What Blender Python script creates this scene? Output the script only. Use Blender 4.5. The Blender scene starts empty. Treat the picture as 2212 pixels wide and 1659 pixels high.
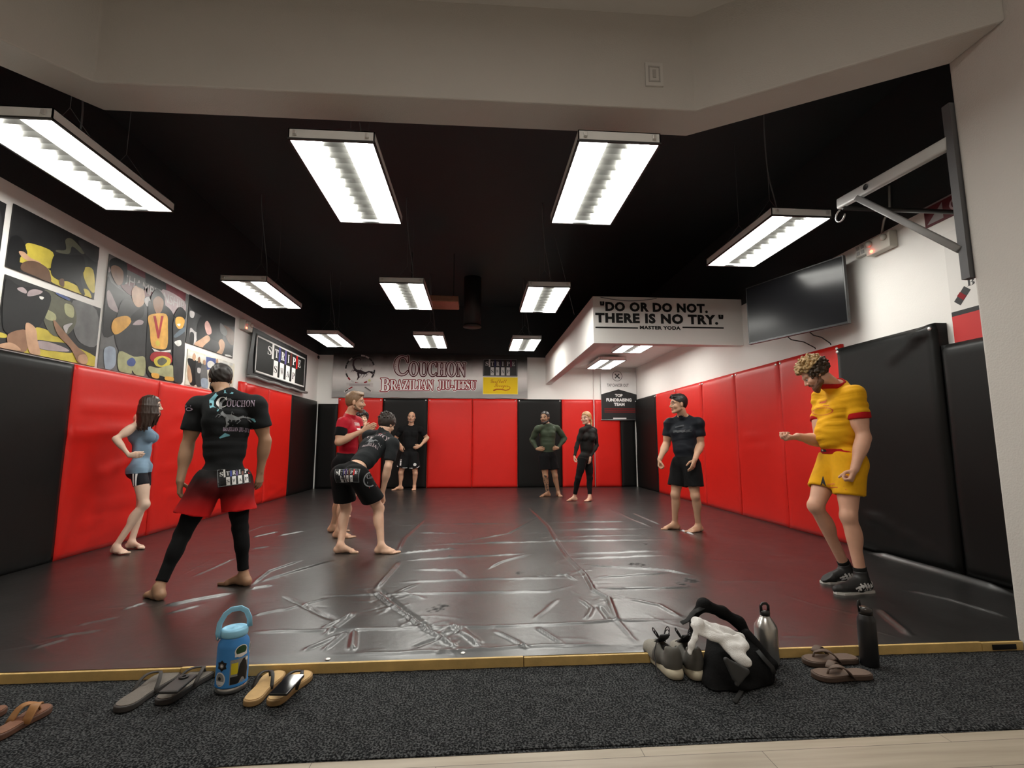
import bpy, bmesh, math, random
import numpy as np
from mathutils import Vector, Matrix
from mathutils.bvhtree import BVHTree
random.seed(7)
SC = bpy.context.scene
COL = SC.collection

# ---------------------------------------------------------------- camera
FPX, CAM_H, PITCH, YAW = 1040.0, 1.12, math.radians(6.99), math.radians(4.15)
cam_d = bpy.data.cameras.new('camera')
cam_d.sensor_fit = 'HORIZONTAL'
cam_d.sensor_width = 36.0
cam_d.lens = 36.0 * FPX / 2212.0
cam_d.clip_start = 0.05
cam = bpy.data.objects.new('camera', cam_d)
COL.objects.link(cam)
cam.location = (0, 0, CAM_H)
cam.rotation_euler = (math.pi / 2 + PITCH, 0, -YAW)
SC.camera = cam

# ---------------------------------------------------------------- light, exposure
SC.view_settings.view_transform = 'Standard'
SC.view_settings.look = 'None'
SC.view_settings.gamma = 1.0
SC.view_settings.use_curve_mapping = False
SC.view_settings.exposure = 0.9
w = bpy.data.worlds.new('world')
SC.world = w
w.use_nodes = True
w.node_tree.nodes['Background'].inputs['Color'].default_value = (0.9, 0.95, 1.0, 1)
w.node_tree.nodes['Background'].inputs['Strength'].default_value = 0.02
LENS_POWER = 13.0

def area_light(name, loc, size, energy, color, rot=(0, 0, 0), size_y=None):
    l = bpy.data.lights.new(name, 'AREA')
    l.energy = energy
    l.color = color
    l.shape = 'RECTANGLE'
    l.size = size
    l.size_y = size_y or size
    o = bpy.data.objects.new(name, l)
    o.location = loc
    o.rotation_euler = rot
    COL.objects.link(o)
    return o
# the lobby's own ceiling lamp, above and behind the camera
area_light('lobby_ceiling_light', (0.2, 0.2, 4.3), 1.2, 30.0, (1.0, 0.93, 0.84), size_y=0.6)

# ---------------------------------------------------------------- photo geometry
_s, _c, _S, _C = math.sin(YAW), math.cos(YAW), math.sin(PITCH), math.cos(PITCH)
_R, _F, _U = np.array([_c, -_s, 0]), np.array([_s * _C, _c * _C, _S]), np.array([-_s * _S, -_c * _S, _C])
def _ray(x, y):
    return _R * (x - 1106) / FPX + _U * (829.5 - y) / FPX + _F
def atz(x, y, z=0.0):
    d = _ray(x, y); return np.array([0, 0, CAM_H]) + d * (z - CAM_H) / d[2]
def aty(x, y, Y):
    d = _ray(x, y); return np.array([0, 0, CAM_H]) + d * Y / d[1]
def atx(x, y, X):
    d = _ray(x, y); return np.array([0, 0, CAM_H]) + d * X / d[0]

# ---------------------------------------------------------------- materials
MATS = {}
def mat(name, color, rough=0.5, metal=0.0, spec=0.5, noise=0.0, nscale=8.0, bump=0.0, bscale=60.0, emit=0.0, coat=0.0, sheen=0.0, ecol=None):
    """procedural principled material: base colour broken up by noise, noise bump"""
    if name in MATS:
        return MATS[name]
    m = bpy.data.materials.new(name)
    m.use_nodes = True
    nt = m.node_tree
    b = nt.nodes['Principled BSDF']
    c = (*color, 1)
    b.inputs['Base Color'].default_value = c
    b.inputs['Roughness'].default_value = rough
    b.inputs['Metallic'].default_value = metal
    b.inputs['Specular IOR Level'].default_value = spec
    b.inputs['Coat Weight'].default_value = coat
    b.inputs['Sheen Weight'].default_value = sheen
    if emit:
        b.inputs['Emission Color'].default_value = (*(ecol or color), 1)
        b.inputs['Emission Strength'].default_value = emit
    if noise or bump:
        tc = nt.nodes.new('ShaderNodeTexCoord')
    if noise:
        n = nt.nodes.new('ShaderNodeTexNoise')
        n.inputs['Scale'].default_value = nscale
        n.inputs['Detail'].default_value = 5
        nt.links.new(tc.outputs['Object'], n.inputs['Vector'])
        mx = nt.nodes.new('ShaderNodeMix'); mx.data_type = 'RGBA'
        mx.inputs['A'].default_value = tuple(min(1, v * (1 - noise)) for v in color) + (1,)
        mx.inputs['B'].default_value = tuple(min(1, v * (1 + noise)) for v in color) + (1,)
        nt.links.new(n.outputs['Fac'], mx.inputs['Factor'])
        nt.links.new(mx.outputs['Result'], b.inputs['Base Color'])
    if bump:
        n2 = nt.nodes.new('ShaderNodeTexNoise')
        n2.inputs['Scale'].default_value = bscale
        n2.inputs['Detail'].default_value = 4
        nt.links.new(tc.outputs['Object'], n2.inputs['Vector'])
        bp = nt.nodes.new('ShaderNodeBump')
        bp.inputs['Strength'].default_value = bump
        bp.inputs['Distance'].default_value = 0.01
        nt.links.new(n2.outputs['Fac'], bp.inputs['Height'])
        nt.links.new(bp.outputs['Normal'], b.inputs['Normal'])
    MATS[name] = m
    return m

# ---------------------------------------------------------------- mesh building
class MB:
    def __init__(s):
        s.v = []; s.f = []; s.m = []; s.sm = []
    def add(s, verts, faces, mi=0, smooth=False):
        o = len(s.v)
        s.v += [tuple(map(float, p)) for p in verts]
        for f in faces:
            s.f.append(tuple(i + o for i in f)); s.m.append(mi); s.sm.append(smooth)
        return s
    def box(s, lo, hi, mi=0, M=None, bev=0.0):
        x0, y0, z0 = lo; x1, y1, z1 = hi
        if bev:
            bm = bmesh.new()
            bmesh.ops.create_cube(bm, size=1.0)
            for v in bm.verts:
                v.co = Vector(((x0 + x1) / 2 + v.co.x * (x1 - x0), (y0 + y1) / 2 + v.co.y * (y1 - y0), (z0 + z1) / 2 + v.co.z * (z1 - z0)))
            bmesh.ops.bevel(bm, geom=bm.edges[:], offset=bev, segments=2, affect='EDGES', profile=0.6)
            return s.bm(bm, mi, M, smooth=False)
        vs = [(x, y, z) for z in (z0, z1) for y in (y0, y1) for x in (x0, x1)]
        if M is not None: vs = [M @ Vector(p) for p in vs]
        return s.add(vs, [(0, 2, 3, 1), (4, 5, 7, 6), (0, 1, 5, 4), (2, 6, 7, 3), (0, 4, 6, 2), (1, 3, 7, 5)], mi)
    def bm(s, bm, mi=0, M=None, smooth=True):
        bm.verts.index_update()
        vs = [(M @ v.co if M is not None else v.co)[:] for v in bm.verts]
        s.add(vs, [[v.index for v in f.verts] for f in bm.faces], mi, smooth)
        bm.free()
        return s
    def sphere(s, c, r, mi=0, seg=16, M=None):
        bm = bmesh.new()
        bmesh.ops.create_uvsphere(bm, u_segments=seg, v_segments=max(6, seg // 2), radius=1.0)
        rr = r if hasattr(r, '__len__') else (r, r, r)
        for v in bm.verts:
            v.co = Vector((c[0] + v.co.x * rr[0], c[1] + v.co.y * rr[1], c[2] + v.co.z * rr[2]))
        return s.bm(bm, mi, M)
    def tube(s, pts, r, mi=0, n=8, closed=False, flat=None, up=None, caps=True):
        """sweep a circle (or a flat strip: flat=(w,h)) along pts"""
        P = [Vector(p) for p in pts]
        N = len(P)
        rad = r if hasattr(r, '__len__') else [r] * N
        rings = []
        prev = Vector(up) if up else None
        for i, p in enumerate(P):
            a = P[(i - 1) % N] if closed else P[max(0, i - 1)]
            b = P[(i + 1) % N] if closed else P[min(N - 1, i + 1)]
            t = (b - a).normalized()
            if prev is None:
                prev = Vector((0, 0, 1)) if abs(t.z) < 0.9 else Vector((1, 0, 0))
            n1 = (prev - t * prev.dot(t))
            n1 = n1.normalized() if n1.length > 1e-6 else t.orthogonal().normalized()
            if not up: prev = n1
            n2 = t.cross(n1)
            ring = []
            for k in range(n):
                an = 2 * math.pi * (k + 0.5) / n
                if flat:
                    cw, ch = flat
                    ca, sa = math.cos(an), math.sin(an)
                    e = 0.35
                    ring.append(p + n2 * (cw / 2 * math.copysign(abs(ca) ** e, ca)) + n1 * (ch / 2 * math.copysign(abs(sa) ** e, sa)))
                else:
                    ring.append(p + (n1 * math.sin(an) + n2 * math.cos(an)) * rad[i])
            rings.append(ring)
        vs = [q for ring in rings for q in ring]
        fs = []
        M_ = N if closed else N - 1
        for i in range(M_):
            j = (i + 1) % N
            for k in range(n):
                l = (k + 1) % n
                fs.append((i * n + k, i * n + l, j * n + l, j * n + k))
        if not closed and caps:
            fs.append(tuple(range(n))[::-1]); fs.append(tuple((N - 1) * n + k for k in range(n)))
        return s.add(vs, fs, mi, True)
    def lathe(s, prof, mi=0, n=32, M=None, mfun=None):
        """prof: list of (r, z); revolve about z"""
        o = []
        for r, z in prof:
            for k in range(n):
                a = 2 * math.pi * k / n
                p = Vector((r * math.cos(a), r * math.sin(a), z))
                o.append(M @ p if M is not None else p)
        for i in range(len(prof) - 1):
            fs = []
            for k in range(n):
                l = (k + 1) % n
                fs.append((i * n + k, i * n + l, (i + 1) * n + l, (i + 1) * n + k))
            if i == 0:
                base = len(s.v)
                s.add(o, [], mi, True)
            for f in fs:
                s.f.append(tuple(q + base for q in f)); s.m.append(mfun(i) if mfun else mi); s.sm.append(True)
        return s
    def prism(s, poly, d0, d1, mi=0, M=None, side_mi=None):
        """extrude the 2-D outline poly (u,v) from depth d0 to d1 (third axis)"""
        n = len(poly)
        vs = [Vector((u, v, d0)) for u, v in poly] + [Vector((u, v, d1)) for u, v in poly]
        if M is not None: vs = [M @ p for p in vs]
        s.add(vs, [tuple(range(n))[::-1], tuple(range(n, 2 * n))], mi)
        o = len(s.v) - 2 * n
        for k in range(n):
            l = (k + 1) % n
            s.f.append((o + k, o + l, o + n + l, o + n + k)); s.m.append(mi if side_mi is None else side_mi); s.sm.append(False)
        return s

def build(name, mb, mats, parent=None, local=False, smooth=None, autos=False):
    """link the collected shapes as ONE mesh object"""
    me = bpy.data.meshes.new(name)
    V = np.array(mb.v, float).reshape(-1, 3)
    loc = None
    if parent is not None:
        if not local: V = V - np.array(parent.location)
    elif not local:
        loc = np.array([(V[:, 0].min() + V[:, 0].max()) / 2, (V[:, 1].min() + V[:, 1].max()) / 2, V[:, 2].min()])
        V = V - loc
    me.from_pydata(V.tolist(), [], mb.f)
    for m in (mats if isinstance(mats, (list, tuple)) else [mats]):
        me.materials.append(m)
    me.polygons.foreach_set('material_index', mb.m)
    me.polygons.foreach_set('use_smooth', [bool(x) if smooth is None else smooth for x in mb.sm])
    me.update()
    o = bpy.data.objects.new(name, me)
    COL.objects.link(o)
    if loc is not None: o.location = loc
    if parent is not None: o.parent = parent
    return o

def thing(name, label, cat, loc, rot=(0, 0, 0), group=None):
    o = bpy.data.objects.new(name, None)
    o.empty_display_size = 0.1
    COL.objects.link(o)
    o.location = loc; o.rotation_euler = rot
    return tag(o, label, cat, group)
def tag(o, label, cat, group=None):
    o['label'] = label; o['category'] = cat
    if group: o['group'] = group
    return o
def struct(o):
    o['kind'] = 'structure'
    return o

# lettering: outlines of the built-in font, laid into a plane
def text_mesh(s, bold=0.0, space=1.0):
    c = bpy.data.curves.new('lettering', 'FONT')
    c.body = s; c.size = 1.0; c.offset = bold; c.space_character = space; c.resolution_u = 3
    o = bpy.data.objects.new('lettering', c)
    m = bpy.data.meshes.new_from_object(o)
    V = np.zeros(len(m.vertices) * 3); m.vertices.foreach_get('co', V)
    V = V.reshape(-1, 3)[:, :2]
    F_ = [tuple(p.vertices) for p in m.polygons]
    bpy.data.objects.remove(o); bpy.data.curves.remove(c); bpy.data.meshes.remove(m)
    return V, F_
def mathbold(s):
    o = ''
    for ch in s:
        o += chr(0x1D400 + ord(ch) - 65) if 'A' <= ch <= 'Z' else ch
    return o
def mathscript(s):
    o = ''
    for ch in s:
        if 'A' <= ch <= 'Z': o += chr(0x1D4D0 + ord(ch) - 65)
        elif 'a' <= ch <= 'z': o += chr(0x1D4EA + ord(ch) - 97)
        else: o += ch
    return o
def put_text(mb, s, M, x0, x1, y0, y1, d, mi=0, bold=0.0, space=1.0, slant=0.0):
    """lettering s stretched to the box (x0..x1, y0..y1) at depth d of plane M (x right, y up, z out)"""
    V, F_ = text_mesh(s, bold, space)
    a, b = V.min(0), V.max(0)
    U = (V - a) / np.maximum(b - a, 1e-6)
    X = x0 + U[:, 0] * (x1 - x0) + slant * U[:, 1] * (y1 - y0)
    Y = y0 + U[:, 1] * (y1 - y0)
    mb.add([M @ Vector((x, y, d)) for x, y in zip(X, Y)], F_, mi)
def plane_M(o, xdir, ydir):
    x = Vector(xdir).normalized(); y = Vector(ydir).normalized(); z = x.cross(y).normalized()
    M = Matrix.Identity(4)
    for i in range(3):
        M[i][0] = x[i]; M[i][1] = y[i]; M[i][2] = z[i]; M[i][3] = o[i]
    return M
def poly2(mb, pts, M, d, mi=0):
    """flat shape in plane M at depth d"""
    vs = [M @ Vector((p[0], p[1], d)) for p in pts]
    mb.add(vs, [tuple(range(len(vs)))], mi)
def rect2(mb, x0, y0, x1, y1, M, d, mi=0):
    poly2(mb, [(x0, y0), (x1, y0), (x1, y1), (x0, y1)], M, d, mi)
def ring2(mb, c, r0, r1, M, d, mi=0, n=40, a0=0.0, a1=2 * math.pi, ry=1.0):
    vs = []; fs = []
    for k in range(n + 1):
        a = a0 + (a1 - a0) * k / n
        for r in (r0, r1):
            vs.append(M @ Vector((c[0] + r * math.cos(a), c[1] + r * ry * math.sin(a), d)))
    for k in range(n):
        fs.append((2 * k, 2 * k + 1, 2 * k + 3, 2 * k + 2))
    mb.add(vs, fs, mi)
def disc2(mb, c, rx, ry, M, d, mi=0, n=24, rot=0.0):
    cr, sr = math.cos(rot), math.sin(rot)
    poly2(mb, [(c[0] + rx * math.cos(2 * math.pi * k / n) * cr - ry * math.sin(2 * math.pi * k / n) * sr,
                c[1] + rx * math.cos(2 * math.pi * k / n) * sr + ry * math.sin(2 * math.pi * k / n) * cr) for k in range(n)], M, d, mi)
def stroke2(mb, pts, wd, M, d, mi=0):
    """polyline of varying width in plane M"""
    P = [np.array(p[:2], float) for p in pts]
    ws = wd if hasattr(wd, '__len__') else [wd] * len(P)
    L = []; R_ = []
    for i, p in enumerate(P):
        t = P[min(i + 1, len(P) - 1)] - P[max(i - 1, 0)]
        t = t / (np.linalg.norm(t) + 1e-9)
        n = np.array([-t[1], t[0]]) * ws[i] / 2
        L.append(p + n); R_.append(p - n)
    vs = [M @ Vector((q[0], q[1], d)) for q in L + R_]
    n = len(P)
    mb.add(vs, [(i, n + i, n + i + 1, i + 1) for i in range(n - 1)], mi)
# ================================================================ the setting
XL, XR, YB = -4.05, 4.2, 12.45          # left wall, right wall, back wall of the training room
YC = 2.72                               # the wooden kerb at the mat's near edge
ZW, ZC = 3.36, 4.7                      # top of the white paint, black ceiling
white = mat('wall_white', (0.80, 0.78, 0.75), 0.7, noise=0.03, nscale=3, bump=0.12, bscale=120)
greyw = mat('wall_grey', (0.57, 0.545, 0.51), 0.75, noise=0.04, nscale=2, bump=0.25, bscale=90)
blackp = mat('black_paint', (0.021, 0.028, 0.031), 0.62, noise=0.15, nscale=3, bump=0.2, bscale=40)

def wall(name, lo, hi, m):
    return struct(build(name, MB().box(lo, hi), m))
T = 0.12
wall('wall_left', (XL - T, 1.2, -0.1), (XL, YB + T, ZW), white)
wall('wall_left_upper', (XL - T, 1.2, ZW), (XL - 0.004, YB + T, ZC), blackp)
wall('wall_back', (XL, YB, -0.1), (XR, YB + T, ZW), white)
wall('wall_back_upper', (XL, YB + 0.004, ZW), (XR, YB + T, ZC), blackp)
wall('wall_right', (XR, 2.55, -0.1), (XR + T, YB + T, ZW - 0.06), white)
wall('wall_right_upper', (XR + 0.004, 2.55, ZW - 0.06), (XR + T, YB + T, ZC), blackp)
wall('ceiling', (XL - T, 3.0, ZC), (XR + T, YB + T, ZC + 0.1), blackp)
# lobby side: jamb wall on the right with its end face, the bulkhead over the opening, white ceiling
JX = 3.13
jm = MB()
jm.box((JX, -2.2, -0.1), (JX + 0.14, 2.72, 4.5), bev=0.012)
struct(build('wall_jamb', jm, greyw))
wall('wall_front', (JX + 0.14, 2.58, -0.1), (XR + T, 2.70, ZC), greyw)
wall('wall_lobby_left', (-4.6, -2.2, -0.1), (-4.48, 3.2, 4.5), greyw)
wall('wall_lobby_back', (-4.6, -2.32, -0.1), (JX, -2.2, 4.5), greyw)
wall('ceiling_lobby', (-4.6, -2.3, 4.42), (JX + 0.1, 3.75, 4.56), mat('lobby_ceiling_white', (0.66, 0.63, 0.60), 0.8, noise=0.03, nscale=2, bump=0.1, bscale=80))
# bulkhead: bay shaped in plan (near outline, far outline), bottom at ZB
ZB = 3.63
near = [(-4.5, 1.30), (-2.70, 3.29), (1.64, 3.27), (JX, 2.37)]
far = [(-4.5, 1.75), (-2.85, 3.60), (1.70, 3.58), (JX, 2.71)]
bk = MB()
poly = near + far[::-1]
bk.prism(poly, ZB, 4.5)
bko = struct(build('wall_bulkhead', bk, greyw))
bev = bko.modifiers.new('edge', 'BEVEL'); bev.width = 0.012; bev.segments = 2; bev.limit_method = 'ANGLE'; bev.angle_limit = math.radians(25)

# lobby laminate floor
lam = bpy.data.materials.new('laminate_planks'); lam.use_nodes = True
nt = lam.node_tree; b = nt.nodes['Principled BSDF']; b.inputs['Roughness'].default_value = 0.42
tc = nt.nodes.new('ShaderNodeTexCoord')
mp = nt.nodes.new('ShaderNodeMapping'); mp.inputs['Scale'].default_value = (1.4, 22, 1)
nz = nt.nodes.new('ShaderNodeTexNoise'); nz.inputs['Scale'].default_value = 1.6; nz.inputs['Detail'].default_value = 7
br = nt.nodes.new('ShaderNodeTexBrick')
br.inputs['Scale'].default_value = 1.0; br.inputs['Mortar Size'].default_value = 0.0012; br.inputs['Brick Width'].default_value = 1.25; br.inputs['Row Height'].default_value = 0.145
br.offset = 0.37
br.inputs['Color1'].default_value = (0.46, 0.40, 0.31, 1); br.inputs['Color2'].default_value = (0.40, 0.345, 0.275, 1); br.inputs['Mortar'].default_value = (0.09, 0.075, 0.06, 1)
mx = nt.nodes.new('ShaderNodeMix'); mx.data_type = 'RGBA'; mx.blend_type = 'MULTIPLY'; mx.inputs['Factor'].default_value = 0.55
cr = nt.nodes.new('ShaderNodeValToRGB'); cr.color_ramp.elements[0].position = 0.3; cr.color_ramp.elements[0].color = (0.62, 0.58, 0.53, 1); cr.color_ramp.elements[1].position = 0.7; cr.color_ramp.elements[1].color = (1, 1, 1, 1)
L = nt.links.new
L(tc.outputs['Object'], mp.inputs['Vector']); L(mp.outputs['Vector'], nz.inputs['Vector']); L(nz.outputs['Fac'], cr.inputs['Fac'])
L(tc.outputs['Object'], br.inputs['Vector']); L(br.outputs['Color'], mx.inputs['A']); L(cr.outputs['Color'], mx.inputs['B']); L(mx.outputs['Result'], b.inputs['Base Color'])
struct(build('floor', MB().box((-4.6, -2.3, -0.2), (XR + T, YB + T, -0.062)), lam))

# ---------------------------------------------------------------- charcoal carpet runner
cpm = bpy.data.materials.new('carpet_charcoal'); cpm.use_nodes = True
nt = cpm.node_tree; b = nt.nodes['Principled BSDF']; b.inputs['Roughness'].default_value = 0.95; b.inputs['Specular IOR Level'].default_value = 0.1
tc = nt.nodes.new('ShaderNodeTexCoord')
n1 = nt.nodes.new('ShaderNodeTexNoise'); n1.inputs['Scale'].default_value = 120; n1.inputs['Detail'].default_value = 2.5
n2 = nt.nodes.new('ShaderNodeTexNoise'); n2.inputs['Scale'].default_value = 16; n2.inputs['Detail'].default_value = 3
cr = nt.nodes.new('ShaderNodeValToRGB')
cr.color_ramp.elements[0].position = 0.45; cr.color_ramp.elements[0].color = (0.0075, 0.008, 0.009, 1)
cr.color_ramp.elements[1].position = 0.64; cr.color_ramp.elements[1].color = (0.090, 0.093, 0.095, 1)
ma = nt.nodes.new('ShaderNodeMath'); ma.operation = 'MULTIPLY_ADD'; ma.inputs[1].default_value = 0.16
L = nt.links.new
L(tc.outputs['Object'], n1.inputs['Vector']); L(tc.outputs['Object'], n2.inputs['Vector'])
L(n2.outputs['Fac'], ma.inputs[0]); 
sb = nt.nodes.new('ShaderNodeMath'); sb.operation = 'SUBTRACT'; sb.inputs[1].default_value = 0.075
L(n1.outputs['Fac'], sb.inputs[0]); L(sb.outputs[0], ma.inputs[2]); L(ma.outputs[0], cr.inputs['Fac']); L(cr.outputs['Color'], b.inputs['Base Color'])
bp = nt.nodes.new('ShaderNodeBump'); bp.inputs['Strength'].default_value = 0.9; bp.inputs['Distance'].default_value = 0.006
L(n1.outputs['Fac'], bp.inputs['Height']); L(bp.outputs['Normal'], b.inputs['Normal'])
CZ = -0.052                              # carpet surface
cp = MB(); nx, ny = 260, 24
gx = np.linspace(-3.6, JX - 0.003, nx); gv = np.linspace(0, 1, ny)
rng = np.random.RandomState(3)
vs = []
for j in range(ny):
    for i in range(nx):
        y0 = 2.005 + 0.012 * math.sin(gx[i] * 1.3 + 0.5) + 0.004 * math.sin(gx[i] * 7)
        y = y0 + (YC - 0.028 - y0) * gv[j]
        vs.append((gx[i], y, CZ + (-0.006 if j == 0 else 0) + rng.normal(0, 0.0005)))
cp.add(vs, [(j * nx + i, j * nx + i + 1, (j + 1) * nx + i + 1, (j + 1) * nx + i) for j in range(ny - 1) for i in range(nx - 1)], 0, True)
cp.add([(gx[0], 2.0, -0.061), (gx[-1], 2.0, -0.061), (gx[-1], 2.69, -0.061), (gx[0], 2.69, -0.061)], [(3, 2, 1, 0)])
tag(build('carpet_runner', cp, cpm), 'long charcoal grey carpet runner between the laminate floor and the wooden kerb', 'carpet')

# ---------------------------------------------------------------- black vinyl mat cover with creases
def P2(cx, cy, ox=700, oy=1040, k=2.765):
    p = atz(ox + cx / k, oy + cy / k); return p[:2]
CRE = []
def cre(pts, A=0.006, wd=0.014, ox=700, oy=1040, k=2.765):
    CRE.append(([P2(*p, ox, oy, k) for p in pts], A, wd))
for pts, A in (
    ([(380, 262), (1160, 250)], .006), ([(560, 305), (820, 310)], .006), ([(650, 375), (1180, 362), (2050, 345)], .008), ([(440, 430), (800, 400)], .009),
    ([(480, 470), (1050, 440), (1200, 430)], .007), ([(540, 525), (800, 530), (860, 580)], .007), ([(450, 600), (880, 585), (1500, 575)], .006),
    ([(0, 685), (500, 670), (1350, 655), (1500, 620)], .006), ([(0, 890), (1000, 865), (1550, 845), (1700, 830), (2100, 830)], .006),
    ([(1320, 245), (1830, 238)], .007), ([(1380, 290), (1960, 280)], .008), ([(1450, 430), (2000, 415)], .008), ([(1470, 460), (2050, 440)], .007),
    ([(1540, 500), (2050, 530), (2212, 560)], .008), ([(1630, 575), (2060, 545)], .008), ([(1640, 640), (2212, 635)], .008),
    ([(1230, 160), (1340, 270), (1390, 360), (1450, 450), (1560, 560), (1610, 650), (1700, 700), (1750, 830), (1860, 960)], .013),
    ([(290, 650), (400, 740), (600, 880), (820, 1005)], .012), ([(330, 640), (470, 760), (640, 880)], -.008), ([(600, 230), (480, 340), (440, 420)], .010), ([(450, 480), (310, 640)], .012),
    ([(180, 790), (0, 920)], .009), ([(160, 1010), (180, 890)], .008), ([(130, 900), (0, 1010)], .009), ([(750, 850), (900, 960), (950, 1000)], .008),
    ([(820, 870), (930, 970)], .008), ([(1020, 890), (1230, 1000)], .007), ([(1270, 870), (1440, 980)], .008), ([(1260, 820), (1400, 700)], .006),
    ([(980, 520), (1060, 480), (1250, 430)], .008), ([(1700, 160), (1850, 230), (1950, 270)], .008), ([(1850, 190), (2010, 260)], .009), ([(2130, 290), (2212, 320)], .012),
    ([(1800, 700), (2000, 740), (2130, 810)], .006), ([(0, 1040), (820, 1010), (1200, 985), (1700, 975)], .006), ([(820, 360), (1100, 310), (1280, 210)], .006),
    ([(520, 1000), (700, 930), (840, 880)], -.005), ([(1500, 590), (1450, 560), (1380, 565)], .01), ([(1530, 700), (1600, 760), (1560, 830)], .008), ([(1640, 740), (1700, 820)], -.012),
    ([(380, 185), (760, 195)], .004), ([(1420, 215), (1700, 205)], .004), ([(1430, 330), (1900, 318)], .005), ([(600, 700), (440, 660), (560, 610)], .006)):
    cre(pts, A)
for pts, A in (
    ([(1500, 335), (1660, 300)], .008), ([(1660, 325), (1820, 295)], .008), ([(1500, 405), (1600, 390)], .007), ([(1500, 620), (1600, 540), (1800, 470)], .009),
    ([(1550, 600), (1990, 470)], .009), ([(1500, 640), (1620, 620)], .009), ([(950, 750), (1390, 665)], .010), ([(730, 765), (870, 720)], .006), ([(1000, 790), (1200, 740)], .005),
    ([(1700, 690), (1850, 760), (2000, 830)], -.010), ([(1930, 880), (2110, 790)], .010), ([(1820, 1010), (2020, 920)], .009), ([(2110, 1010), (2110, 900)], .009),
    ([(1520, 900), (2212, 885)], .006), ([(1520, 800), (1700, 760)], .006), ([(1150, 570), (1400, 460)], .006), ([(600, 890), (300, 930)], .005), ([(200, 1000), (400, 940)], .005),
    ([(1650, 780), (1950, 700)], .005), ([(1400, 330), (1560, 270), (1800, 235)], .005), ([(450, 860), (700, 810)], .004)):
    cre(pts, A, ox=0)
for pts, A, wd in (([(220, 410), (900, 610), (2000, 940)], .030, .035), ([(650, 860), (1150, 970), (1900, 1190)], .010, .014), ([(320, 1090), (700, 1400)], .012, .02)):
    cre(pts, A, wd, 1840, 1120, 5.53)
for q in range(190):                     # small puckers, thickest along the two long seams
    if q < 110:
        pl_ = CRE[16][0] if q % 2 else CRE[17][0]
        i_ = rng.randint(0, len(pl_) - 1); f_ = rng.uniform()
        c_ = pl_[i_] * (1 - f_) + pl_[i_ + 1] * f_ + rng.normal(0, .07, 2); an_ = rng.uniform(-1.2, 1.2); ln_ = rng.uniform(.05, .22)
    else:
        c_ = np.array([rng.uniform(-3, 2.5), rng.uniform(2.8, 6.5)]); an_ = rng.normal(0, .35) if q % 3 else rng.uniform(-1.5, 1.5); ln_ = rng.uniform(.1, .6)
    d_ = np.array([math.cos(an_), math.sin(an_)]) * ln_ / 2; n_ = np.array([-d_[1], d_[0]]) * rng.uniform(-.25, .25)
    CRE.append(([c_ - d_, c_ + n_, c_ + d_], rng.uniform(.0008, .0026) * rng.choice([-1, 1, 1]), rng.uniform(.006, .013)))
ys = [YC - 0.012]
while ys[-1] < YB - 0.06: ys.append(ys[-1] + 0.0045 * ys[-1])
ys[-1] = YB - 0.05
ys = np.array(ys); xs = np.linspace(XL + 0.01, XR - 0.01, 700)
GX, GY = np.meshgrid(xs, ys)
GZ = np.zeros_like(GX)
for pl, A, wd in CRE:
    pl = [np.array(p) for p in pl]
    lo = np.min(pl, 0) - 0.15; hi = np.max(pl, 0) + 0.15
    j0, j1 = np.searchsorted(ys, [lo[1], hi[1]]); i0, i1 = np.searchsorted(xs, [lo[0], hi[0]])
    if j1 <= j0 or i1 <= i0: continue
    X_, Y_ = GX[j0:j1, i0:i1], GY[j0:j1, i0:i1]
    best = np.full(X_.shape, 9.0); tpos = np.zeros(X_.shape)
    tot = sum(np.linalg.norm(b_ - a_) for a_, b_ in zip(pl, pl[1:])); acc = 0
    for a_, b_ in zip(pl, pl[1:]):
        d = b_ - a_; l = np.linalg.norm(d)
        t = np.clip(((X_ - a_[0]) * d[0] + (Y_ - a_[1]) * d[1]) / (l * l), 0, 1)
        wob = 0.004 * np.sin((acc + t * l) * 23 + a_[0] * 9)
        dd = np.hypot(X_ - a_[0] - t * d[0], Y_ - a_[1] - t * d[1] + wob)
        cl = dd < best
        best = np.where(cl, dd, best); tpos = np.where(cl, (acc + t * l) / tot, tpos)
        acc += l
    fade = np.clip(np.minimum(tpos, 1 - tpos) * 6 + 0.15, 0, 1)
    GZ[j0:j1, i0:i1] += 1.5 * A * fade * np.exp(-(best / wd) ** 2)
for q in range(26):                      # soft sag and swell of the loose sheet
    a = rng.uniform(0, math.pi); fq = rng.uniform(1.5, 7)
    GZ += 0.0008 / (1 + 0.2 * fq) * np.sin(fq * (GX * math.cos(a) + GY * math.sin(a) * 1.4) + rng.uniform(0, 6.28))
edge = np.clip((GY - YC) / 0.08, 0, 1)
GZ = GZ * edge - 0.004 * (1 - edge)
ST = np.zeros_like(GX)                   # scuffed spots worn into the vinyl
for (px, py, r) in ((940, 1315, .05), (955, 1311, .04), (965, 1309, .02), (1118, 1237, .03), (1128, 1238, .02), (1372, 1219, .06), (1388, 1221, .05), (1490, 1253, .06), (1475, 1262, .05), (1500, 1256, .05), (972, 1202, .025), (1394, 1175, .04)):
    c_ = atz(px, py)[:2]
    dd = np.hypot((GX - c_[0]), (GY - c_[1]) * 0.8)
    wv_ = sum(np.sin(GX * a_ + GY * b_ + g_) for a_, b_, g_ in rng.uniform(-130, 130, (6, 3)))
    ST = np.maximum(ST, np.clip(1.2 - 1.3 * dd / r + 0.28 * wv_, 0, 1) * (dd < r * 1.4))
vm = MB(); ny, nx = GX.shape
vm.v = list(zip(GX.ravel().tolist(), GY.ravel().tolist(), GZ.ravel().tolist()))
idx = np.arange(ny * nx).reshape(ny, nx)
vm.f = np.stack([idx[:-1, :-1], idx[:-1, 1:], idx[1:, 1:], idx[1:, :-1]], -1).reshape(-1, 4).tolist()
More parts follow.
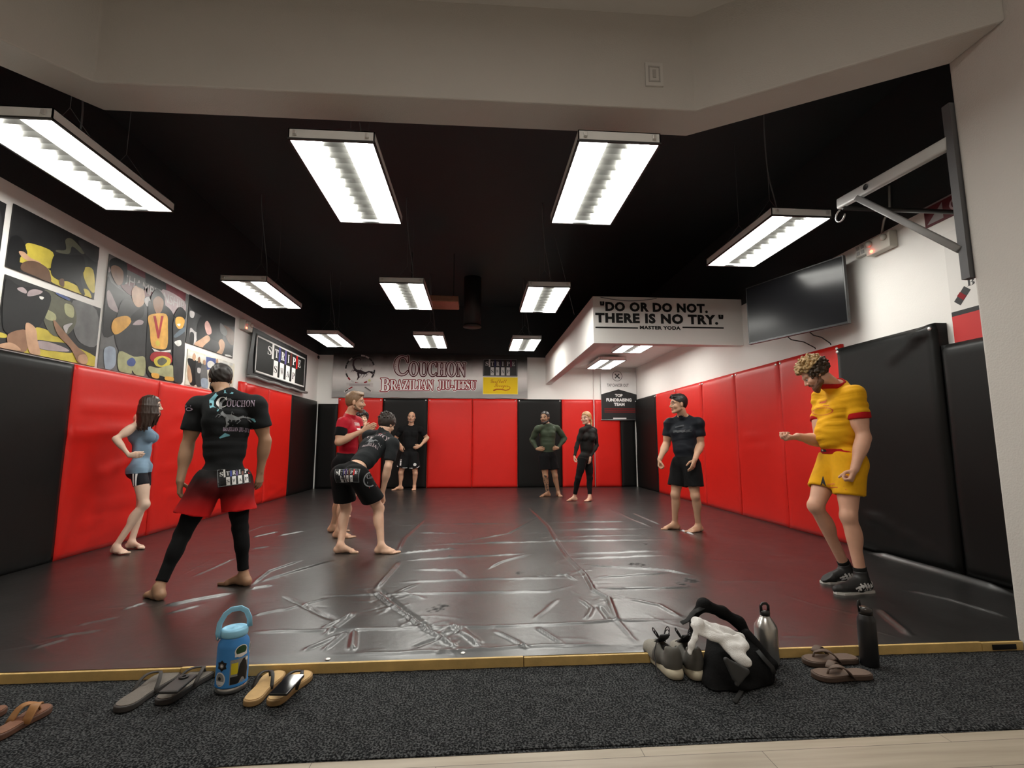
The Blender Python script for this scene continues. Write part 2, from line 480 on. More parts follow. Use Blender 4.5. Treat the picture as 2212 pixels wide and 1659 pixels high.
vm.m = [0] * len(vm.f); vm.sm = [True] * len(vm.f)
o_ = len(vm.v)
vin = bpy.data.materials.new('black_vinyl'); vin.use_nodes = True
nt = vin.node_tree; b = nt.nodes['Principled BSDF']; b.inputs['IOR'].default_value = 1.62
at = nt.nodes.new('ShaderNodeAttribute'); at.attribute_name = 'scuff'
tc = nt.nodes.new('ShaderNodeTexCoord')
nz = nt.nodes.new('ShaderNodeTexNoise'); nz.inputs['Scale'].default_value = 5; nz.inputs['Detail'].default_value = 6
mr = nt.nodes.new('ShaderNodeMapRange'); mr.inputs['To Min'].default_value = 0.27; mr.inputs['To Max'].default_value = 0.39
ad = nt.nodes.new('ShaderNodeMath'); ad.operation = 'MULTIPLY_ADD'; ad.inputs[1].default_value = 0.45
mx = nt.nodes.new('ShaderNodeMix'); mx.data_type = 'RGBA'
mx.inputs['A'].default_value = (0.011, 0.0098, 0.0092, 1); mx.inputs['B'].default_value = (0.004, 0.004, 0.004, 1)
sp = nt.nodes.new('ShaderNodeMath'); sp.operation = 'MULTIPLY_ADD'; sp.inputs[1].default_value = -0.8; sp.inputs[2].default_value = 1.0
nb = nt.nodes.new('ShaderNodeTexNoise'); nb.inputs['Scale'].default_value = 22; nb.inputs['Detail'].default_value = 4
bp = nt.nodes.new('ShaderNodeBump'); bp.inputs['Strength'].default_value = 0.12; bp.inputs['Distance'].default_value = 0.01
L = nt.links.new
L(tc.outputs['Object'], nz.inputs['Vector']); L(nz.outputs['Fac'], mr.inputs['Value']); L(at.outputs['Fac'], ad.inputs[0]); L(mr.outputs['Result'], ad.inputs[2]); L(ad.outputs[0], b.inputs['Roughness'])
L(at.outputs['Fac'], mx.inputs['Factor']); L(mx.outputs['Result'], b.inputs['Base Color'])
L(at.outputs['Fac'], sp.inputs[0]); L(sp.outputs[0], b.inputs['Specular IOR Level'])
L(tc.outputs['Object'], nb.inputs['Vector']); L(nb.outputs['Fac'], bp.inputs['Height']); L(bp.outputs['Normal'], b.inputs['Normal'])
vo = build('floor_mat', vm, vin, local=True)
att = vo.data.attributes.new('scuff', 'FLOAT', 'POINT'); att.data.foreach_set('value', ST.ravel().astype(np.float32))
vo.location.z = 0.0
tag(vo, 'wide creased black vinyl sheet covering the training floor', 'mat')
for px_, py_ in ((708, 1419), (1000, 1404)):
    pass
# snaps of the vinyl cover
sn = mat('snap_steel', (0.75, 0.74, 0.72), 0.35, metal=0.6)
for k, (px_, py_) in enumerate(((708, 1423), (1000, 1410))):
    c_ = atz(px_, py_, 0.0)
    m_ = MB().lathe([(0.0, 0.004), (0.008, 0.0035), (0.013, 0.001), (0.014, -0.001)], n=16, M=Matrix.Translation((c_[0], max(c_[1], YC + 0.012), 0.0)))
    s_ = build('snap', m_, sn, vo)

# ---------------------------------------------------------------- wooden kerb boards
wd_ = mat('pine_board', (0.62, 0.42, 0.15), 0.55, noise=0.35, nscale=9, bump=0.2, bscale=50)
kx = [-3.9, atz(378, 1450)[0], 0.258, atz(1655, 1400)[0], 2.87, JX - 0.004]
for i in range(5):
    m_ = MB().box((kx[i] + 0.002, YC - 0.028, -0.061), (kx[i + 1] - 0.002, YC - 0.002 + 0.008, -0.007 + (0.003 if i % 2 else 0.0)), bev=0.003)
    if i < 4:
        struct(build('trim_%d' % (i + 1), m_, wd_))
    else:
        struct(build('trim_5', m_, wd_))
bkt = MB().box((2.93, YC - 0.0335, -0.045), (3.075, YC - 0.0285, -0.017), bev=0.001)
tag(build('floor_bracket', bkt, mat('dark_iron', (0.02, 0.02, 0.02), 0.5, metal=0.7)), 'small dark metal bracket on the right end of the wooden kerb', 'bracket')

# ---------------------------------------------------------------- wall pads
redv = mat('red_vinyl', (0.58, 0.011, 0.006), 0.42, spec=0.4, noise=0.06, nscale=4, bump=0.10, bscale=14)
blkv = mat('black_pad_vinyl', (0.0065, 0.0065, 0.0062), 0.42, spec=0.2, noise=0.08, nscale=4, bump=0.10, bscale=14)
GP = 'padded panels along the walls'
def sheet(o, xdir, w, h, th, seed, wrinkles=()):
    """padded panel: front face bulged a little, rounded rim; o = lower left corner on the wall"""
    M = plane_M(o, xdir, (0, 0, 1))
    r_ = np.random.RandomState(seed)
    nx_, ny_ = max(6, int(w / 0.045)), max(8, int(h / 0.055))
    u = np.linspace(0, w, nx_); v = np.linspace(0, h, ny_)
    U, V_ = np.meshgrid(u, v)
    rim = np.minimum(np.minimum(U, w - U), np.minimum(V_, h - V_))
    D = th * (0.72 + 0.28 * np.sqrt(np.clip(rim / 0.03, 0, 1)))
    for q in range(5):
        a = r_.uniform(0, 3.14)
        D += 0.0016 * np.sin((U * math.cos(a) + V_ * math.sin(a)) * r_.uniform(2, 7) + r_.uniform(0, 6))
    for (x0, y0, x1, y1, A, s_) in wrinkles:
        d = np.array([x1 - x0, y1 - y0]); l2 = d @ d
        t = np.clip(((U - x0) * d[0] + (V_ - y0) * d[1]) / l2, 0, 1)
        D += A * np.exp(-((U - x0 - t * d[0]) ** 2 + (V_ - y0 - t * d[1]) ** 2) / s_ ** 2)
    mb = MB()
    vs = [M @ Vector((a, c_, d)) for a, c_, d in zip(U.ravel(), V_.ravel(), D.ravel())]
    id_ = np.arange(nx_ * ny_).reshape(ny_, nx_)
    mb.add(vs, [(id_[j, i], id_[j, i + 1], id_[j + 1, i + 1], id_[j + 1, i]) for j in range(ny_ - 1) for i in range(nx_ - 1)], 0, True)
    bnd = [id_[0, i] for i in range(nx_)] + [id_[j, -1] for j in range(1, ny_)] + [id_[-1, i] for i in range(nx_ - 2, -1, -1)] + [id_[j, 0] for j in range(ny_ - 2, 0, -1)]
    o_ = len(mb.v)
    mb.v += [tuple(M @ Vector((U.ravel()[k], V_.ravel()[k], 0.002))) for k in bnd]
    n = len(bnd)
    for k in range(n):
        l = (k + 1) % n
        mb.f.append((bnd[k], o_ + k, o_ + l, bnd[l])); mb.m.append(0); mb.sm.append(False)
    return mb, M
def pad(o, xdir, w, h, th, red, label, seed, snaps=(1, 1), wrinkles=()):
    mb, M = sheet(o, xdir, w, h, th, seed, wrinkles)
    p = tag(build('wall_pad', mb, redv if red else blkv), label, 'wall pad', GP)
    for k, on in enumerate(snaps):
        if on:
            x = 0.045 if k == 0 else w - 0.045
            c_ = M @ Vector((x, h - 0.045, th))
            s_ = MB().lathe([(0.0, 0.007), (0.010, 0.006), (0.017, 0.002), (0.018, -0.006)], n=12, M=Matrix.Translation(c_) @ M.to_3x3().to_4x4())
            build('snap', s_, sn, p)
    return p
TH = 0.055
zt = 2.25
for k, (x0, x1, red, h, lab, snp) in enumerate((
    (XL + 0.06, -3.50, 0, 2.10, 'short black wall pad in the back left corner left of the banner', (0, 0)),
    (-3.50, -2.39, 1, zt, 'red wall pad on the back wall behind the clapping man in red', (1, 1)),
    (-2.39, -1.26, 0, zt, 'black wall pad on the back wall behind the bald man', (1, 1)),
    (-1.26, -0.12, 1, zt, 'left one of the two bare red pads in the middle of back wall', (1, 0)),
    (-0.12, 1.04, 1, zt, 'right one of the two bare red pads in the middle of back wall', (0, 1)),
    (1.04, 2.20, 0, zt, 'black wall pad on the back wall behind the man in the green top', (1, 1)),
    (2.20, 3.045, 1, zt, 'red wall pad on the back wall behind the blonde woman', (0, 0)),
    (3.065, 3.75, 1, zt, 'narrow red wall pad on the back wall under the white and black fundraising banner', (0, 0)),
    (3.75, XR - 0.06, 0, 2.10, 'short black wall pad in the back right corner under the soffit', (0, 0)))):
    pad((x0 + 0.003, YB, 0.0), (1, 0, 0), x1 - x0 - 0.006, h, TH, red, lab, 20 + k, snp)
pp = MB().tube([(3.055, YB - 0.035, 0.0), (3.055, YB - 0.035, 3.08)], 0.011, n=8)
tag(build('conduit', pp, mat('conduit_paint', (0.7, 0.62, 0.6), 0.5)), 'thin painted conduit running down the back wall between two red pads', 'pipe')
YR = [YB - 0.06, 10.93, 9.77, 8.61, 7.45, 6.30, 5.15, 3.93, 2.74]
labs = ('black wall pad at the far end of the right wall beside the corner', 'farthest red pad on the right wall, nearest the black corner pad',
        'red wall pad on the right wall just behind the man in the dark navy tee', 'third red pad along the right wall counted from the far corner',
        'second nearest red pad on the right wall, behind the outstretched hand',
        'nearest red pad on the right wall, behind the man in yellow', 'black wall pad with creases behind the back of the man in yellow',
        'nearest black wall pad on the right, beside the grey jamb wall')
for k in range(8):
    y0, y1 = YR[k], YR[k + 1]
    red = 1 <= k <= 5
    th = TH if k < 6 else (0.13 if k == 6 else 0.12)
    wr = ()
    if k == 6: wr = ((0.0, 0.40, 0.5, 0.33, .02, .03), (0.3, 0.36, 1.1, 0.12, .018, .03), (1.0, 2.1, 1.2, 2.2, .03, .03), (0.75, 1.95, 1.12, 2.15, .02, .03))
    if k == 4: wr = ((0.2, 1.2, 0.9, 1.25, .012, .02), (0.1, 1.0, 0.8, 1.05, .01, .02))
    if k == 2: wr = ((0.4, 1.3, 1.1, 1.32, .015, .02), (0.4, 1.1, 1.0, 1.08, .012, .02), (0.5, 1.2, 1.1, 1.22, .01, .015))
    pad((XR, y0 - 0.003, 0.0), (0, -1, 0), y0 - y1 - 0.006, zt if k < 6 else (2.19 if k == 6 else 1.98), th, red, labs[k], 40 + k, (1, 1) if k not in (2, 7) else (0, 1), wr)
YLs = [2.35, 3.70, 5.05, 6.35, 7.6, 8.42, 9.55, 10.72, YB - 0.06]
labl = ('nearest black wall pad at the left edge, below the dark fight photo', 'black wall pad on the left wall next to the first red pad',
        'red wall pad behind the woman in the light blue tank top', 'red wall pad below the champions photo on the left wall',
        'narrow red wall pad below the group photo on the left wall', 'red wall pad with a folded corner below the left end of the black flag',
        'far red wall pad below the right end of the black flag', 'black wall pad at the far end of the left wall')
for k in range(8):
    y0, y1 = YLs[k], YLs[k + 1]
    red = 2 <= k <= 6
    h = 1.90 if k < 5 else 2.16
    wr = ()
    if k in (2, 3): wr = tuple((rng.uniform(0, .5), z, rng.uniform(.7, 1.3), z + rng.uniform(-.15, .15), rng.uniform(.008, .02), .04) for z in (.15, .3, .45, .8, 1.2, 1.5))
    if k == 5: wr = ((0.0, 1.9, 0.12, 2.15, .05, .05), (0.15, 2.0, 0.5, 2.14, .03, .04))
    if k in (4, 5, 6): wr = wr + ((0.2, .1, .9, .2, .02, .03), (0.3, .3, 1.0, .22, .015, .03))
    pad((XL, y0 + 0.003, 0.0), (0, 1, 0), y1 - y0 - 0.006, h, TH, red, labl[k], 60 + k, (0, 0), wr)

# ---------------------------------------------------------------- soffit (header beam with a raised ceiling inside)
BX, BY, BZ = 1.79, 7.2, 2.655
sofm = mat('soffit_white', (0.78, 0.76, 0.73), 0.7, noise=0.03, nscale=3, bump=0.12, bscale=100)
struct(build('wall_soffit_front', MB().box((BX, BY, BZ), (XR, BY + 0.16, 3.40)), sofm))
struct(build('wall_soffit_side', MB().box((BX, BY + 0.16, BZ), (BX + 0.16, YB, 3.40)), sofm))
struct(build('ceiling_soffit', MB().box((BX + 0.16, BY + 0.16, 3.10), (XR, YB, 3.40)), sofm))
# ================================================================ lamps
lens_m = mat('lamp_lens', (1, 1, 1), 0.4, emit=LENS_POWER, ecol=(1.0, 0.99, 0.92))
hous = mat('lamp_housing', (0.80, 0.80, 0.78), 0.30, metal=0.1, noise=0.05)
rimm = mat('lamp_rim', (0.03, 0.03, 0.03), 0.4)
louv = mat('lamp_louver', (0.16, 0.16, 0.15), 0.45, metal=0.2)
cabm = mat('grey_cable', (0.16, 0.17, 0.18), 0.6)
LW, LL, LH = 0.60, 1.30, 0.085
def lamp(label, x, y0, z, ceil, cable=True, group='troffer lamps hung from the black ceiling'):
    t = thing('troffer_lamp', label, 'ceiling lamp', (x, y0 + LL / 2, z), group=group)
    w, l = LW / 2, LL / 2
    h = MB()
    h.box((-w, -l, 0.012), (w, -l + 0.008, LH)); h.box((-w, l - 0.008, 0.012), (w, l, LH))
    h.box((-w, -l, 0.012), (-w + 0.008, l, LH)); h.box((w - 0.008, -l, 0.012), (w, l, LH))
    h.box((-w, -l, LH - 0.006), (w, l, LH))
    build('housing', h, hous, t, local=True)
    r = MB()
    r.box((-w - 0.004, -l - 0.004, 0.0), (w + 0.004, -l + 0.012, 0.013)); r.box((-w - 0.004, l - 0.012, 0.0), (w + 0.004, l + 0.004, 0.013))
    r.box((-w - 0.004, -l, 0.0), (-w + 0.012, l, 0.013)); r.box((w - 0.012, -l, 0.0), (w + 0.004, l, 0.013))
    build('rim', r, rimm, t, local=True)
    for sgn in (-1, 1):
        a, b_ = (sgn * 0.085, sgn * (w - 0.013))
        build('lens', MB().box((min(a, b_), -l + 0.013, 0.004), (max(a, b_), l - 0.013, 0.034)), lens_m, t, local=True)
    lv = MB().box((-0.084, -l + 0.013, 0.036), (0.084, l - 0.013, 0.040))
    for k in range(9):
        y = -l + 0.08 + k * (LL - 0.16) / 8
        lv.add([(-0.083, y - 0.03, 0.036), (0.083, y - 0.03, 0.036), (0.083, y, 0.008), (-0.083, y, 0.008), (-0.083, y + 0.004, 0.036), (0.083, y + 0.004, 0.036)],
               [(0, 1, 2, 3), (3, 2, 5, 4)])
    build('louver', lv, louv, t, local=True)
    for sx in (-1, 1):
        for sy in (-1, 1):
            hk = MB().box((sx * (w - 0.05) - 0.012, sy * (l + 0.012) - 0.010, 0.03), (sx * (w - 0.05) + 0.012, sy * (l + 0.012) + 0.010, 0.062), bev=0.003)
            build('end_clip', hk, sn, t, local=True)
    if cable:
        top = ceil - z - 0.009
        fwd = 0.15
        for sy in (-1, 1):
            ya = sy * (l - 0.35) + 0.12
            wr = MB()
            for sx in (-1, 1):
                wr.tube([(sx * (w - 0.06), ya, LH), (0, ya, min(0.42, top * 0.5))], 0.0025, n=5)
            wr.tube([(0, ya, min(0.42, top * 0.5)), (0, ya, top)], 0.0025, n=5)
            build('suspension_wire', wr, cabm, t, local=True)
        pts = []
        for k in range(13):
            f = k / 12
            pts.append((0.10 - 0.10 * min(1, f * 2.2) + 0.03 * math.sin(f * 5), -l + 0.45 + 0.05 * math.sin(f * 4), LH + f * (top - LH)))
        build('power_cable', MB().tube(pts, 0.007, n=6), cabm, t, local=True)
    return t
LZ = 3.25
for lab, x, y in (
    ('big hanging troffer lamp at the upper left edge of the photo, near the wall posters', -3.13, 3.17),
    ('left one of the two bright troffer lamps just below the grey bulkhead', -1.05, 3.27),
    ('right one of the two bright troffer lamps just below the grey bulkhead', 1.00, 3.14),
    ('troffer lamp on the right beside the wall mounted pull-up bracket', 3.06, 4.13),
    ('troffer lamp in the second row, leftmost, before the champions photo', -3.11, 6.42),
    ('troffer lamp in the second row, left of the middle, with two thin wires above it', -1.03, 6.35),
    ('troffer lamp in the second row nearest the lettered soffit', 0.98, 6.37),
    ('troffer lamp in the third row, leftmost, above the black flag', -3.06, 9.55),
    ('small looking troffer lamp in the third row below the copper duct patch', -0.99, 9.52),
    ('troffer lamp in the third row beside the soffit, above the yellow panel of the banner', 1.02, 9.72)):
    lamp(lab, x, y, LZ, ZC)
lamp('troffer lamp hung inside the soffit above the fundraising banner', 3.02, 10.42, 2.955, 3.10, group='troffer lamps under the soffit')
lamp('troffer lamp inside the soffit nearest the lettered front, half hidden by it', 3.04, 8.25, 2.955, 3.10, group='troffer lamps under the soffit')

# ducts on the black ceiling
dm = MB().tube([(-0.12, 10.2, ZC), (-0.12, 10.2, 3.62)], 0.19, n=24)
dm.tube([(-0.12, 10.2, 3.64), (-0.12, 10.2, 3.60)], 0.20, n=24)
tag(build('duct', dm, mat('duct_black', (0.02, 0.018, 0.017), 0.5, noise=0.1)), 'round dark ceiling duct hanging between the middle lamps', 'duct')
cdt = thing('air_duct', 'short copper brown duct piece above the third row lamp', 'duct', (-0.85, 8.9, 3.68))
cd = MB().box((-1.35, 8.6, 3.68), (-0.36, 9.15, 3.80), bev=0.02)
build('duct_box', cd, mat('copper_duct', (0.33, 0.16, 0.10), 0.45, metal=0.3, noise=0.3, nscale=14), cdt)
for x_ in (-1.25, -0.46): build('hanger', MB().box((x_ - 0.01, 8.86, 3.79), (x_ + 0.01, 8.89, ZC)), blackp, cdt)
for sx, lab in ((1.72, 'thin diagonal hanger wire left of the lettered soffit corner'),):
    hw = MB().tube([(1.25, 7.6, ZC - 0.1), (1.72, 8.3, 3.40)], 0.004, n=6)
    tag(build('hanger_wire', hw, cabm), lab, 'wire')
# ================================================================ people: signed-distance bodies
def nrm(v):
    v = np.asarray(v, float); return v / (np.linalg.norm(v) + 1e-9)
class Prim:
    __slots__ = ('k', 'a', 'b', 'ra', 'rb', 'M', 'bl', 'op', 'tag', 'flat', 'sd', 'clips')
def cap(a, b, ra, rb, bl=0.02, tag='', op=1, sd=None, flat=1.0):
    p = Prim(); p.k = 0; p.a = np.asarray(a, float); p.b = np.asarray(b, float); p.ra = ra; p.rb = rb
    p.bl = bl; p.op = op; p.tag = tag; p.sd = None if sd is None else nrm(sd); p.flat = flat; p.M = None; p.clips = []
    return p
def ell(c, r, ax=None, bl=0.02, tag='', op=1):
    """ellipsoid: centre c, radii r along the rows of ax"""
    p = Prim(); p.k = 1; p.a = np.asarray(c, float); p.b = p.a
    p.ra = np.asarray(r if hasattr(r, '__len__') else (r, r, r), float); p.rb = 0
    p.M = np.eye(3) if ax is None else np.asarray(ax, float); p.bl = bl; p.op = op; p.tag = tag; p.sd = None; p.flat = 1; p.clips = []
    return p
def cpy(p, g=0.0, tag=None):
    q = Prim()
    for s in Prim.__slots__: setattr(q, s, getattr(p, s))
    q.ra = p.ra + g; q.rb = p.rb + g; q.clips = list(p.clips)
    if tag: q.tag = tag
    return q
def sdf_mesh(prims, res, clips=(), subs=()):
    """smooth union of the prims -> surface nets.  clips: (point, normal) keeps the side behind the normal"""
    A = []
    for p in prims:
        if p.op < 0: continue
        r = (max(p.ra, p.rb) if p.k == 0 else p.ra.max()) + 3 * res + 0.012
        A += [np.minimum(p.a, p.b) - r, np.maximum(p.a, p.b) + r]
    lo = np.min(A, 0); hi = np.max(A, 0)
    n = np.ceil((hi - lo) / res).astype(int) + 1
    D = np.full(n, 1.0, np.float32)
    ax = [(lo[i] + res * np.arange(n[i])).astype(np.float32) for i in range(3)]
    for p in list(prims) + list(subs):
        r = (max(p.ra, p.rb) if p.k == 0 else float(p.ra.max())) * (1.0 if p.flat <= 1 else p.flat) + p.bl + 3 * res
        i0 = np.maximum(0, np.floor((np.minimum(p.a, p.b) - r - lo) / res).astype(int))
        i1 = np.minimum(n, np.ceil((np.maximum(p.a, p.b) + r - lo) / res).astype(int) + 1)
        if (i1 <= i0).any(): continue
        if p.op == 2: i0 = i0 * 0; i1 = n
        sl = tuple(slice(i0[i], i1[i]) for i in range(3))
        X = (ax[0][sl[0]] - p.a[0])[:, None, None]; Y = (ax[1][sl[1]] - p.a[1])[None, :, None]; Z = (ax[2][sl[2]] - p.a[2])[None, None, :]
        if p.k == 0:
            d = p.b - p.a; l2 = max(float(d @ d), 1e-9)
            t = np.clip((X * d[0] + Y * d[1] + Z * d[2]) / l2, 0, 1)
            X = X - t * d[0]; Y = Y - t * d[1]; Z = Z - t * d[2]
            if p.sd is not None and p.flat != 1.0:
                e = (X * p.sd[0] + Y * p.sd[1] + Z * p.sd[2])       # squeeze along sd by flat (<1 = thinner)
                f = 1.0 / p.flat - 1.0
                X = X + e * f * p.sd[0]; Y = Y + e * f * p.sd[1]; Z = Z + e * f * p.sd[2]
            q = np.sqrt(X * X + Y * Y + Z * Z) - (p.ra + t * (p.rb - p.ra))
            if p.flat < 1: q = q * (0.5 + 0.5 * p.flat)
        else:
            U = [X * m[0] + Y * m[1] + Z * m[2] for m in p.M]
            k0 = np.sqrt(sum((u / r_) ** 2 for u, r_ in zip(U, p.ra))); k1 = np.sqrt(sum((u / (r_ * r_)) ** 2 for u, r_ in zip(U, p.ra))) + 1e-6
            q = k0 * (k0 - 1) / k1
        for c, nn in p.clips:
            X = (ax[0][sl[0]] - c[0])[:, None, None]; Y = (ax[1][sl[1]] - c[1])[None, :, None]; Z = (ax[2][sl[2]] - c[2])[None, None, :]
            q = np.maximum(q, X * nn[0] + Y * nn[1] + Z * nn[2])
        old = D[sl]
        k = p.bl
        if p.op == 2: D[sl] = np.maximum(old, q)
        elif p.op > 0:
            h = np.clip(0.5 + 0.5 * (q - old) / k, 0, 1); D[sl] = q * (1 - h) + old * h - k * h * (1 - h)
        else:
            h = np.clip(0.5 - 0.5 * (q + old) / k, 0, 1); D[sl] = old * (1 - h) - q * h + k * h * (1 - h)
    for c, nn in clips:
        X = (ax[0] - c[0])[:, None, None]; Y = (ax[1] - c[1])[None, :, None]; Z = (ax[2] - c[2])[None, None, :]
        D = np.maximum(D, (X * nn[0] + Y * nn[1] + Z * nn[2]).astype(np.float32))
    D[0] = D[-1] = 1; D[:, 0] = D[:, -1] = 1; D[:, :, 0] = D[:, :, -1] = 1
    return nets(D, lo, res)
def nets(D, lo, res):
    S = D < 0
    c = [S[i:S.shape[0] - 1 + i, j:S.shape[1] - 1 + j, k:S.shape[2] - 1 + k] for i in (0, 1) for j in (0, 1) for k in (0, 1)]
    cnt = sum(x.astype(np.int8) for x in c)
    act = np.argwhere((cnt > 0) & (cnt < 8))
    ID = np.full(cnt.shape, -1, np.int32); ID[tuple(act.T)] = np.arange(len(act))
    off = np.array([(i, j, k) for i in (0, 1) for j in (0, 1) for k in (0, 1)])
    val = np.stack([D[tuple((act + o).T)] for o in off], 1)
    P = np.zeros((len(act), 3)); N = np.zeros(len(act))
    for a in range(8):
        for b_ in range(a + 1, 8):
            if np.abs(off[a] - off[b_]).sum() != 1: continue
            va, vb = val[:, a], val[:, b_]
            m = (va < 0) != (vb < 0)
            t = np.where(m, va / np.where(m, va - vb, 1), 0)
            P += np.where(m[:, None], off[a] + t[:, None] * (off[b_] - off[a]), 0); N += m
    P = lo + res * (act + P / N[:, None])
    F_ = []
    for axx in range(3):
        u, v = (axx + 1) % 3, (axx + 2) % 3
        s0 = [slice(None)] * 3; s1 = [slice(None)] * 3
        s0[axx] = slice(0, -1); s1[axx] = slice(1, None)
        ch = S[tuple(s0)] != S[tuple(s1)]
        e = np.argwhere(ch)
        e = e[(e[:, u] > 0) & (e[:, v] > 0) & (e[:, u] < cnt.shape[u]) & (e[:, v] < cnt.shape[v])]
        if not len(e): continue
        inside = S[tuple(e.T)]
        du = np.zeros(3, int); dv = np.zeros(3, int); du[u] = 1; dv[v] = 1
        q = np.stack([ID[tuple((e - du - dv).T)], ID[tuple((e - dv).T)], ID[tuple(e.T)], ID[tuple((e - du).T)]], 1)
        q[~inside] = q[~inside][:, ::-1]
        F_.append(q)
    return P, np.concatenate(F_)
def from_arrays(name, P, F_, mats, parent, mi=None):
    me = bpy.data.meshes.new(name)
    V = P - np.array(parent.location)
    me.from_pydata(V.tolist(), [], F_.tolist())
    for m in (mats if isinstance(mats, (list, tuple)) else [mats]): me.materials.append(m)
    me.polygons.foreach_set('use_smooth', [True] * len(F_))
    if mi is not None: me.polygons.foreach_set('material_index', mi)
    me.update()
    o = bpy.data.objects.new(name, me); COL.objects.link(o); o.parent = parent
    return o
def ripple(P, F_, amp, fr, dirv=(0, 0, 1), seed=0, rnd=0.22):
    """cloth folds: push the vertices along their normals"""
    a, b_, c = P[F_[:, 0]], P[F_[:, 1]], P[F_[:, 2]]
    fn = np.cross(b_ - a, c - a)
    Nn = np.zeros_like(P)
    for k in range(F_.shape[1]): np.add.at(Nn, F_[:, k], fn)
    Nn /= np.linalg.norm(Nn, axis=1)[:, None] + 1e-12
    r_ = np.random.RandomState(seed)
    d = nrm(dirv); h = np.zeros(len(P))
    for q in range(7):
        v = nrm(d + r_.normal(0, rnd, 3)); wv = r_.normal(0, 1, 3)
        ph = P @ v * fr * r_.uniform(0.6, 1.5) + 0.9 * np.sin(P @ wv * 8 + r_.uniform(0, 6)) + r_.uniform(0, 6)
        env = 0.5 + 0.5 * np.sin(P @ r_.normal(0, 1, 3) * 7 + r_.uniform(0, 6))
        h += env * np.sin(ph)
    return P + Nn * (amp * 0.45 * np.clip(h, -1.2, 2.2))[:, None]

SKIN = {}
def skin(name, c):
    if name in SKIN: return SKIN[name]
    m = mat('skin_' + name, c, 0.5, spec=0.4, noise=0.10, nscale=14, bump=0.05, bscale=150)
    b = m.node_tree.nodes['Principled BSDF']
    b.inputs['Subsurface Weight'].default_value = 0.06
    b.inputs['Subsurface Radius'].default_value = (0.012, 0.005, 0.003)
    lip = mat('lips_' + name, (c[0] * 0.72, c[1] * 0.45, c[2] * 0.45), 0.45)
    SKIN[name] = (m, lip)
    return SKIN[name]
eye_w = mat('eye_white', (0.50, 0.46, 0.42), 0.3); eye_d = mat('eye_iris', (0.03, 0.02, 0.015), 0.2)

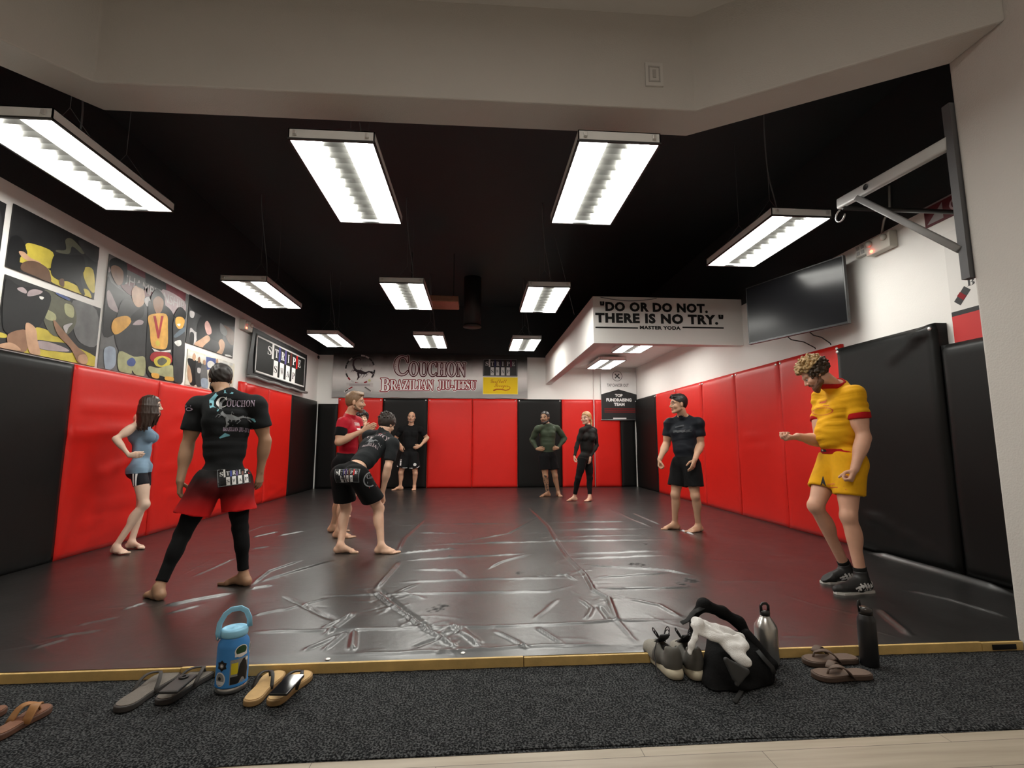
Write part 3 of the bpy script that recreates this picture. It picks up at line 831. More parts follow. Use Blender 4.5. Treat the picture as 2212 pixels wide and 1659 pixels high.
class Person:
    """joints: dict of name -> 3-D point; vectors: fwd, face, hup, toeL/R, palmL/R, hdL/R"""
    def __init__(s, label, J, V, sk, res=0.0065, s_=1.0, female=False, bulk=1.0, belly=0.0, armb=1.0, legb=1.0, curl=(25, 25), neckr=1.0, thumb=(0.5, 0.5), headsc=1.0, ank=None):
        s.J, s.V, s.res, s.s, s.fem = {k: np.asarray(v, float) for k, v in J.items()}, {k: nrm(v) for k, v in V.items()}, res, s_, female
        J, V = s.J, s.V
        for n in 'LR':
            if V['toe' + n][2] < .3: J['an' + n][2] = (.083 if ank is None else ank) * s_
        base = (J['anL'] + J['anR']) / 2
        s.root = thing('person', label, 'person', (base[0], base[1], 0.0))
        s.sk = skin(*sk)
        P = []
        S_ = s_
        side = nrm(J['shL'] - J['shR']); s.side = side
        hipside = nrm(J['hpL'] - J['hpR'])
        pel = (J['hpL'] + J['hpR']) / 2; chest = (J['shL'] + J['shR']) / 2
        up = nrm(chest - pel); s.up = up; s.pel = pel; s.chest = chest
        fw = nrm(V['fwd'] - up * (V['fwd'] @ up))
        fs_ = np.cross(side, up); fs_ = fs_ if fs_ @ fw > 0 else -fs_
        fw = nrm(nrm(fs_) + fw); s.fw = fw; sd0 = side; side = nrm(np.cross(up, fw))
        hf = nrm(np.cross(hipside, up)); hf = hf if hf @ fw > 0 else -hf; hipside = nrm(np.cross(up, hf))
        tl = np.linalg.norm(chest - pel)
        B = bulk * S_
        wm = 0.90 if female else 1.0
        mid = pel + (chest - pel) * 0.42 + fw * 0.012
        rib = pel + (chest - pel) * 0.74 + fw * 0.005
        s.mid = mid
        T = 'torso'
        P.append(cap(pel + hipside * 0.055 * S_ + up * .03, pel - hipside * 0.055 * S_ + up * .03, 0.106 * B, 0.106 * B, .03, 'pelvis', sd=hf, flat=0.88))
        for sg in (1, -1):
            P.append(ell(pel + hipside * sg * .078 * S_ - hf * .048 * S_ - up * .025, np.array([.076, .072, .084]) * B, None, .03, 'pelvis'))
        P.append(cap(pel + up * .06, mid, .118 * B * wm, .116 * B * wm * (0.94 if female else 1), .03, T, sd=fw, flat=0.80))
        for sg in (1, -1):
            P.append(cap(mid + side * sg * .04 * S_, rib + side * sg * .055 * S_, .098 * B * wm, .105 * B * wm, .04, T, sd=fw, flat=0.92))
            P.append(ell(chest - up * .115 + side * sg * .078 * S_ * wm + fw * .058 * S_, np.array([.075, .058, .070]) * B * (1.0 if not female else .9), np.array([side, fw, up]), .03, T))
            if female: P.append(ell(chest - up * .155 + side * sg * .072 * S_ + fw * .085 * S_, np.array([.058, .058, .060]) * S_, np.array([side, fw, up]), .025, T))
            P.append(ell(chest - up * .12 + side * sg * .085 * S_ - fw * .06 * S_, np.array([.07, .05, .10]) * B * wm, np.array([side, fw, up]), .03, T))
        if belly: P.append(ell(mid + fw * (.05 + belly * .3), (.12 * B, .09 * B + belly, .14 * B), np.array([side, fw, up]), .04, T))
        P.append(cap(chest + side * .10 * S_ - up * .035, chest - side * .10 * S_ - up * .035, .072 * B * wm, .072 * B * wm, .03, T))
        hc = J['head']; hup = V['hup']; ff = nrm(V['face'] - hup * (V['face'] @ hup)); hs = nrm(np.cross(hup, ff))  # hs = person's left
        s.hc, s.hup, s.hf, s.hs = hc, hup, ff, hs
        h = headsc * S_ * (0.97 if female else 1.0); s.h = h
        nb = chest + up * .035 - fw * .02
        nt_ = hc - hup * .075 * h - ff * .025 * h
        s.nb, s.nt = nb, nt_
        nr = .056 * S_ * neckr * (.84 if female else 1)
        P.append(cap(nb, nt_, nr * 1.08, nr, .025, 'neck'))
        for sg, n in ((1, 'L'), (-1, 'R')):
            P.append(cap(nb + up * (.035 if female else .048), J['sh' + n] - side * sg * .03 + up * .012, .048 * B * wm, .046 * B * wm, .035, T))
        ab = armb * S_ * (0.80 if female else 1.0)
        for sg, n in ((1, 'L'), (-1, 'R')):
            sh, el, wr = J['sh' + n], J['el' + n], J['wr' + n]
            P.append(ell(sh - up * .012 * S_, .060 * ab, None, .03, 'uarm' + n))
            P.append(cap(sh, el, .054 * ab, .040 * ab, .025, 'uarm' + n))
            fe = nrm(wr - el); ue = nrm(el - sh)
            bdir = fe + fw * .25; bdir = nrm(bdir - ue * (bdir @ ue))
            P.append(ell(sh + (el - sh) * .55 + bdir * .014, np.array([.046, .046, .085]) * ab, np.array([nrm(np.cross(ue, bdir)), bdir, ue]), .03, 'uarm' + n))
            P.append(ell(sh + (el - sh) * .45 - bdir * .014, np.array([.044, .042, .095]) * ab, np.array([nrm(np.cross(ue, bdir)), bdir, ue]), .03, 'uarm' + n))
            P.append(cap(el, wr, .042 * ab, .026 * ab, .02, 'farm' + n))
            P.append(ell(el + (wr - el) * .27, np.array([.044, .044, .09]) * ab, frame(fe), .025, 'farm' + n))
            s.hand(P, n, sg, curl[0 if n == 'L' else 1], thumb[0 if n == 'L' else 1], (.86 if female else 1.0) * S_)
        lb = legb * S_ * (0.97 if female else 1.0)
        for sg, n in ((1, 'L'), (-1, 'R')):
            hp, kn, an, toe = J['hp' + n], J['kn' + n], J['an' + n], V['toe' + n]
            th = nrm(kn - hp); shn = nrm(an - kn)
            k0 = hf + toe * 0.6; kt = nrm(k0 - th * (k0 @ th)); kf = nrm(k0 - shn * (k0 @ shn))
            P.append(cap(hp, kn, .090 * lb, .054 * lb, .035, 'thigh' + n))
            P.append(ell(hp + (kn - hp) * .45 + kt * .016, np.array([.070, .062, .17]) * lb, np.array([nrm(np.cross(th, kt)), kt, th]), .03, 'thigh' + n))
            P.append(ell(kn + kf * .008, np.array([.045, .046, .055]) * lb, None, .02, 'shin' + n))
            P.append(cap(kn, an, .050 * lb, .033 * lb, .025, 'shin' + n))
            P.append(ell(kn + (an - kn) * .30 - kf * .020, np.array([.050, .047, .105]) * lb, np.array([nrm(np.cross(shn, kf)), kf, shn]), .025, 'shin' + n))
            s.foot(P, n, sg, (.90 if female else 1.0) * S_)
        s.P = P
        s.head_prims(P, h)
    def hand(s, P, n, sg, curl, thumb, k):
        J, V = s.J, s.V
        w_ = J['wr' + n]; d = V['hd' + n]; pn = nrm(V['palm' + n] - d * (V['palm' + n] @ d))
        t = nrm(np.cross(d, pn)) * (-1 if n == 'L' else 1)          # towards the thumb
        tg = 'hand' + n
        P.append(cap(w_, w_ + d * .035 * k, .025 * k, .024 * k, .012, tg, sd=pn, flat=0.72))
        ln = (.072, .082, .076, .060)
        for i in range(4):
            o = (1.5 - i) * .0195 * k
            kn = w_ + d * (.092 - .004 * abs(i - 1)) * k + t * o + pn * (.0 if i in (1, 2) else .003)
            P.append(cap(w_ + d * .02 * k + t * o * .55, kn, .0145 * k, .0125 * k, .010, tg))
            q = kn; a = math.radians(curl * (0.7 + 0.12 * i)); dd = d; tot = 0
            for j, fr in enumerate((.44, .31, .25)):
                tot += a if j else a * 0.9
                v = nrm(d * math.cos(tot) + pn * math.sin(tot) + t * o * (0.9 if curl < 40 else 0.0))
                e = q + v * ln[i] * fr * k
                r0 = (.0098, .0090, .0080)[j] * k
                P.append(cap(q, e, r0, r0 * .93, .0045, tg)); q = e
        b0 = w_ + d * .022 * k + t * .020 * k + pn * .006
        v1 = nrm(d * .60 + t * (.22 + .53 * thumb) + pn * (.35 + .5 * (1 - thumb)))
        m1 = b0 + v1 * .045 * k
        v2 = nrm(d * .85 + t * (.35 - .5 * (1 - thumb)) + pn * (.25 + .4 * (1 - thumb)))
        m2 = m1 + v2 * .032 * k; m3 = m2 + nrm(v2 + d * .2) * .026 * k
        P.append(cap(b0, m1, .0155 * k, .0125 * k, .010, tg)); P.append(cap(m1, m2, .0115 * k, .0105 * k, .005, tg)); P.append(cap(m2, m3, .0105 * k, .009 * k, .004, tg))
    def foot(s, P, n, sg, k):
        J = s.J; an = J['an' + n]; f = s.V['toe' + n]
        lift = max(0.0, an[2] - .085 * k)
        f3 = nrm(f); u = np.array([0, 0, 1.0])
        if abs(f3[2]) > 0.02: u = nrm(np.array([0, 0, 1.0]) - f3 * f3[2])
        f = f3; l = nrm(np.cross(u, f)) * (1 if n == 'L' else -1)   # outward side
        sole = an - u * .085 * k
        tg = 'foot' + n
        P.append(cap(an, sole - f * .032 * k + u * .036 * k, .034 * k, .034 * k, .02, tg))
        P.append(cap(sole - f * .030 * k + u * .034 * k, sole + f * .02 * k + u * .032 * k, .033 * k, .030 * k, .02, tg))
        P.append(cap(an - u * .02 * k + f * .01, sole + f * .115 * k + u * .026 * k - l * .008, .036 * k, .024 * k, .025, tg))
        P.append(cap(sole + f * .03 * k + u * .024 * k + l * .016 * k, sole + f * .118 * k + u * .020 * k + l * .024 * k, .024 * k, .019 * k, .02, tg))
        P.append(cap(sole + f * .125 * k + u * .020 * k - l * .026 * k, sole + f * .120 * k + u * .018 * k + l * .028 * k, .020 * k, .017 * k, .015, tg))
        for i in range(5):
            o = -.031 + i * .0165
            ln = (.062, .056, .050, .043, .036)[i] * k; r0 = (.0135, .0100, .0095, .0090, .0088)[i] * k
            q = sole + f * (.128 - .005 * i) * k + u * .013 * k + l * o * k
            P.append(cap(q, q + f * ln - u * .001, r0 * 1.05, r0, .005, tg))
    def hl(s, x, f, u):
        return s.hc + (s.hs * x + s.hf * f + s.hup * u) * s.h
    def head_prims(s, P, h):
        A = np.array([s.hs, s.hf, s.hup]); L = s.hl; tg = 'head'
        P.append(ell(L(0, -.014, .030), np.array([.074, .095, .086]) * h, A, .012, tg))
        P.append(ell(L(0, .022, -.030), np.array([.060, .066, .082]) * h, A, .02, tg))
        m = .88 if s.fem else 1.0
        for x in (1, -1):
            P.append(cap(L(.050 * x * m, -.005, -.060), L(.018 * x, .062, -.096), .021 * h * m, .020 * h * m, .015, tg))
            P.append(ell(L(.041 * x, .058, -.032), .024 * h, None, .015, tg))
            P.append(cap(L(.048 * x, .066, .020), L(.012 * x, .082, .017), .012 * h, .012 * h * (.9 if s.fem else 1.08), .010, tg))
            P.append(ell(L(.031 * x, .097, -.004), np.array([.017, .016, .0105]) * h, A, .008, tg, op=-1))
            P.append(ell(L(.0765 * x, -.010, -.012), np.array([.009, .019, .031]) * h, A, .006, tg))
            P.append(ell(L(.0105 * x, .091, -.038), .0085 * h, None, .006, tg))
        P.append(ell(L(0, .070, -.099), .0185 * h, None, .015, tg))
        P.append(cap(L(0, .084, .004), L(0, .104, -.032), .0085 * h, .0120 * h, .008, tg))
        P.append(cap(L(-.018, .079, -.064), L(0, .087, -.063), .0065 * h, .0075 * h, .005, tg)); P.append(cap(L(.018, .079, -.064), L(0, .087, -.063), .0065 * h, .0075 * h, .005, tg))
        P.append(cap(L(-.014, .080, -.075), L(.014, .080, -.075), .0078 * h, .0078 * h, .006, tg))
    def finish(s, brow=(0.05, 0.03, 0.02), hide=()):
        res = s.res
        head = [p for p in s.P if p.tag == 'head']
        P = [p for p in s.P if p.tag not in hide]
        V, F_ = sdf_mesh(P, res)
        c = V[F_].mean(1) - s.hc
        x, f, u = c @ s.hs / s.h, c @ s.hf / s.h, c @ s.hup / s.h
        mi = np.zeros(len(F_), int)
        mi[(np.abs(x) < .024) & (f > .074) & (u < -.056) & (u > -.083)] = 1
        br = (np.abs(x) > .010) & (np.abs(x) < .056) & (f > .060) & (np.abs(u - .022 - .006 * np.sin(np.abs(x) * 60)) < .0065)
        mi[br] = 2
        bm_ = mat('brow_%02d%02d' % (int(brow[0] * 99), int(brow[1] * 99)), brow, 0.7)
        o = from_arrays('body', V, F_, [s.sk[0], s.sk[1], bm_], s.root, mi)
        for sg in (1, -1):
            e = MB().sphere((0, 0, 0), .0110 * s.h, 0, 12)
            ce = s.hl(.031 * sg, .0735, -.005)
            for i, fc in enumerate(e.f):
                m_ = np.mean([e.v[k] for k in fc], 0)
                if m_[1] > .0066 * s.h: e.m[i] = 1
            Mx = np.array([s.hs, s.hf, s.hup]).T
            e.v = [tuple(ce + Mx @ np.array(v)) for v in e.v]
            build('eye', e, [eye_w, eye_d], s.root)
        return o
    def sel(s, tags, g=0.0):
        return [cpy(p, g) for p in s.P if p.tag in tags]
    def cloth(s, name, prims, m, clips=(), subs=(), fold=0.0, fr=60, fdir=(0, 0, 1), seed=1, res=None, label=None):
        V, F_ = sdf_mesh(prims, res or s.res, clips, subs)
        if fold: V = ripple(V, F_, fold, fr, fdir, seed)
        o = from_arrays(name, V, F_, m, s.root)
        if label: o['label'] = label
        return o
    def cutter(s, neck):
        nd = nrm(nrm(s.nt - s.nb) * .8 + s.up * .35 - s.fw * .12)
        r = .078 * s.s * (.86 if s.fem else 1)
        return cap(s.nb + nd * (neck + r) + s.fw * .012, s.nt + nd * .14, r, r * 1.9, .004, 'c', op=-1)
    def shirt(s, m, sleeve=0.62, hem=0.0, g=0.009, neck=0.03, name='shirt', fold=0.003, long=False, seed=1, tags=None, label=None, fr=55, tank=False):
        P = s.sel(('torso', 'pelvis'), g)
        P += s.sel(('neck',), g * .5)
        if hem < .05: P += s.sel(('thighL', 'thighR'), g * .9)
        for n in 'LR':
            if tank: continue
            el = s.J['el' + n]; sh = s.J['sh' + n]; wr = s.J['wr' + n]
            if long:
                P += s.sel(('uarm' + n,), g * .8)
                c = wr - nrm(wr - el) * .012
                for p in s.sel(('farm' + n,), g * .8):
                    p.clips.append((c, nrm(wr - el))); P.append(p)
            else:
                c = sh + (el - sh) * sleeve
                for p in s.sel(('uarm' + n,), g * 1.2):
                    p.clips.append((c, nrm(el - sh))); P.append(p)
        ndir = nrm(s.nt - s.nb)
        nd = nrm(s.up * .85 + ndir * .2 - s.fw * .28)
        cl = [(s.pel + s.up * hem, -s.up)]
        subs = []
        if tank: cl.append((s.nb + s.up * neck, nd))
        else: subs = [s.cutter(neck)]
        return s.cloth(name, P, m, cl, subs, fold=fold, seed=seed, fdir=s.up, label=label, fr=fr)
    def shorts(s, m, length=0.55, flare=0.03, g=0.014, waist=0.10, name='shorts', fold=0.004, seed=2, tight=False, label=None, extra=None):
        P = s.sel(('pelvis',), g)
        wp = s.pel + s.up * .10
        if not tight: P.append(cap(s.pel + s.up * .04, s.pel + s.up * .14, .118 * s.s + g, .112 * s.s + g, .02, 'w', sd=s.fw, flat=.85))
        subs = []
        for n in 'LR':
            hp, kn = s.J['hp' + n], s.J['kn' + n]
            d = nrm(kn - hp); c = hp + (kn - hp) * length
            if tight:
                for p in s.sel(('thigh' + n,), g * .6): p.clips.append((c, d)); P.append(p)
            else:
                r1 = .092 * s.s + g; r2 = (.090 + (.054 - .090) * length) * s.s + g + flare
                p = cap(hp, c + d * .05, r1, r2 * 1.03, .03, 't'); 
                dn = nrm(d + np.array([0, 0, -.5])); p.clips.append((c, dn)); P.append(p)
                for q in s.sel(('thigh' + n,), g * .8): q.clips.append((c, dn)); P.append(q)
                subs.append(cap(hp + (c - hp) * .55, c + d * .08, (r1 + r2) / 2 - .025, r2 - .007, .004, 's', op=-1))
        return s.cloth(name, P, m, [(s.pel + s.up * waist, s.up)], subs, fold=fold, seed=seed, fr=45, fdir=np.cross(s.up, s.fw) * .5 + s.up * .3, label=label)
    def tights(s, m, g=0.006, end=0.93, name='leggings', label=None, top=True):
        P = s.sel(('pelvis',), g) if top else []
        for n in 'LR':
            kn, an = s.J['kn' + n], s.J['an' + n]
            P += s.sel(('thigh' + n,), g)
            c = kn + (an - kn) * end
            for p in s.sel(('shin' + n,), g): p.clips.append((c, nrm(an - kn))); P.append(p)
        return s.cloth(name, P, m, [(s.pel + s.up * .12, s.up)], fold=.0015, seed=4, label=label)
    def hair(s, m, kind='short', m2=None, seed=3, thick=.012, front=.035, label=None, name='hair', low=-.02, side_=True, res=None):
        A = np.array([s.hs, s.hf, s.hup]); L = s.hl; h = s.h
        P = [ell(L(0, -.016, .032), (np.array([.074, .095, .086]) + thick) * h, A, .01, 'hair')]
        r_ = np.random.RandomState(seed)
        clips = []
        if kind in ('short', 'quiff', 'messy'):
            P[0].clips += [(L(0, .062, front), nrm(s.hf * .80 - s.hup * .60)), (L(0, -.03, low), nrm(-s.hup + s.hf * .62))]
            P.append(ell(L(0, -.060, -.005), np.array([.060, .045, .062]) * h, A, .02, 'hair'))
            P[-1].clips.append((L(0, -.06, low - .045), -s.hup))
            if kind == 'quiff':
                for i in range(9):
                    x = -.05 + i * .0125
                    P.append(cap(L(x, .020, .108 - abs(x) * .5), L(x * .95, .074, .106 - abs(x) * .5), .015 * h, .011 * h, .01, 'hair'))
            if kind == 'messy':
                for i in range(240):
                    th = r_.uniform(0, 6.28); ph = r_.uniform(.05, 1.5)
                    v = np.array([math.sin(ph) * math.cos(th) * .082, math.sin(ph) * math.sin(th) * .102 - .016, math.cos(ph) * .094 + .032])
                    if v[1] > .06 and v[2] < .06: continue
                    w_ = v * np.array([1.05, 1.05, 1.05]) + np.array([r_.uniform(-.022, .022), r_.uniform(-.04, .01), r_.uniform(-.03, .012)])
                    P.append(cap(L(*v), L(*w_), .0115 * h, .006 * h, .004, 'hair'))
        if kind in ('curly',):
            P[0].clips += [(L(0, .055, front), nrm(s.hf * .85 - s.hup * .5)), (L(0, -.03, low), nrm(-s.hup + s.hf * .45))]
            N = 230
            for i in range(N):
                z = 1 - 1.55 * (i + .5) / N; a = i * 2.39996
                rr = math.sqrt(max(0, 1 - z * z))
                v = np.array([rr * math.cos(a) * .082, rr * math.sin(a) * .102 - .016, z * .094 + .036])
                if v[1] > .035 and v[2] < front + .02: continue
                if v[1] > -.02 and v[2] < -.015: continue
                if v[2] < low - .05: continue
                amp = 1 + r_.uniform(0, .22) * (1 if z > -.1 else .4)
                q = np.array([v[0], v[1] + .016, v[2] - .036]) * amp + np.array([0, -.016, .036])
                a0 = r_.uniform(0, 6.28)
                for t in range(4):
                    c_ = q + .016 * np.array([math.cos(a0 + t * 1.5), math.sin(a0 + t * 1.5) * .6, math.sin(a0 * 2 + t * 1.3)])
                    P.append(ell(L(*c_), .0105 * h * r_.uniform(.8, 1.2), None, .004, 'hair'))
        if kind == 'long':
            P[0].clips += [(L(0, .060, .030), nrm(s.hf * .85 - s.hup * .45)), (L(0, -.03, -.03), nrm(-s.hup + s.hf * .8))]
            for i in range(46):
                a = -2.45 + 4.9 * i / 45                       # around the back, temple to temple
                x, f = math.sin(a) * .080, -math.cos(a) * .095 - .012
                ln = r_.uniform(.22, .30) if abs(a) < 1.9 else r_.uniform(.20, .26)
                p0 = np.array([x * .75, f * .75 if f < 0 else f * .6, .085]); p1 = np.array([x, f, .0]); p2 = np.array([x * 1.12, f * 1.02 + (.012 if f > 0 else -.004), -.09])
                p3 = np.array([x * 1.05 + r_.uniform(-.012, .012), f * .9 - .01 + r_.uniform(-.012, .012), -ln])
                for u_, v_, r0, r1 in ((p0, p1, .014, .017), (p1, p2, .017, .016), (p2, p3, .016, .007)):
                    P.append(cap(L(*u_), L(*v_), r0 * h, r1 * h, .006, 'hair'))
        if kind == 'tied':
            P[0].clips += [(L(0, .062, .045), nrm(s.hf * .85 - s.hup * .55)), (L(0, -.03, -.02), nrm(-s.hup + s.hf * .75))]
            P.append(ell(L(0, -.062, -.005), np.array([.058, .042, .058]) * h, A, .02, 'hair'))
            pts = [(0, -.105, .02), (0, -.135, .0), (.012, -.14, -.05), (.02, -.125, -.11), (.025, -.11, -.165)]
            for a_, b_ in zip(pts, pts[1:]): P.append(cap(L(*a_), L(*b_), .022 * h, .018 * h, .01, 'hair'))
        V, F_ = sdf_mesh(P, res or s.res * .8, clips)
        V = ripple(V, F_, {'curly': .001, 'quiff': .0013, 'short': .0028}.get(kind, .0022), 230, s.hf + s.hs * .6, seed, .5)
        mi = None
        if m2 is not None:
            c_ = V[F_].mean(1) - s.hc; mi = (((c_ @ s.hup) / h + .25 * (c_ @ s.hf) / h < .050) & ((c_ @ s.hf) / h < .050)).astype(int); m = [m, m2]
        o = from_arrays(name, V, F_, m, s.root, mi)
        if label: o['label'] = label
        return o
    def beard(s, m, full=True, mous=True, thick=.006, label=None, long=0.0):
        L = s.hl; h = s.h; P = []
        for x in (1, -1):
            if full:
                P.append(cap(L(.058 * x, .0, -.045), L(.052 * x, .012, -.075), .013 * h + thick * .3, .016 * h + thick, .012, 'b'))
                P.append(cap(L(.052 * x, .012, -.075), L(.018 * x, .062, -.098), .016 * h + thick, .021 * h + thick, .012, 'b'))
            if mous: P.append(cap(L(.026 * x, .072, -.066), L(.003 * x, .088, -.053), .006 * h + thick * .3, .007 * h + thick * .5, .006, 'b'))
            if mous: P.append(cap(L(.026 * x, .072, -.066), L(.022 * x, .070, -.094), .005 * h + thick * .3, .008 * h + thick * .4, .006, 'b'))
        P.append(ell(L(0, .072, -.102 - long * .5), np.array([.020 * h + thick, .018 * h + thick, .018 * h + thick + long]), np.array([s.hs, s.hf, s.hup]), .015, 'b'))
        P.append(ell(L(0, .083, -.089), np.array([.007, .006, .007]) * h + thick * .3, None, .006, 'b'))
        subs = [ell(L(0, .092, -.070), np.array([.019, .013, .0075]) * h, np.array([s.hs, s.hf, s.hup]), .004, 's', op=-1)]
        V, F_ = sdf_mesh(P, s.res * .75, (), subs)
        V = ripple(V, F_, .0014, 300, s.hup, 5)
        o = from_arrays('beard', V, F_, m, s.root)
        if label: o['label'] = label
        return o
def frame(d):
    d = nrm(d); a = nrm(np.cross(d, [0.3, 0.5, 0.8])); return np.array([a, np.cross(d, a), d])
def decal(parent, target, mb, mats, ndir, name='print', off=0.0022, label=None, root=None):
    """lay the flat shapes of mb onto the surface of target along ndir"""
    root = root or parent
    base = np.array(target.parent.location if target.parent else target.location)
    if target.parent is None: base = np.array(target.location)
    me = target.data
    V = [Vector(v.co) for v in me.vertices]
    tr = BVHTree.FromPolygons(V, [tuple(p.vertices) for p in me.polygons])
    nd = Vector(nrm(ndir))
    out = []
    hmin = min(Vector(v).dot(nd) for v in mb.v)
    for v in mb.v:
        lift = min(.004, Vector(v).dot(nd) - hmin)
        p = Vector(v) - Vector(base)
        hit = tr.ray_cast(p + nd * 0.30, -nd, 0.8)
        out.append(tuple((hit[0] + nd * (off + lift) + Vector(base))) if hit[0] is not None else None)
    good = [i for i, o in enumerate(out) if o is not None]
    if not good: return None
    nb_ = MB(); nb_.v = [o if o is not None else (0, 0, 0) for o in out]
    keep = [i for i, f in enumerate(mb.f) if all(out[k] is not None for k in f)]
    nb_.f = [mb.f[i] for i in keep]; nb_.m = [mb.m[i] for i in keep]; nb_.sm = [False] * len(keep)
    used = sorted({k for f in nb_.f for k in f}); mp_ = {k: i for i, k in enumerate(used)}
    nb_.v = [nb_.v[k] for k in used]; nb_.f = [tuple(mp_[k] for k in f) for f in nb_.f]
    # local to the target: a print is a sub-part of its garment
    o = build(name, nb_, mats, None, local=True)
    o.data.transform(Matrix.Translation(-Vector(base)))
    o.parent = target
    if label: o['label'] = label
    return o
def grid2(mb, x0, y0, x1, y1, M, d, mi=0, n=8, m=8):
    """a subdivided rectangle so that it can follow a curved surface"""
    vs = [M @ Vector((x0 + (x1 - x0) * i / n, y0 + (y1 - y0) * j / m, d)) for j in range(m + 1) for i in range(n + 1)]
    mb.add(vs, [(j * (n + 1) + i, j * (n + 1) + i + 1, (j + 1) * (n + 1) + i + 1, (j + 1) * (n + 1) + i) for j in range(m) for i in range(n)], mi)

def anchor(o, px, py):
    """point of garment o seen at photo pixel (px, py)"""
    base = Vector(o.parent.location)
    tr = BVHTree.FromPolygons([Vector(v.co) for v in o.data.vertices], [tuple(f.vertices) for f in o.data.polygons])
    h = tr.ray_cast(Vector((0, 0, CAM_H)) - base, Vector(_ray(px, py)).normalized())
    return np.array(h[0] + base) if h[0] is not None else np.array(base)
def dec(p, o, px, n, up, draw, mats, name='print', label=None, roll=0.0):
    """print: draw(mb, M) in a plane centred where pixel px meets the garment, facing n"""
    n = nrm(n); up = nrm(np.asarray(up, float) - n * (np.asarray(up, float) @ n)); x = np.cross(up, n)
    c, s_ = math.cos(roll), math.sin(roll)
    x, up = x * c + up * s_, up * c - x * s_
    mb = MB(); draw(mb, plane_M(anchor(o, *px), x, up))
    return decal(p.root, o, mb, mats, n, name, label=label)
# ================================================================ the people on the mat
def JJ(**k):
    return {n: (aty(*v) if len(v) == 3 and v[0] > 10 else np.array(v, float)) for n, v in k.items()}
PEOPLE = {}
fair, mid_, tan = ('fair', (0.69, 0.43, 0.30)), ('medium', (0.56, 0.325, 0.21)), ('tan', (0.37, 0.21, 0.125))
pale = ('pale', (0.72, 0.51, 0.39)); ruddy = ('ruddy', (0.63, 0.345, 0.235))
def clothm(name, c, rough=0.85, sh=0.02, **k):
    return mat('cloth_' + name, c, rough, spec=0.12, noise=0.10, nscale=25, bump=0.12, bscale=220, sheen=sh, **k)
cb = clothm('black', (0.0065, 0.0065, 0.007)); cdk = clothm('charcoal', (0.020, 0.022, 0.024)); cnavy = clothm('navy', (0.012, 0.014, 0.019), 0.55)
white_ink = mat('ink_white', (0.75, 0.74, 0.73), 0.6); grey_ink = mat('ink_grey', (0.20, 0.21, 0.22), 0.6); teal_ink = mat('ink_teal', (0.16, 0.42, 0.50), 0.6)
lil_ink = mat('ink_lilac', (0.50, 0.40, 0.52), 0.6); red_ink = mat('ink_red', (0.55, 0.02, 0.02), 0.6); blue_ink = mat('ink_blue', (0.05, 0.07, 0.35), 0.6)
pur_ink = mat('ink_purple', (0.10, 0.05, 0.22), 0.6); brn_ink = mat('ink_brown', (0.16, 0.05, 0.03), 0.6); blk_ink = mat('ink_black', (0.008, 0.008, 0.009), 0.6)
STRIPE = [blk_ink, white_ink, blue_ink, pur_ink, brn_ink, red_ink, grey_ink]
def stripe_patch(mb, M, w, h, d=0.0, sub=False, x0=0.0, sx=1.0, step=0.0006, border=True):
    """the black panel with the striped letters; material slots = STRIPE"""
    fx = lambda f: (x0 + sx * f) * w
    if sub: grid2(mb, 0, 0, w, h, M, d, 0, 12, 6)
    else: rect2(mb, 0, 0, w, h, M, d, 0)
    if border:
        b = 0.025 * h
        for (a, c, e, g) in ((b, b, w - b, 2.2 * b), (b, h - 2.2 * b, w - b, h - b), (b, b, 2.2 * b, h - b), (w - 2.2 * b, b, w - b, h - b)):
            grid2(mb, a, c, e, g, M, d + step, 6, 6, 6)
    for f, mi in ((.19, 1), (.35, 2), (.50, 3), (.645, 4), (.81, 5)):
        grid2(mb, fx(f - .022), h * .52, fx(f + .022), h * .955, M, d + step, mi, 1, 4)
    for f in (.27, .42, .575, .73):
        grid2(mb, fx(f - .05), h * .045, fx(f + .05), h * .51, M, d + step, 1, 2, 4)
    for ch, f in zip('STRIPE', (.115, .275, .43, .575, .73, .885)):
        wd = .022 if ch == 'I' else .042
        put_text(mb, mathbold(ch), M, fx(f - wd), fx(f + wd), h * .60, h * .83, d + 2 * step, 1)
    for ch, f in zip('SWAP', (.27, .42, .575, .73)):
        put_text(mb, mathbold(ch), M, fx(f - .036), fx(f + .036), h * .18, h * .37, d + 2 * step, 0)
def scorpion(mb, M, cx, cy, k, d, mi=0, flip=1):
    """the club's scorpion drawing as a handful of strokes (k = overall width)"""
    def S_(pts, wd): stroke2(mb, [(cx + flip * x * k, cy + y * k) for x, y in pts], [q * k for q in wd] if hasattr(wd, '__len__') else wd * k, M, d, mi)
    S_([(-.12, .52), (-.26, .50), (-.36, .40), (-.37, .22), (-.30, .05), (-.18, -.06)], [.02, .05, .075, .08, .09, .10])
    S_([(-.12, .52), (-.06, .47), (-.07, .41)], [.05, .03, .01])
    S_([(-.20, -.03), (-.05, -.08), (.12, -.13), (.22, -.13)], [.10, .17, .12, .05])
    S_([(.15, -.12), (.30, -.06), (.48, -.08)], [.05, .07, .03]); S_([(.34, -.06), (.46, -.14), (.54, -.22)], [.05, .05, .02]); S_([(.40, -.07), (.55, -.10)], [.06, .03])
    for x, y in ((-.10, -.34), (.02, -.36), (.14, -.30)): S_([(x + .02, -.10), (x + .10, -.20), (x, y)], [.03, .025, .01])
    for x in (-.32, -.40): S_([(-.18, -.05), (x, .0), (x - .06, -.10)], [.03, .025, .01])
    S_([(-.04, -.02), (-.02, .10), (.04, .02)], [.03, .02, .01]); S_([(-.15, -.10), (-.12, -.30), (-.18, -.44)], [.10, .08, .02])

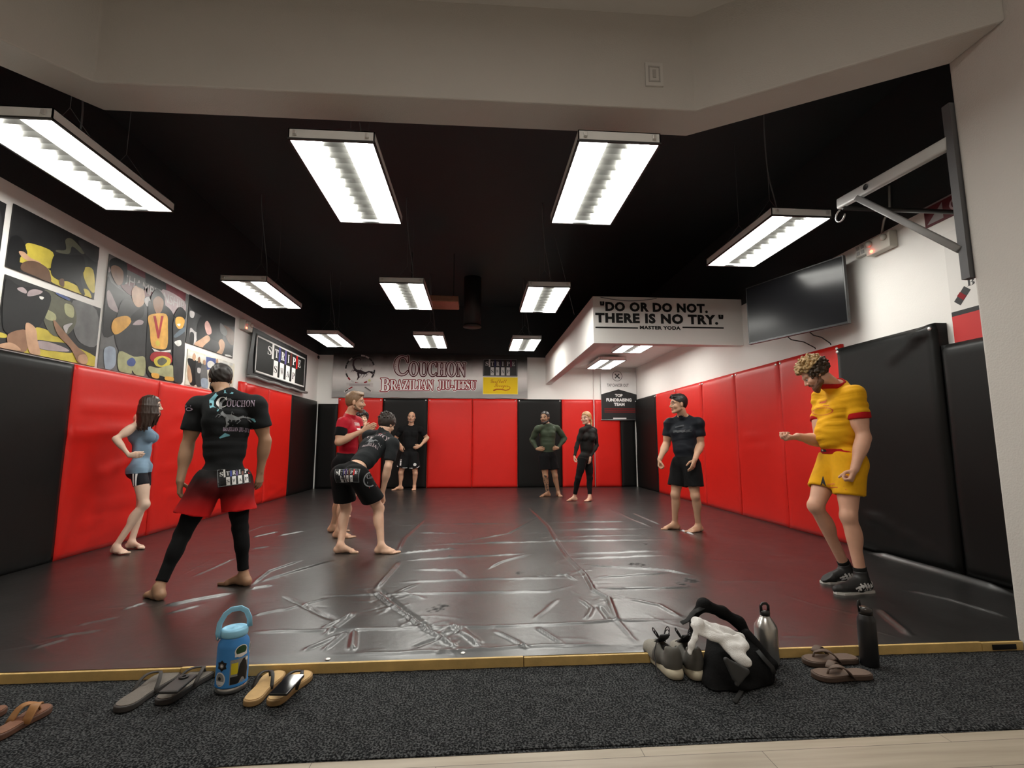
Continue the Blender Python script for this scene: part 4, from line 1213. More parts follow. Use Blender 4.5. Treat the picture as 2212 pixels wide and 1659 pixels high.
# ---- woman in the light blue tank top, leaning at the left wall, hand on hip, facing right
D = 5.42
p = Person('woman with long dark hair in a light blue tank top leaning by the left wall', JJ(
    head=(327, 877, D), shL=(309, 915, D + .30), shR=(301, 914, D - .02), elR=(250, 948, D - .16), wrR=(279, 984, D - .12), elL=(312, 960, D + .42), wrL=(318, 1002, D + .36),
    hpL=(309, 1012, D + .24), hpR=(298, 1014, D + .05), knR=(312, 1089, D + .02), anR=(252, 1168, D - .06), knL=(306, 1092, D + .24), anL=(285, 1160, D + .16)),
    dict(fwd=(.95, .2, -.05), face=(.88, .40, -.02), hup=(.02, 0, 1), toeR=(.93, -.36, 0), toeL=(.97, -.10, 0), hdR=(1, .05, .06), palmR=(0, 1, .15), hdL=(.1, .1, -1), palmL=(0, -1, 0)),
    pale, res=.0065, s_=.95, female=True, bulk=.86, legb=.92, armb=.9, curl=(30, 20), thumb=(.4, .1))
p.finish((.03, .015, .01))
p.hair(mat('hair_darkbrown', (0.035, 0.018, 0.012), 0.42, noise=.4, nscale=60), 'long')
tank = clothm('tank_blue', (0.20, 0.30, 0.40))
p.shirt(tank, tank=True, hem=-.045, neck=-.035, name='tank_top', fold=.0028, g=.0095)
sh_ = p.shorts(clothm('bike_black', (0.012, 0.012, 0.016), 0.55), length=.46, tight=True, waist=.01, g=.006, name='bike_shorts', fold=.001)
def draw(m_, M):
    for o in (-.014, .014): grid2(m_, -.008 + o, -.13, .008 + o, .085, M, 0, 0, 1, 24)
dec(p, sh_, (291, 1030), (-.25, -1, 0), (-.08, 0, 1), draw, white_ink, 'side_stripe', 'pair of white side stripes')
PEOPLE['tank'] = p

# ---- man in the foreground left, back turned, black tee, red shorts over black leggings
D = 4.08
p = Person('man seen from behind in a black printed tee, black and red shorts and black leggings', JJ(
    head=(476, 819, D + .10), shL=(428, 876, D + .01), shR=(554, 874, D + .07), elL=(405, 963, D - .02), wrL=(389, 1040, D - .10), elR=(573, 952, D + .12), wrR=(562, 1018, D + .14),
    hpL=(450, 1043, D - .02), hpR=(512, 1040, D + .06), knL=(394, 1155, D - .10), anL=(343, 1272, D - .26), knR=(519, 1142, D + .04), anR=(526, 1247, D + .05)),
    dict(fwd=(-.55, .85, -.05), face=(-.62, .80, -.40), hup=(-.20, .28, .95), toeL=(-.55, .42, 0), toeR=(-.97, .25, 0), hdL=(-.08, .18, -1), palmL=(1, .3, 0), hdR=(-.05, .1, -1), palmR=(-1, .4, 0)),
    tan, res=.006, s_=1.0, bulk=1.0, armb=1.08, curl=(28, 25), thumb=(.5, .3), legb=.93)
p.finish((.02, .012, .01))
p.hair(mat('hair_black', (0.016, 0.011, 0.009), 0.5, noise=.4, nscale=80), 'short', low=-.055, thick=.013, label=None)
p.beard(MATS['hair_black'], thick=.005)
ts = p.shirt(clothm('tee_black', (0.014, 0.015, 0.016)), sleeve=.60, hem=-.03, g=.014, neck=.030, fold=.004, name='tee_shirt')
shm = clothm('shorts_fade', (0.30, 0.01, 0.012), 0.7)
nt = shm.node_tree; b = nt.nodes['Principled BSDF']
for l in list(b.inputs['Base Color'].links): nt.links.remove(l)
tc = nt.nodes.new('ShaderNodeTexCoord'); sx_ = nt.nodes.new('ShaderNodeSeparateXYZ'); cr = nt.nodes.new('ShaderNodeValToRGB'); mr = nt.nodes.new('ShaderNodeMapRange')
mr.inputs['From Min'].default_value = .52; mr.inputs['From Max'].default_value = .92
cr.color_ramp.elements[0].position = .12; cr.color_ramp.elements[0].color = (0.60, 0.012, 0.012, 1); cr.color_ramp.elements[1].position = .85; cr.color_ramp.elements[1].color = (0.012, 0.010, 0.010, 1)
e_ = cr.color_ramp.elements.new(.5); e_.color = (0.13, 0.008, 0.009, 1)
nt.links.new(tc.outputs['Object'], sx_.inputs[0]); nt.links.new(sx_.outputs['Z'], mr.inputs['Value']); nt.links.new(mr.outputs[0], cr.inputs['Fac']); nt.links.new(cr.outputs['Color'], b.inputs['Base Color'])
so = p.shorts(shm, length=.62, flare=.038, g=.018, waist=.10, fold=.006)
p.tights(cb, g=.007, end=.90)
bn = nrm((.35, -1, .12))
def draw(m_, M):
    put_text(m_, mathbold('C'), M, -.155, -.08, .08, .165, 0, 0); put_text(m_, mathbold('OUCHON'), M, -.08, .125, .088, .14, 0, 1)
    stroke2(m_, [(-.04, .20), (-.10, .21), (-.16, .19), (-.19, .14), (-.18, .08), (-.13, .05)], [.012, .026, .03, .035, .03, .018], M, -.0005, 2)
    scorpion(m_, M, -.03, .02, .25, 0, 3); stroke2(m_, [(.09, .0), (.12, -.015), (.135, -.035)], [.01, .018, .01], M, 0, 2)
    put_text(m_, mathbold('BRAZILIAN JIU-JITSU'), M, -.09, .115, -.115, -.08, 0, 1)
    stroke2(m_, [(-.11, -.165), (-.07, -.14), (-.04, -.145)], [.01, .03, .01], M, 0, 2); stroke2(m_, [(-.04, -.16), (.10, -.155)], .014, M, 0, 3)
dec(p, ts, (511, 901), bn, (0, 0, 1), draw, [white_ink, lil_ink, teal_ink, grey_ink], 'back_print')
dec(p, so, (512, 1028), nrm((.40, -1, .05)), (0, 0, 1), lambda m_, M: stripe_patch(m_, plane_M(M @ Vector((-.135, -.07, 0)), M.col[0][:3], M.col[1][:3]), .27, .14, 0, True, step=.0008), STRIPE, 'patch', roll=.13)
def draw(m_, M):
    ring2(m_, (0, 0), .020, .030, M, 0, 0, ry=.45); rect2(m_, -.035, .022, .02, .030, M, 0, 0)
dec(p, ts, (408, 884), (-.45, -1, 0), (0, 0, 1), draw, lil_ink, 'sleeve_print')
PEOPLE['near'] = p

# ---- man in the red rash guard, clapping, facing right
D = 6.15
p = Person('bearded man in a red rash guard with black sleeves clapping his hands, facing right', JJ(
    head=(768, 868, D), shR=(741, 913, D - .14), shL=(771, 911, D + .20), elR=(732, 955, D - .22), wrR=(783, 931, D - .10), elL=(780, 952, D + .16), wrL=(786, 931, D + .01),
    hpR=(743, 1000, D - .06), hpL=(751, 1000, D + .11), knR=(744, 1080, D - .05), anR=(731, 1150, D - .10), knL=(735, 1078, D + .20), anL=(720, 1136, D + .30)),
    dict(fwd=(1, .02, 0), face=(.97, .16, -.03), hup=(.05, 0, 1), toeR=(.97, -.20, 0), toeL=(.98, .12, 0), hdR=(.86, .05, .42), palmR=(-.12, 1, .1), hdL=(.86, -.02, .40), palmL=(.1, -1, .1)),
    mid_, res=.007, s_=1.03, bulk=.98, armb=1.05, curl=(8, 10), thumb=(.6, .6), headsc=1.07)
p.finish((.13, .07, .03))
hb = mat('hair_lightbrown', (0.20, 0.11, 0.055), 0.5, noise=.35, nscale=70)
p.hair(hb, 'quiff', low=-.05, thick=.007, front=.055)
p.beard(mat('beard_brown', (0.14, 0.075, 0.04), 0.6, noise=.4, nscale=90), thick=.002)
rg = p.shirt(clothm('rash_red', (0.42, 0.008, 0.022), 0.5), sleeve=.30, hem=.02, g=.007, neck=.035, fold=.002, name='rash_guard')
for n in 'LR':
    sh, el = p.J['sh' + n], p.J['el' + n]; d = nrm(el - sh); P_ = []
    for q in p.sel(('uarm' + n,), .0085): q.clips += [(sh + (el - sh) * .68, d), (sh + (el - sh) * .20, -d)]; P_.append(q)
    sl = p.cloth('sleeve', P_, cb, label='black sleeve')
    if n == 'R':
        dec(p, sl, (746, 913), (-.1, -1, .1), (0, 0, 1), lambda m_, M: stripe_patch(m_, plane_M(M @ Vector((-.055, -.035, 0)), M.col[0][:3], M.col[1][:3]), .11, .07, 0, True, step=.0008), STRIPE, 'sleeve_patch')
def draw(m_, M):
    put_text(m_, 'COUCHON', M, -.06, .07, .01, .05, 0, 0, bold=.02); stroke2(m_, [(-.045 + .0105 * k, -.032) for k in range(11)], .016, M, 0, 0)
dec(p, rg, (771, 921), (.75, -.7, 0), (0, 0, 1), draw, white_ink, 'chest_print')
p.shorts(cb, length=.62, flare=.03, g=.018, waist=.12)
PEOPLE['red'] = p

# ---- man bending over, hands on knees, seen from behind
D = 5.20
p = Person('man in a charcoal tee bending forward with hands on his knees', JJ(
    head=(836, 916, D + .50), shL=(797, 941, D + .60), shR=(850, 958, D + .24), elR=(838, 1008, D + .16), wrR=(826, 1065, D + .22), elL=(795, 1000, D + .56), wrL=(768, 1052, D + .36),
    hpL=(737, 1026, D + .06), hpR=(774, 1028, D - .06), knL=(748, 1100, D + .20), anL=(735, 1180, D + .04), knR=(818, 1098, D + .10), anR=(823, 1183, D - .02)),
    dict(fwd=(.55, .35, -.75), face=(.55, .82, -.35), hup=(.25, .35, .90), toeL=(.92, -.05, 0), toeR=(.97, -.12, 0), hdR=(.05, .35, -.95), palmR=(-.5, -.5, -.3), hdL=(-.2, -.1, -1), palmL=(-.3, -.9, 0)),
    fair, res=.0065, s_=.98, bulk=.95, armb=.95, curl=(38, 30), thumb=(.4, .4), legb=1.0)
p.finish((.03, .02, .012))
hbk = mat('hair_brownblack', (0.028, 0.019, 0.014), 0.5, noise=.4, nscale=80)
p.hair(hbk, 'messy', low=-.075, thick=.020)
ts = p.shirt(cdk, sleeve=.72, hem=.155, g=.011, neck=.03, fold=.004, name='tee_shirt')
bn = nrm(np.cross(p.side, p.up)); bn = bn if bn @ p.fw < 0 else -bn
def draw(m_, M):
    put_text(m_, mathbold('COUCHON'), M, -.15, .15, .055, .105, 0, 0); scorpion(m_, M, -.02, .0, .20, 0, 1)
    put_text(m_, mathbold('BRAZILIAN'), M, -.12, .10, -.09, -.055, 0, 0); stroke2(m_, [(.06, -.03), (.10, -.015), (.13, -.04)], [.01, .03, .01], M, 0, 2); rect2(m_, -.05, .14, .05, .155, M, 0, 2)
dec(p, ts, (806, 948), bn, p.up, draw, [mat('ink_pink', (0.42, 0.33, 0.35), .6), grey_ink, red_ink], 'back_print')
so = p.shorts(cb, length=.74, flare=.035, g=.014, waist=.105, fold=.004)
dec(p, so, (747, 1027), nrm((-.15, -1, .15)), (0, 0, 1), lambda m_, M: stripe_patch(m_, plane_M(M @ Vector((-.14, -.07, 0)), M.col[0][:3], M.col[1][:3]), .28, .14, 0, True, step=.0008), STRIPE, 'patch')
def draw(m_, M):
    ring2(m_, (.0, .0), .062, .074, M, 0, 0, a0=1.2, a1=5.3); put_text(m_, mathbold('C'), M, -.04, .0, .01, .05, 0, 0); put_text(m_, 'OUCHON', M, -.005, .06, .01, .03, 0, 0); stroke2(m_, [(-.03, -.03), (.06, -.02)], .02, M, 0, 0); stroke2(m_, [(-.01, -.08), (.08, -.07)], .012, M, 0, 1)
dec(p, so, (799, 1036), nrm((.55, -1, 0)), (0, 0, 1), draw, [grey_ink, red_ink], 'leg_print')
PEOPLE['bend'] = p

# ---- person with curly dark hair, mostly hidden behind the two
D = 7.7
p = Person('person with curly dark hair and a black top peeking out behind the clapping man', JJ(
    head=(783, 905, D), shR=(752, 937, D - .02), shL=(789, 936, D + .10), elR=(746, 974, D), wrR=(752, 1005, D - .05), elL=(790, 972, D + .12), wrL=(782, 1004, D + .02),
    hpL=(769, 1012, D + .05), hpR=(751, 1012, D), knR=(746, 1058, D), anR=(741, 1098, D), knL=(757, 1058, D + .05), anL=(751, 1098, D + .08)),
    dict(fwd=(.25, -1, 0), face=(.35, -1, .02), hup=(-.22, 0, 1), toeR=(-.2, -1, 0), toeL=(.3, -1, 0), hdR=(.1, -.1, -1), palmR=(1, 0, 0), hdL=(-.1, -.1, -1), palmL=(-1, 0, 0)),
    fair, res=.009, s_=.93, bulk=.92, curl=(25, 25))
p.finish((.02, .012, .01)); p.hair(MATS['hair_black'], 'curly', thick=.022, seed=9, low=-.06)
p.shirt(cb, sleeve=.6, hem=.0, g=.01, name='tee_shirt'); p.shorts(cb, length=.6)
PEOPLE['curly'] = p

# ---- bald man at the back wall
D = 12.02
p = Person('bald man in black tee and white trimmed black shorts at the back wall', JJ(
    head=(889, 901, D), shR=(867, 927, D + .02), shL=(908, 928, D + .04), elL=(923, 946, D + .10), wrL=(908, 963, D - .06), elR=(853, 950, D + .05), wrR=(866, 962, D - .10),
    hpL=(893, 985, D), hpR=(878, 985, D), knR=(866, 1021, D - .06), anR=(865, 1051, D - .02), knL=(897, 1022, D - .05), anL=(895, 1051, D + .02)),
    dict(fwd=(.05, -1, 0), face=(.05, -1, -.05), hup=(.06, 0, 1), toeR=(-.95, -.35, 0), toeL=(.05, -1, 0), hdL=(-.75, -.45, -.30), palmL=(-.3, .8, .1), hdR=(.15, -.1, -1), palmR=(.3, .9, 0)),
    mid_, res=.008, s_=1.08, bulk=1.0, armb=1.02, curl=(18, 30), thumb=(.6, .5), headsc=1.04)
p.finish((.10, .06, .04))
p.beard(mat('stubble', (0.22, 0.13, 0.09), 0.7), thick=.002)
p.shirt(cb, sleeve=.62, hem=-.02, g=.014, neck=.022, name='tee_shirt')
so = p.shorts(cb, length=.74, flare=.05, g=.022)
m_ = MB()
for n, sg in (('R', -1), ('L', 1)):
    hp, kn = p.J['hp' + n], p.J['kn' + n]; c_ = hp + (kn - hp) * .72
    M = plane_M(c_ + np.array([0, -.3, 0]), (1, 0, 0), (0, 0, 1))
    pts = [(-.125 + .25 * i / 16, (.055 * abs((-1 + i / 8)) ** 3 if (sg * (-1 + i / 8)) > 0 else 0.0) + .008) for i in range(17)]
    stroke2(m_, pts, .012, M, 0, 0)
M = plane_M(p.J['hpR'] + np.array([-.13, -.3, -.22]), (1, 0, 0), (0, 0, 1))
for k in range(4): rect2(m_, .0, .04 * k, .035, .04 * k + .028, M, 0, 0)
M = plane_M(p.J['hpL'] + np.array([.06, -.3, -.20]), (1, 0, 0), (0, 0, 1)); ring2(m_, (0, 0), .022, .034, M, 0, 0); rect2(m_, -.012, -.015, .012, .015, M, 0, 0)
decal(p.root, so, m_, white_ink, (0, -1, 0), 'trim', label='white trim and badge')
PEOPLE['bald'] = p

# ---- man in the green long sleeved top, hands on hips
D = 10.32
p = Person('bearded man in a dark green long sleeved top with both hands on his hips', JJ(
    head=(1177, 902, D), shR=(1161, 926, D - .08), shL=(1203, 925, D + .06), elR=(1149, 950, D + .06), wrR=(1160, 970, D - .10), elL=(1220, 947, D + .14), wrL=(1205, 968, D - .04),
    hpL=(1191, 988, D + .04), hpR=(1175, 988, D - .04), knR=(1178, 1028, D - .08), anR=(1183, 1065, D - .02), knL=(1199, 1028, D - .02), anL=(1206, 1066, D + .0)),
    dict(fwd=(-.35, -1, 0), face=(-.65, -1, .04), hup=(-.03, 0, 1), toeR=(-.95, -.35, 0), toeL=(.15, -1, 0), hdR=(.75, -.35, -.05), palmR=(.2, .9, .1), hdL=(-.85, -.40, -.05), palmL=(-.1, .9, .1)),
    tan, res=.008, s_=1.04, bulk=1.0, armb=1.05, curl=(22, 22), thumb=(.5, .5), headsc=1.08)
bo_ = p.finish((.02, .015, .01))
def draw(m_, M):
    rt_ = np.random.RandomState(2)
    for k in range(16):
        cx, cy = rt_.uniform(-.05, .05), -.17 + .34 * k / 16
        for q in range(3): disc2(m_, (cx + rt_.normal(0, .012), cy + rt_.normal(0, .010)), rt_.uniform(.008, .020), rt_.uniform(.006, .016), M, 0, 0, 10, rt_.uniform(0, 3))
dec(p, bo_, (1180, 1043), (-.1, -1, 0), (0, 0, 1), draw, mat('ink_tattoo', (.060, .045, .036), .55), 'tattoo', 'dark tattoo on the shin')
p.hair(MATS['hair_black'], 'short', low=-.03, thick=.009, front=.062); p.beard(MATS['hair_black'], thick=.006, long=.008)
p.shirt(clothm('olive', (0.045, 0.060, 0.038), 0.6), long=True, hem=.05, g=.007, neck=.03, name='rash_guard', fold=.003)
p.shorts(cb, length=.66, flare=.03, g=.016, waist=.12)
PEOPLE['olive'] = p

# ---- blonde woman in black
D = 9.5
p = Person('blonde woman with tied back hair in a black long sleeved top and black leggings', JJ(
    head=(1266, 903, D), shR=(1257, 929, D - .12), shL=(1284, 929, D + .08), elR=(1247, 960, D - .12), wrR=(1241, 986, D - .20), elL=(1289, 962, D + .06), wrL=(1275, 988, D - .08),
    hpL=(1270, 992, D + .06), hpR=(1259, 992, D - .08), knR=(1249, 1033, D - .14), anR=(1241, 1070, D - .02), knL=(1274, 1034, D - .0), anL=(1274, 1074, D - .08)),
    dict(fwd=(-.75, -1, 0), face=(-1, -.85, -.05), hup=(-.02, 0, 1), toeR=(-.97, -.22, 0), toeL=(-.65, -.75, 0), hdR=(-.05, -.1, -1), palmR=(.8, -.4, 0), hdL=(-.1, -.1, -1), palmL=(-.5, .8, 0)),
    fair, res=.008, s_=.99, female=True, bulk=.98, curl=(25, 45), thumb=(.3, .2), legb=.98, headsc=1.14)
p.finish((.25, .15, .07)); p.hair(mat('hair_blonde', (0.42, 0.25, 0.10), 0.45, noise=.3, nscale=70), 'tied', thick=.008, front=.066)
p.shirt(clothm('soft_black', (0.016, 0.015, 0.014), 0.65), long=True, hem=-.02, g=.008, neck=.05, name='rash_guard', fold=.003)
p.tights(cb, g=.007, end=.86)
PEOPLE['blonde'] = p

# ---- man in the dark navy tee in front of the right wall
D = 6.15
p = Person('man with short dark hair in a dark navy tee and black shorts, facing left', JJ(
    head=(1465, 872, D), shR=(1447, 915, D + .17), shL=(1508, 914, D - .06), elR=(1440, 959, D + .22), wrR=(1425, 992, D + .02), elL=(1513, 960, D - .04), wrL=(1501, 993, D - .22),
    hpL=(1494, 1006, D - .05), hpR=(1469, 1006, D + .10), knR=(1459, 1068, D + .06), anR=(1458, 1130, D + .16), knL=(1502, 1071, D - .12), anL=(1509, 1141, D - .02)),
    dict(fwd=(-.85, -.65, 0), face=(-1, .0, .02), hup=(-.06, 0, 1), toeR=(-.97, -.02, 0), toeL=(-.93, -.38, 0), hdR=(-.08, -.1, -1), palmR=(.6, -.7, 0), hdL=(-.35, -.15, -.9), palmL=(-.5, .8, .2)),
    mid_, res=.0065, s_=1.02, bulk=1.0, armb=1.12, curl=(24, 62), thumb=(.4, .1), headsc=1.05)
p.finish((.03, .02, .015)); p.hair(MATS['hair_black'], 'quiff', low=-.015, thick=.009, front=.045)
ts = p.shirt(cnavy, sleeve=.58, hem=-.0, g=.010, neck=.025, fold=.0035, name='tee_shirt')
def draw(m_, M):
    stroke2(m_, [(-.12 + .02 * k, .004 * (k % 3)) for k in range(13)], .03, M, 0, 0); stroke2(m_, [(-.10, .06), (.0, .08), (.10, .06)], .02, M, 0, 0)
dec(p, ts, (1474, 932), p.fw, p.up, draw, mat('ink_dark', (0.035, 0.038, 0.045), .4), 'chest_print')
p.shorts(cb, length=.70, flare=.03, g=.018, waist=.12)
PEOPLE['navy'] = p

# ---- man in yellow, head bowed, wrestling shoes
D = 3.74
p = Person('man with curly blond hair in yellow tee and shorts looking down, arm held out', JJ(
    head=(1759, 808, D + .04), shL=(1845, 853, D - .13), shR=(1776, 859, D + .22), elL=(1866, 945, D - .16), wrL=(1846, 1014, D - .20), elR=(1770, 952, D + .16), wrR=(1722, 943, D + .08),
    hpL=(1835, 998, D - .06), hpR=(1801, 997, D + .12), knL=(1833, 1115, D - .12), anL=(1861, 1238, D - .14), knR=(1762, 1092, D + .05), anR=(1828, 1214, D + .13)),
    dict(fwd=(-.98, .02, -.02), face=(-.72, .42, -.62), hup=(-.52, .30, .80), toeL=(-1, -.12, 0), toeR=(-.98, -.10, 0), hdL=(-.42, -.05, -.9), palmL=(-.6, .75, .2), hdR=(-.92, .0, -.18), palmR=(.1, .35, .95)),
    ruddy, res=.0055, s_=1.0, bulk=1.04, belly=.015, armb=1.15, legb=1.06, curl=(96, 66), thumb=(.0, .25), neckr=1.12, ank=.098)
p.finish((.32, .18, .10), hide=('footL', 'footR'))
p.hair(mat('hair_curlyblond', (0.36, 0.23, 0.095), 0.5, noise=.6, nscale=34), 'curly', thick=.020, seed=4, low=-.05, front=.05, m2=mat('hair_lower_brown', (0.045, 0.026, 0.013), 0.55, noise=.5, nscale=40))  # blond on top, darker brown on the lower and back curls
p.beard(mat('beard_reddish', (0.13, 0.055, 0.025), 0.6, noise=.4, nscale=90), thick=.006, long=.012)
yel = clothm('yellow', (0.72, 0.36, 0.010), 0.75)
ts = p.shirt(yel, sleeve=.50, hem=.035, g=.010, neck=.022, fold=.0050, fr=80, name='tee_shirt')
trim_red = clothm('trim_red', (0.40, 0.010, 0.012))
for n in 'LR':
    sh, el = p.J['sh' + n], p.J['el' + n]; d = nrm(el - sh); P_ = []
    for q in p.sel(('uarm' + n,), .0145): q.clips += [(sh + (el - sh) * .545, d), (sh + (el - sh) * .455, -d)]; P_.append(q)
    p.cloth('cuff', P_, trim_red, label='red sleeve cuff', res=.005)
P_ = [cpy(q, .0125 if q.tag == 'torso' else .009) for q in p.P if q.tag in ('neck', 'torso')]
ring_ = p.cutter(.020); ring_.op = 2; ring_.ra += .015; ring_.rb += .015
p.cloth('collar', P_, trim_red, subs=[p.cutter(.024), ring_], label='red collar band', res=.005)
so = p.shorts(yel, length=.60, flare=.014, g=.018, waist=.075, fold=.0045)
P_ = p.sel(('pelvis', 'torso'), .0165)
P_.append(cap(p.pel + p.up * .04, p.pel + p.up * .14, .118 + .014, .112 + .014, .02, 'w', sd=p.fw, flat=.85))
blt = p.cloth('belt', P_, trim_red, [(p.pel + p.up * .098, p.up), (p.pel + p.up * .058, -p.up)], label='red belt', res=.005)
def draw(m_, M):
    grid2(m_, -.035, -.018, .035, .018, M, 0, 0, 6, 2); grid2(m_, -.010, -.013, .008, .013, M, .001, 1, 2, 2)
dec(p, blt, (1776, 971), p.fw * .8 + p.side * .55, p.up, draw, [blk_ink, white_ink], 'buckle', 'black buckle with white mark')
cn = nrm(p.fw * .65 + p.side * .85)
def draw(m_, M):
    ring2(m_, (0, 0), .066, .076, M, 0, 0, ry=.42); stroke2(m_, [(-.05, .045), (.01, .05), (.05, .045)], .006, M, 0, 0)
    poly2(m_, [(-.01, .085), (.025, .09), (.04, .105), (.03, .075), (.01, .07), (-.02, .07)], M, 0, 0)
dec(p, ts, (1776, 889), cn, p.up, draw, mat('ink_orange', (0.55, 0.10, 0.01), .6), 'chest_print')
def draw(m_, M):
    stroke2(m_, [(-.05, .01), (-.01, .022), (.04, .01)], .006, M, 0, 0); stroke2(m_, [(-.04, -.012), (0, -.002), (.05, -.014)], .006, M, 0, 0)
dec(p, so, (1808, 1052), nrm(p.fw * .5 + p.side), p.up, draw, MATS['ink_orange'], 'leg_print')
def draw(m_, M):
    stroke2(m_, [(-.004 - .004 * k / 14, .06 - .125 * k / 14) for k in range(15)], [.004 + .062 * k / 14 for k in range(15)], M, 0, 0)
dec(p, so, (1780, 1046), cn, p.up, draw, blk_ink, 'gusset', 'black gusset')
for n, sg in (('L', 1), ('R', -1)):
    an, kn, f = p.J['an' + n], p.J['kn' + n], p.V['toe' + n]
    d = nrm(kn - an); z = np.array([0, 0, 1.0]); g0 = an - z * an[2]
    P_ = [cpy(q, .007) for q in p.P if q.tag == 'shin' + n]
    for q in P_: q.clips.append((an + d * .085, d))
    p.cloth('sock', P_ + [cap(an + d * .0, an - z * .02, .045, .045)], clothm('sock_black', (0.012, 0.012, 0.011)), label='black sock')
    l = nrm(np.cross(z, f)) * sg
    sole_c = g0
    P_ = [cap(an + d * .045, an - z * .015, .047, .047, .02), cap(g0 + z * .052 - f * .035, g0 + z * .048 + f * .03, .044, .042, .02),
          cap(an - z * .01 + f * .01, g0 + z * .046 + f * .14, .045, .036, .025), cap(g0 + z * .040 + f * .05 + l * .012, g0 + z * .036 + f * .19, .040, .034, .02),
          cap(g0 + z * .036 + f * .16 - l * .016, g0 + z * .032 + f * .225 - l * .01, .034, .026, .02)]
    sho = p.cloth('shoe', P_, mat('shoe_black', (0.012, 0.012, 0.012), .5), [(g0 + z * .012, -z), (an + d * .06, d)], label='black wrestling shoe with white flashes', res=.005)
    ml = MB()
    outl = [(-.085, .0), (-.07, .034), (-.02, .038), (.05, .036), (.11, .046), (.17, .040), (.205, .012), (.20, -.022), (.16, -.042), (.09, -.042), (.02, -.036), (-.05, -.036), (-.08, -.022)]
    ml.prism([(x_ * (1.2 if x_ > 0 else 1.0), y_ * 1.08) for x_, y_ in outl], 0.001, .018, 0, plane_M(g0, f, np.cross(z, f)))
    build('sole', ml, mat('sole_white', (.55, .53, .5), .6), p.root)
    wn = -l if (-l)[1] < 0 else l
    m_ = MB(); M = plane_M(g0 + wn * .3, nrm(np.cross(z, wn)), z)
    xs_ = 1 if nrm(np.cross(z, wn)) @ f > 0 else -1
    for (a_, c2) in (((-.055, .025), (-.02, .075)), ((-.03, .025), (.01, .080)), ((.0, .025), (.035, .082)), ((.03, .028), (.065, .078)), ((.065, .03), (.085, .06)), ((-.07, .05), (-.045, .085))):
        stroke2(m_, [(a_[0] * xs_, a_[1]), ((a_[0] + c2[0]) / 2 * xs_, (a_[1] + c2[1]) / 2), (c2[0] * xs_, c2[1])], [.012, .018, .013], M, 0, 0)
    stroke2(m_, [(-.07 * xs_, .035), (.0, .050), (.09 * xs_, .030)], .014, M, 0, 0); stroke2(m_, [(-.05 * xs_, .072), (.05 * xs_, .062), (.11 * xs_, .045)], .012, M, 0, 0)
    for y_ in (.03, .045, .06): stroke2(m_, [(-.085 * xs_, y_), (-.06 * xs_, y_ + .004)], .007, M, 0, 0)
    decal(p.root, sho, m_, white_ink, wn, 'flash', label='white flashes')
PEOPLE['yellow'] = p
# ================================================================ banners, prints and fixtures on the walls
def inkm(name, c, rough=0.6): return mat('print_' + name, c, rough, spec=0.2)
def sm_poly(pts, k=4):
    """rounded closed outline through pts"""
    P = [np.array(p, float) for p in pts]; n = len(P); o = []
    for i in range(n):
        a, b_, c, d = P[i - 1], P[i], P[(i + 1) % n], P[(i + 2) % n]
        for j in range(k):
            t = j / k
            o.append(.5 * ((2 * b_) + (c - a) * t + (2 * a - 5 * b_ + 4 * c - d) * t * t + (3 * b_ - a - 3 * c + d) * t ** 3))
    return o
def outline_text(mb, s, M, x0, x1, y0, y1, d, layers, space=1.0):
    """lettering with stacked outlines: layers = (material, growth)"""
    for k, (mi, g) in enumerate(layers):
        n = 26 if g > .006 else 1
        for j in range(n):
            a = 2 * math.pi * j / n; ox, oy = (g * math.cos(a), g * math.sin(a)) if n > 1 else (0, 0)
            put_text(mb, s, M, x0 + ox, x1 + ox, y0 + oy, y1 + oy, d + k * .0016 + j * .00005, mi, space=space)

# ---- the long club banner on the back wall
BX0, BX1, BZ0, BZ1 = -3.66, 1.30, 2.265, 3.40
bw, bh = BX1 - BX0, BZ1 - BZ0
ban = thing('banner', 'long grey and black club banner with a scorpion emblem on the back wall', 'banner', (BX0, YB - .062, BZ0))
M = plane_M((BX0, YB - .062, BZ0), (1, 0, 0), (0, 0, 1))
bm_ = bpy.data.materials.new('banner_cloth'); bm_.use_nodes = True
nt = bm_.node_tree; b = nt.nodes['Principled BSDF']; b.inputs['Roughness'].default_value = .5
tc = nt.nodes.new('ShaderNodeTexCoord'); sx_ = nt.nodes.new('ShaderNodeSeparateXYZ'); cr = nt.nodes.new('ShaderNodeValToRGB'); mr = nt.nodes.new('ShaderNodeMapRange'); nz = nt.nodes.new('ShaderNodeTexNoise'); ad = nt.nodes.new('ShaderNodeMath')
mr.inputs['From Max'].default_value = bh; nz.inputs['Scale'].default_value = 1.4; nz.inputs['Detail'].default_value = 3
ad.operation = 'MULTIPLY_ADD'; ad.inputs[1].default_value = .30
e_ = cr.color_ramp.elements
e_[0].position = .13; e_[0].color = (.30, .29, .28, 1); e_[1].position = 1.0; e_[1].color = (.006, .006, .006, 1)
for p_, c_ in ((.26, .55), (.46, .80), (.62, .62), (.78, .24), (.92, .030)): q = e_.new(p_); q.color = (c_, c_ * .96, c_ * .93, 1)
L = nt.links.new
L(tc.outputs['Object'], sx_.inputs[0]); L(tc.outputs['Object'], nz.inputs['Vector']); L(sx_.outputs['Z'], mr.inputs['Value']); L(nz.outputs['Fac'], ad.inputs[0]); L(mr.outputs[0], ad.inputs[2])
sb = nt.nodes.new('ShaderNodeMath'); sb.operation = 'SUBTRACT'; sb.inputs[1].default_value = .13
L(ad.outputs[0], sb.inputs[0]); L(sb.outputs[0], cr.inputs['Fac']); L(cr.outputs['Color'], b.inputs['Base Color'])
m_ = MB(); nx_, ny_ = 90, 20
vs = []
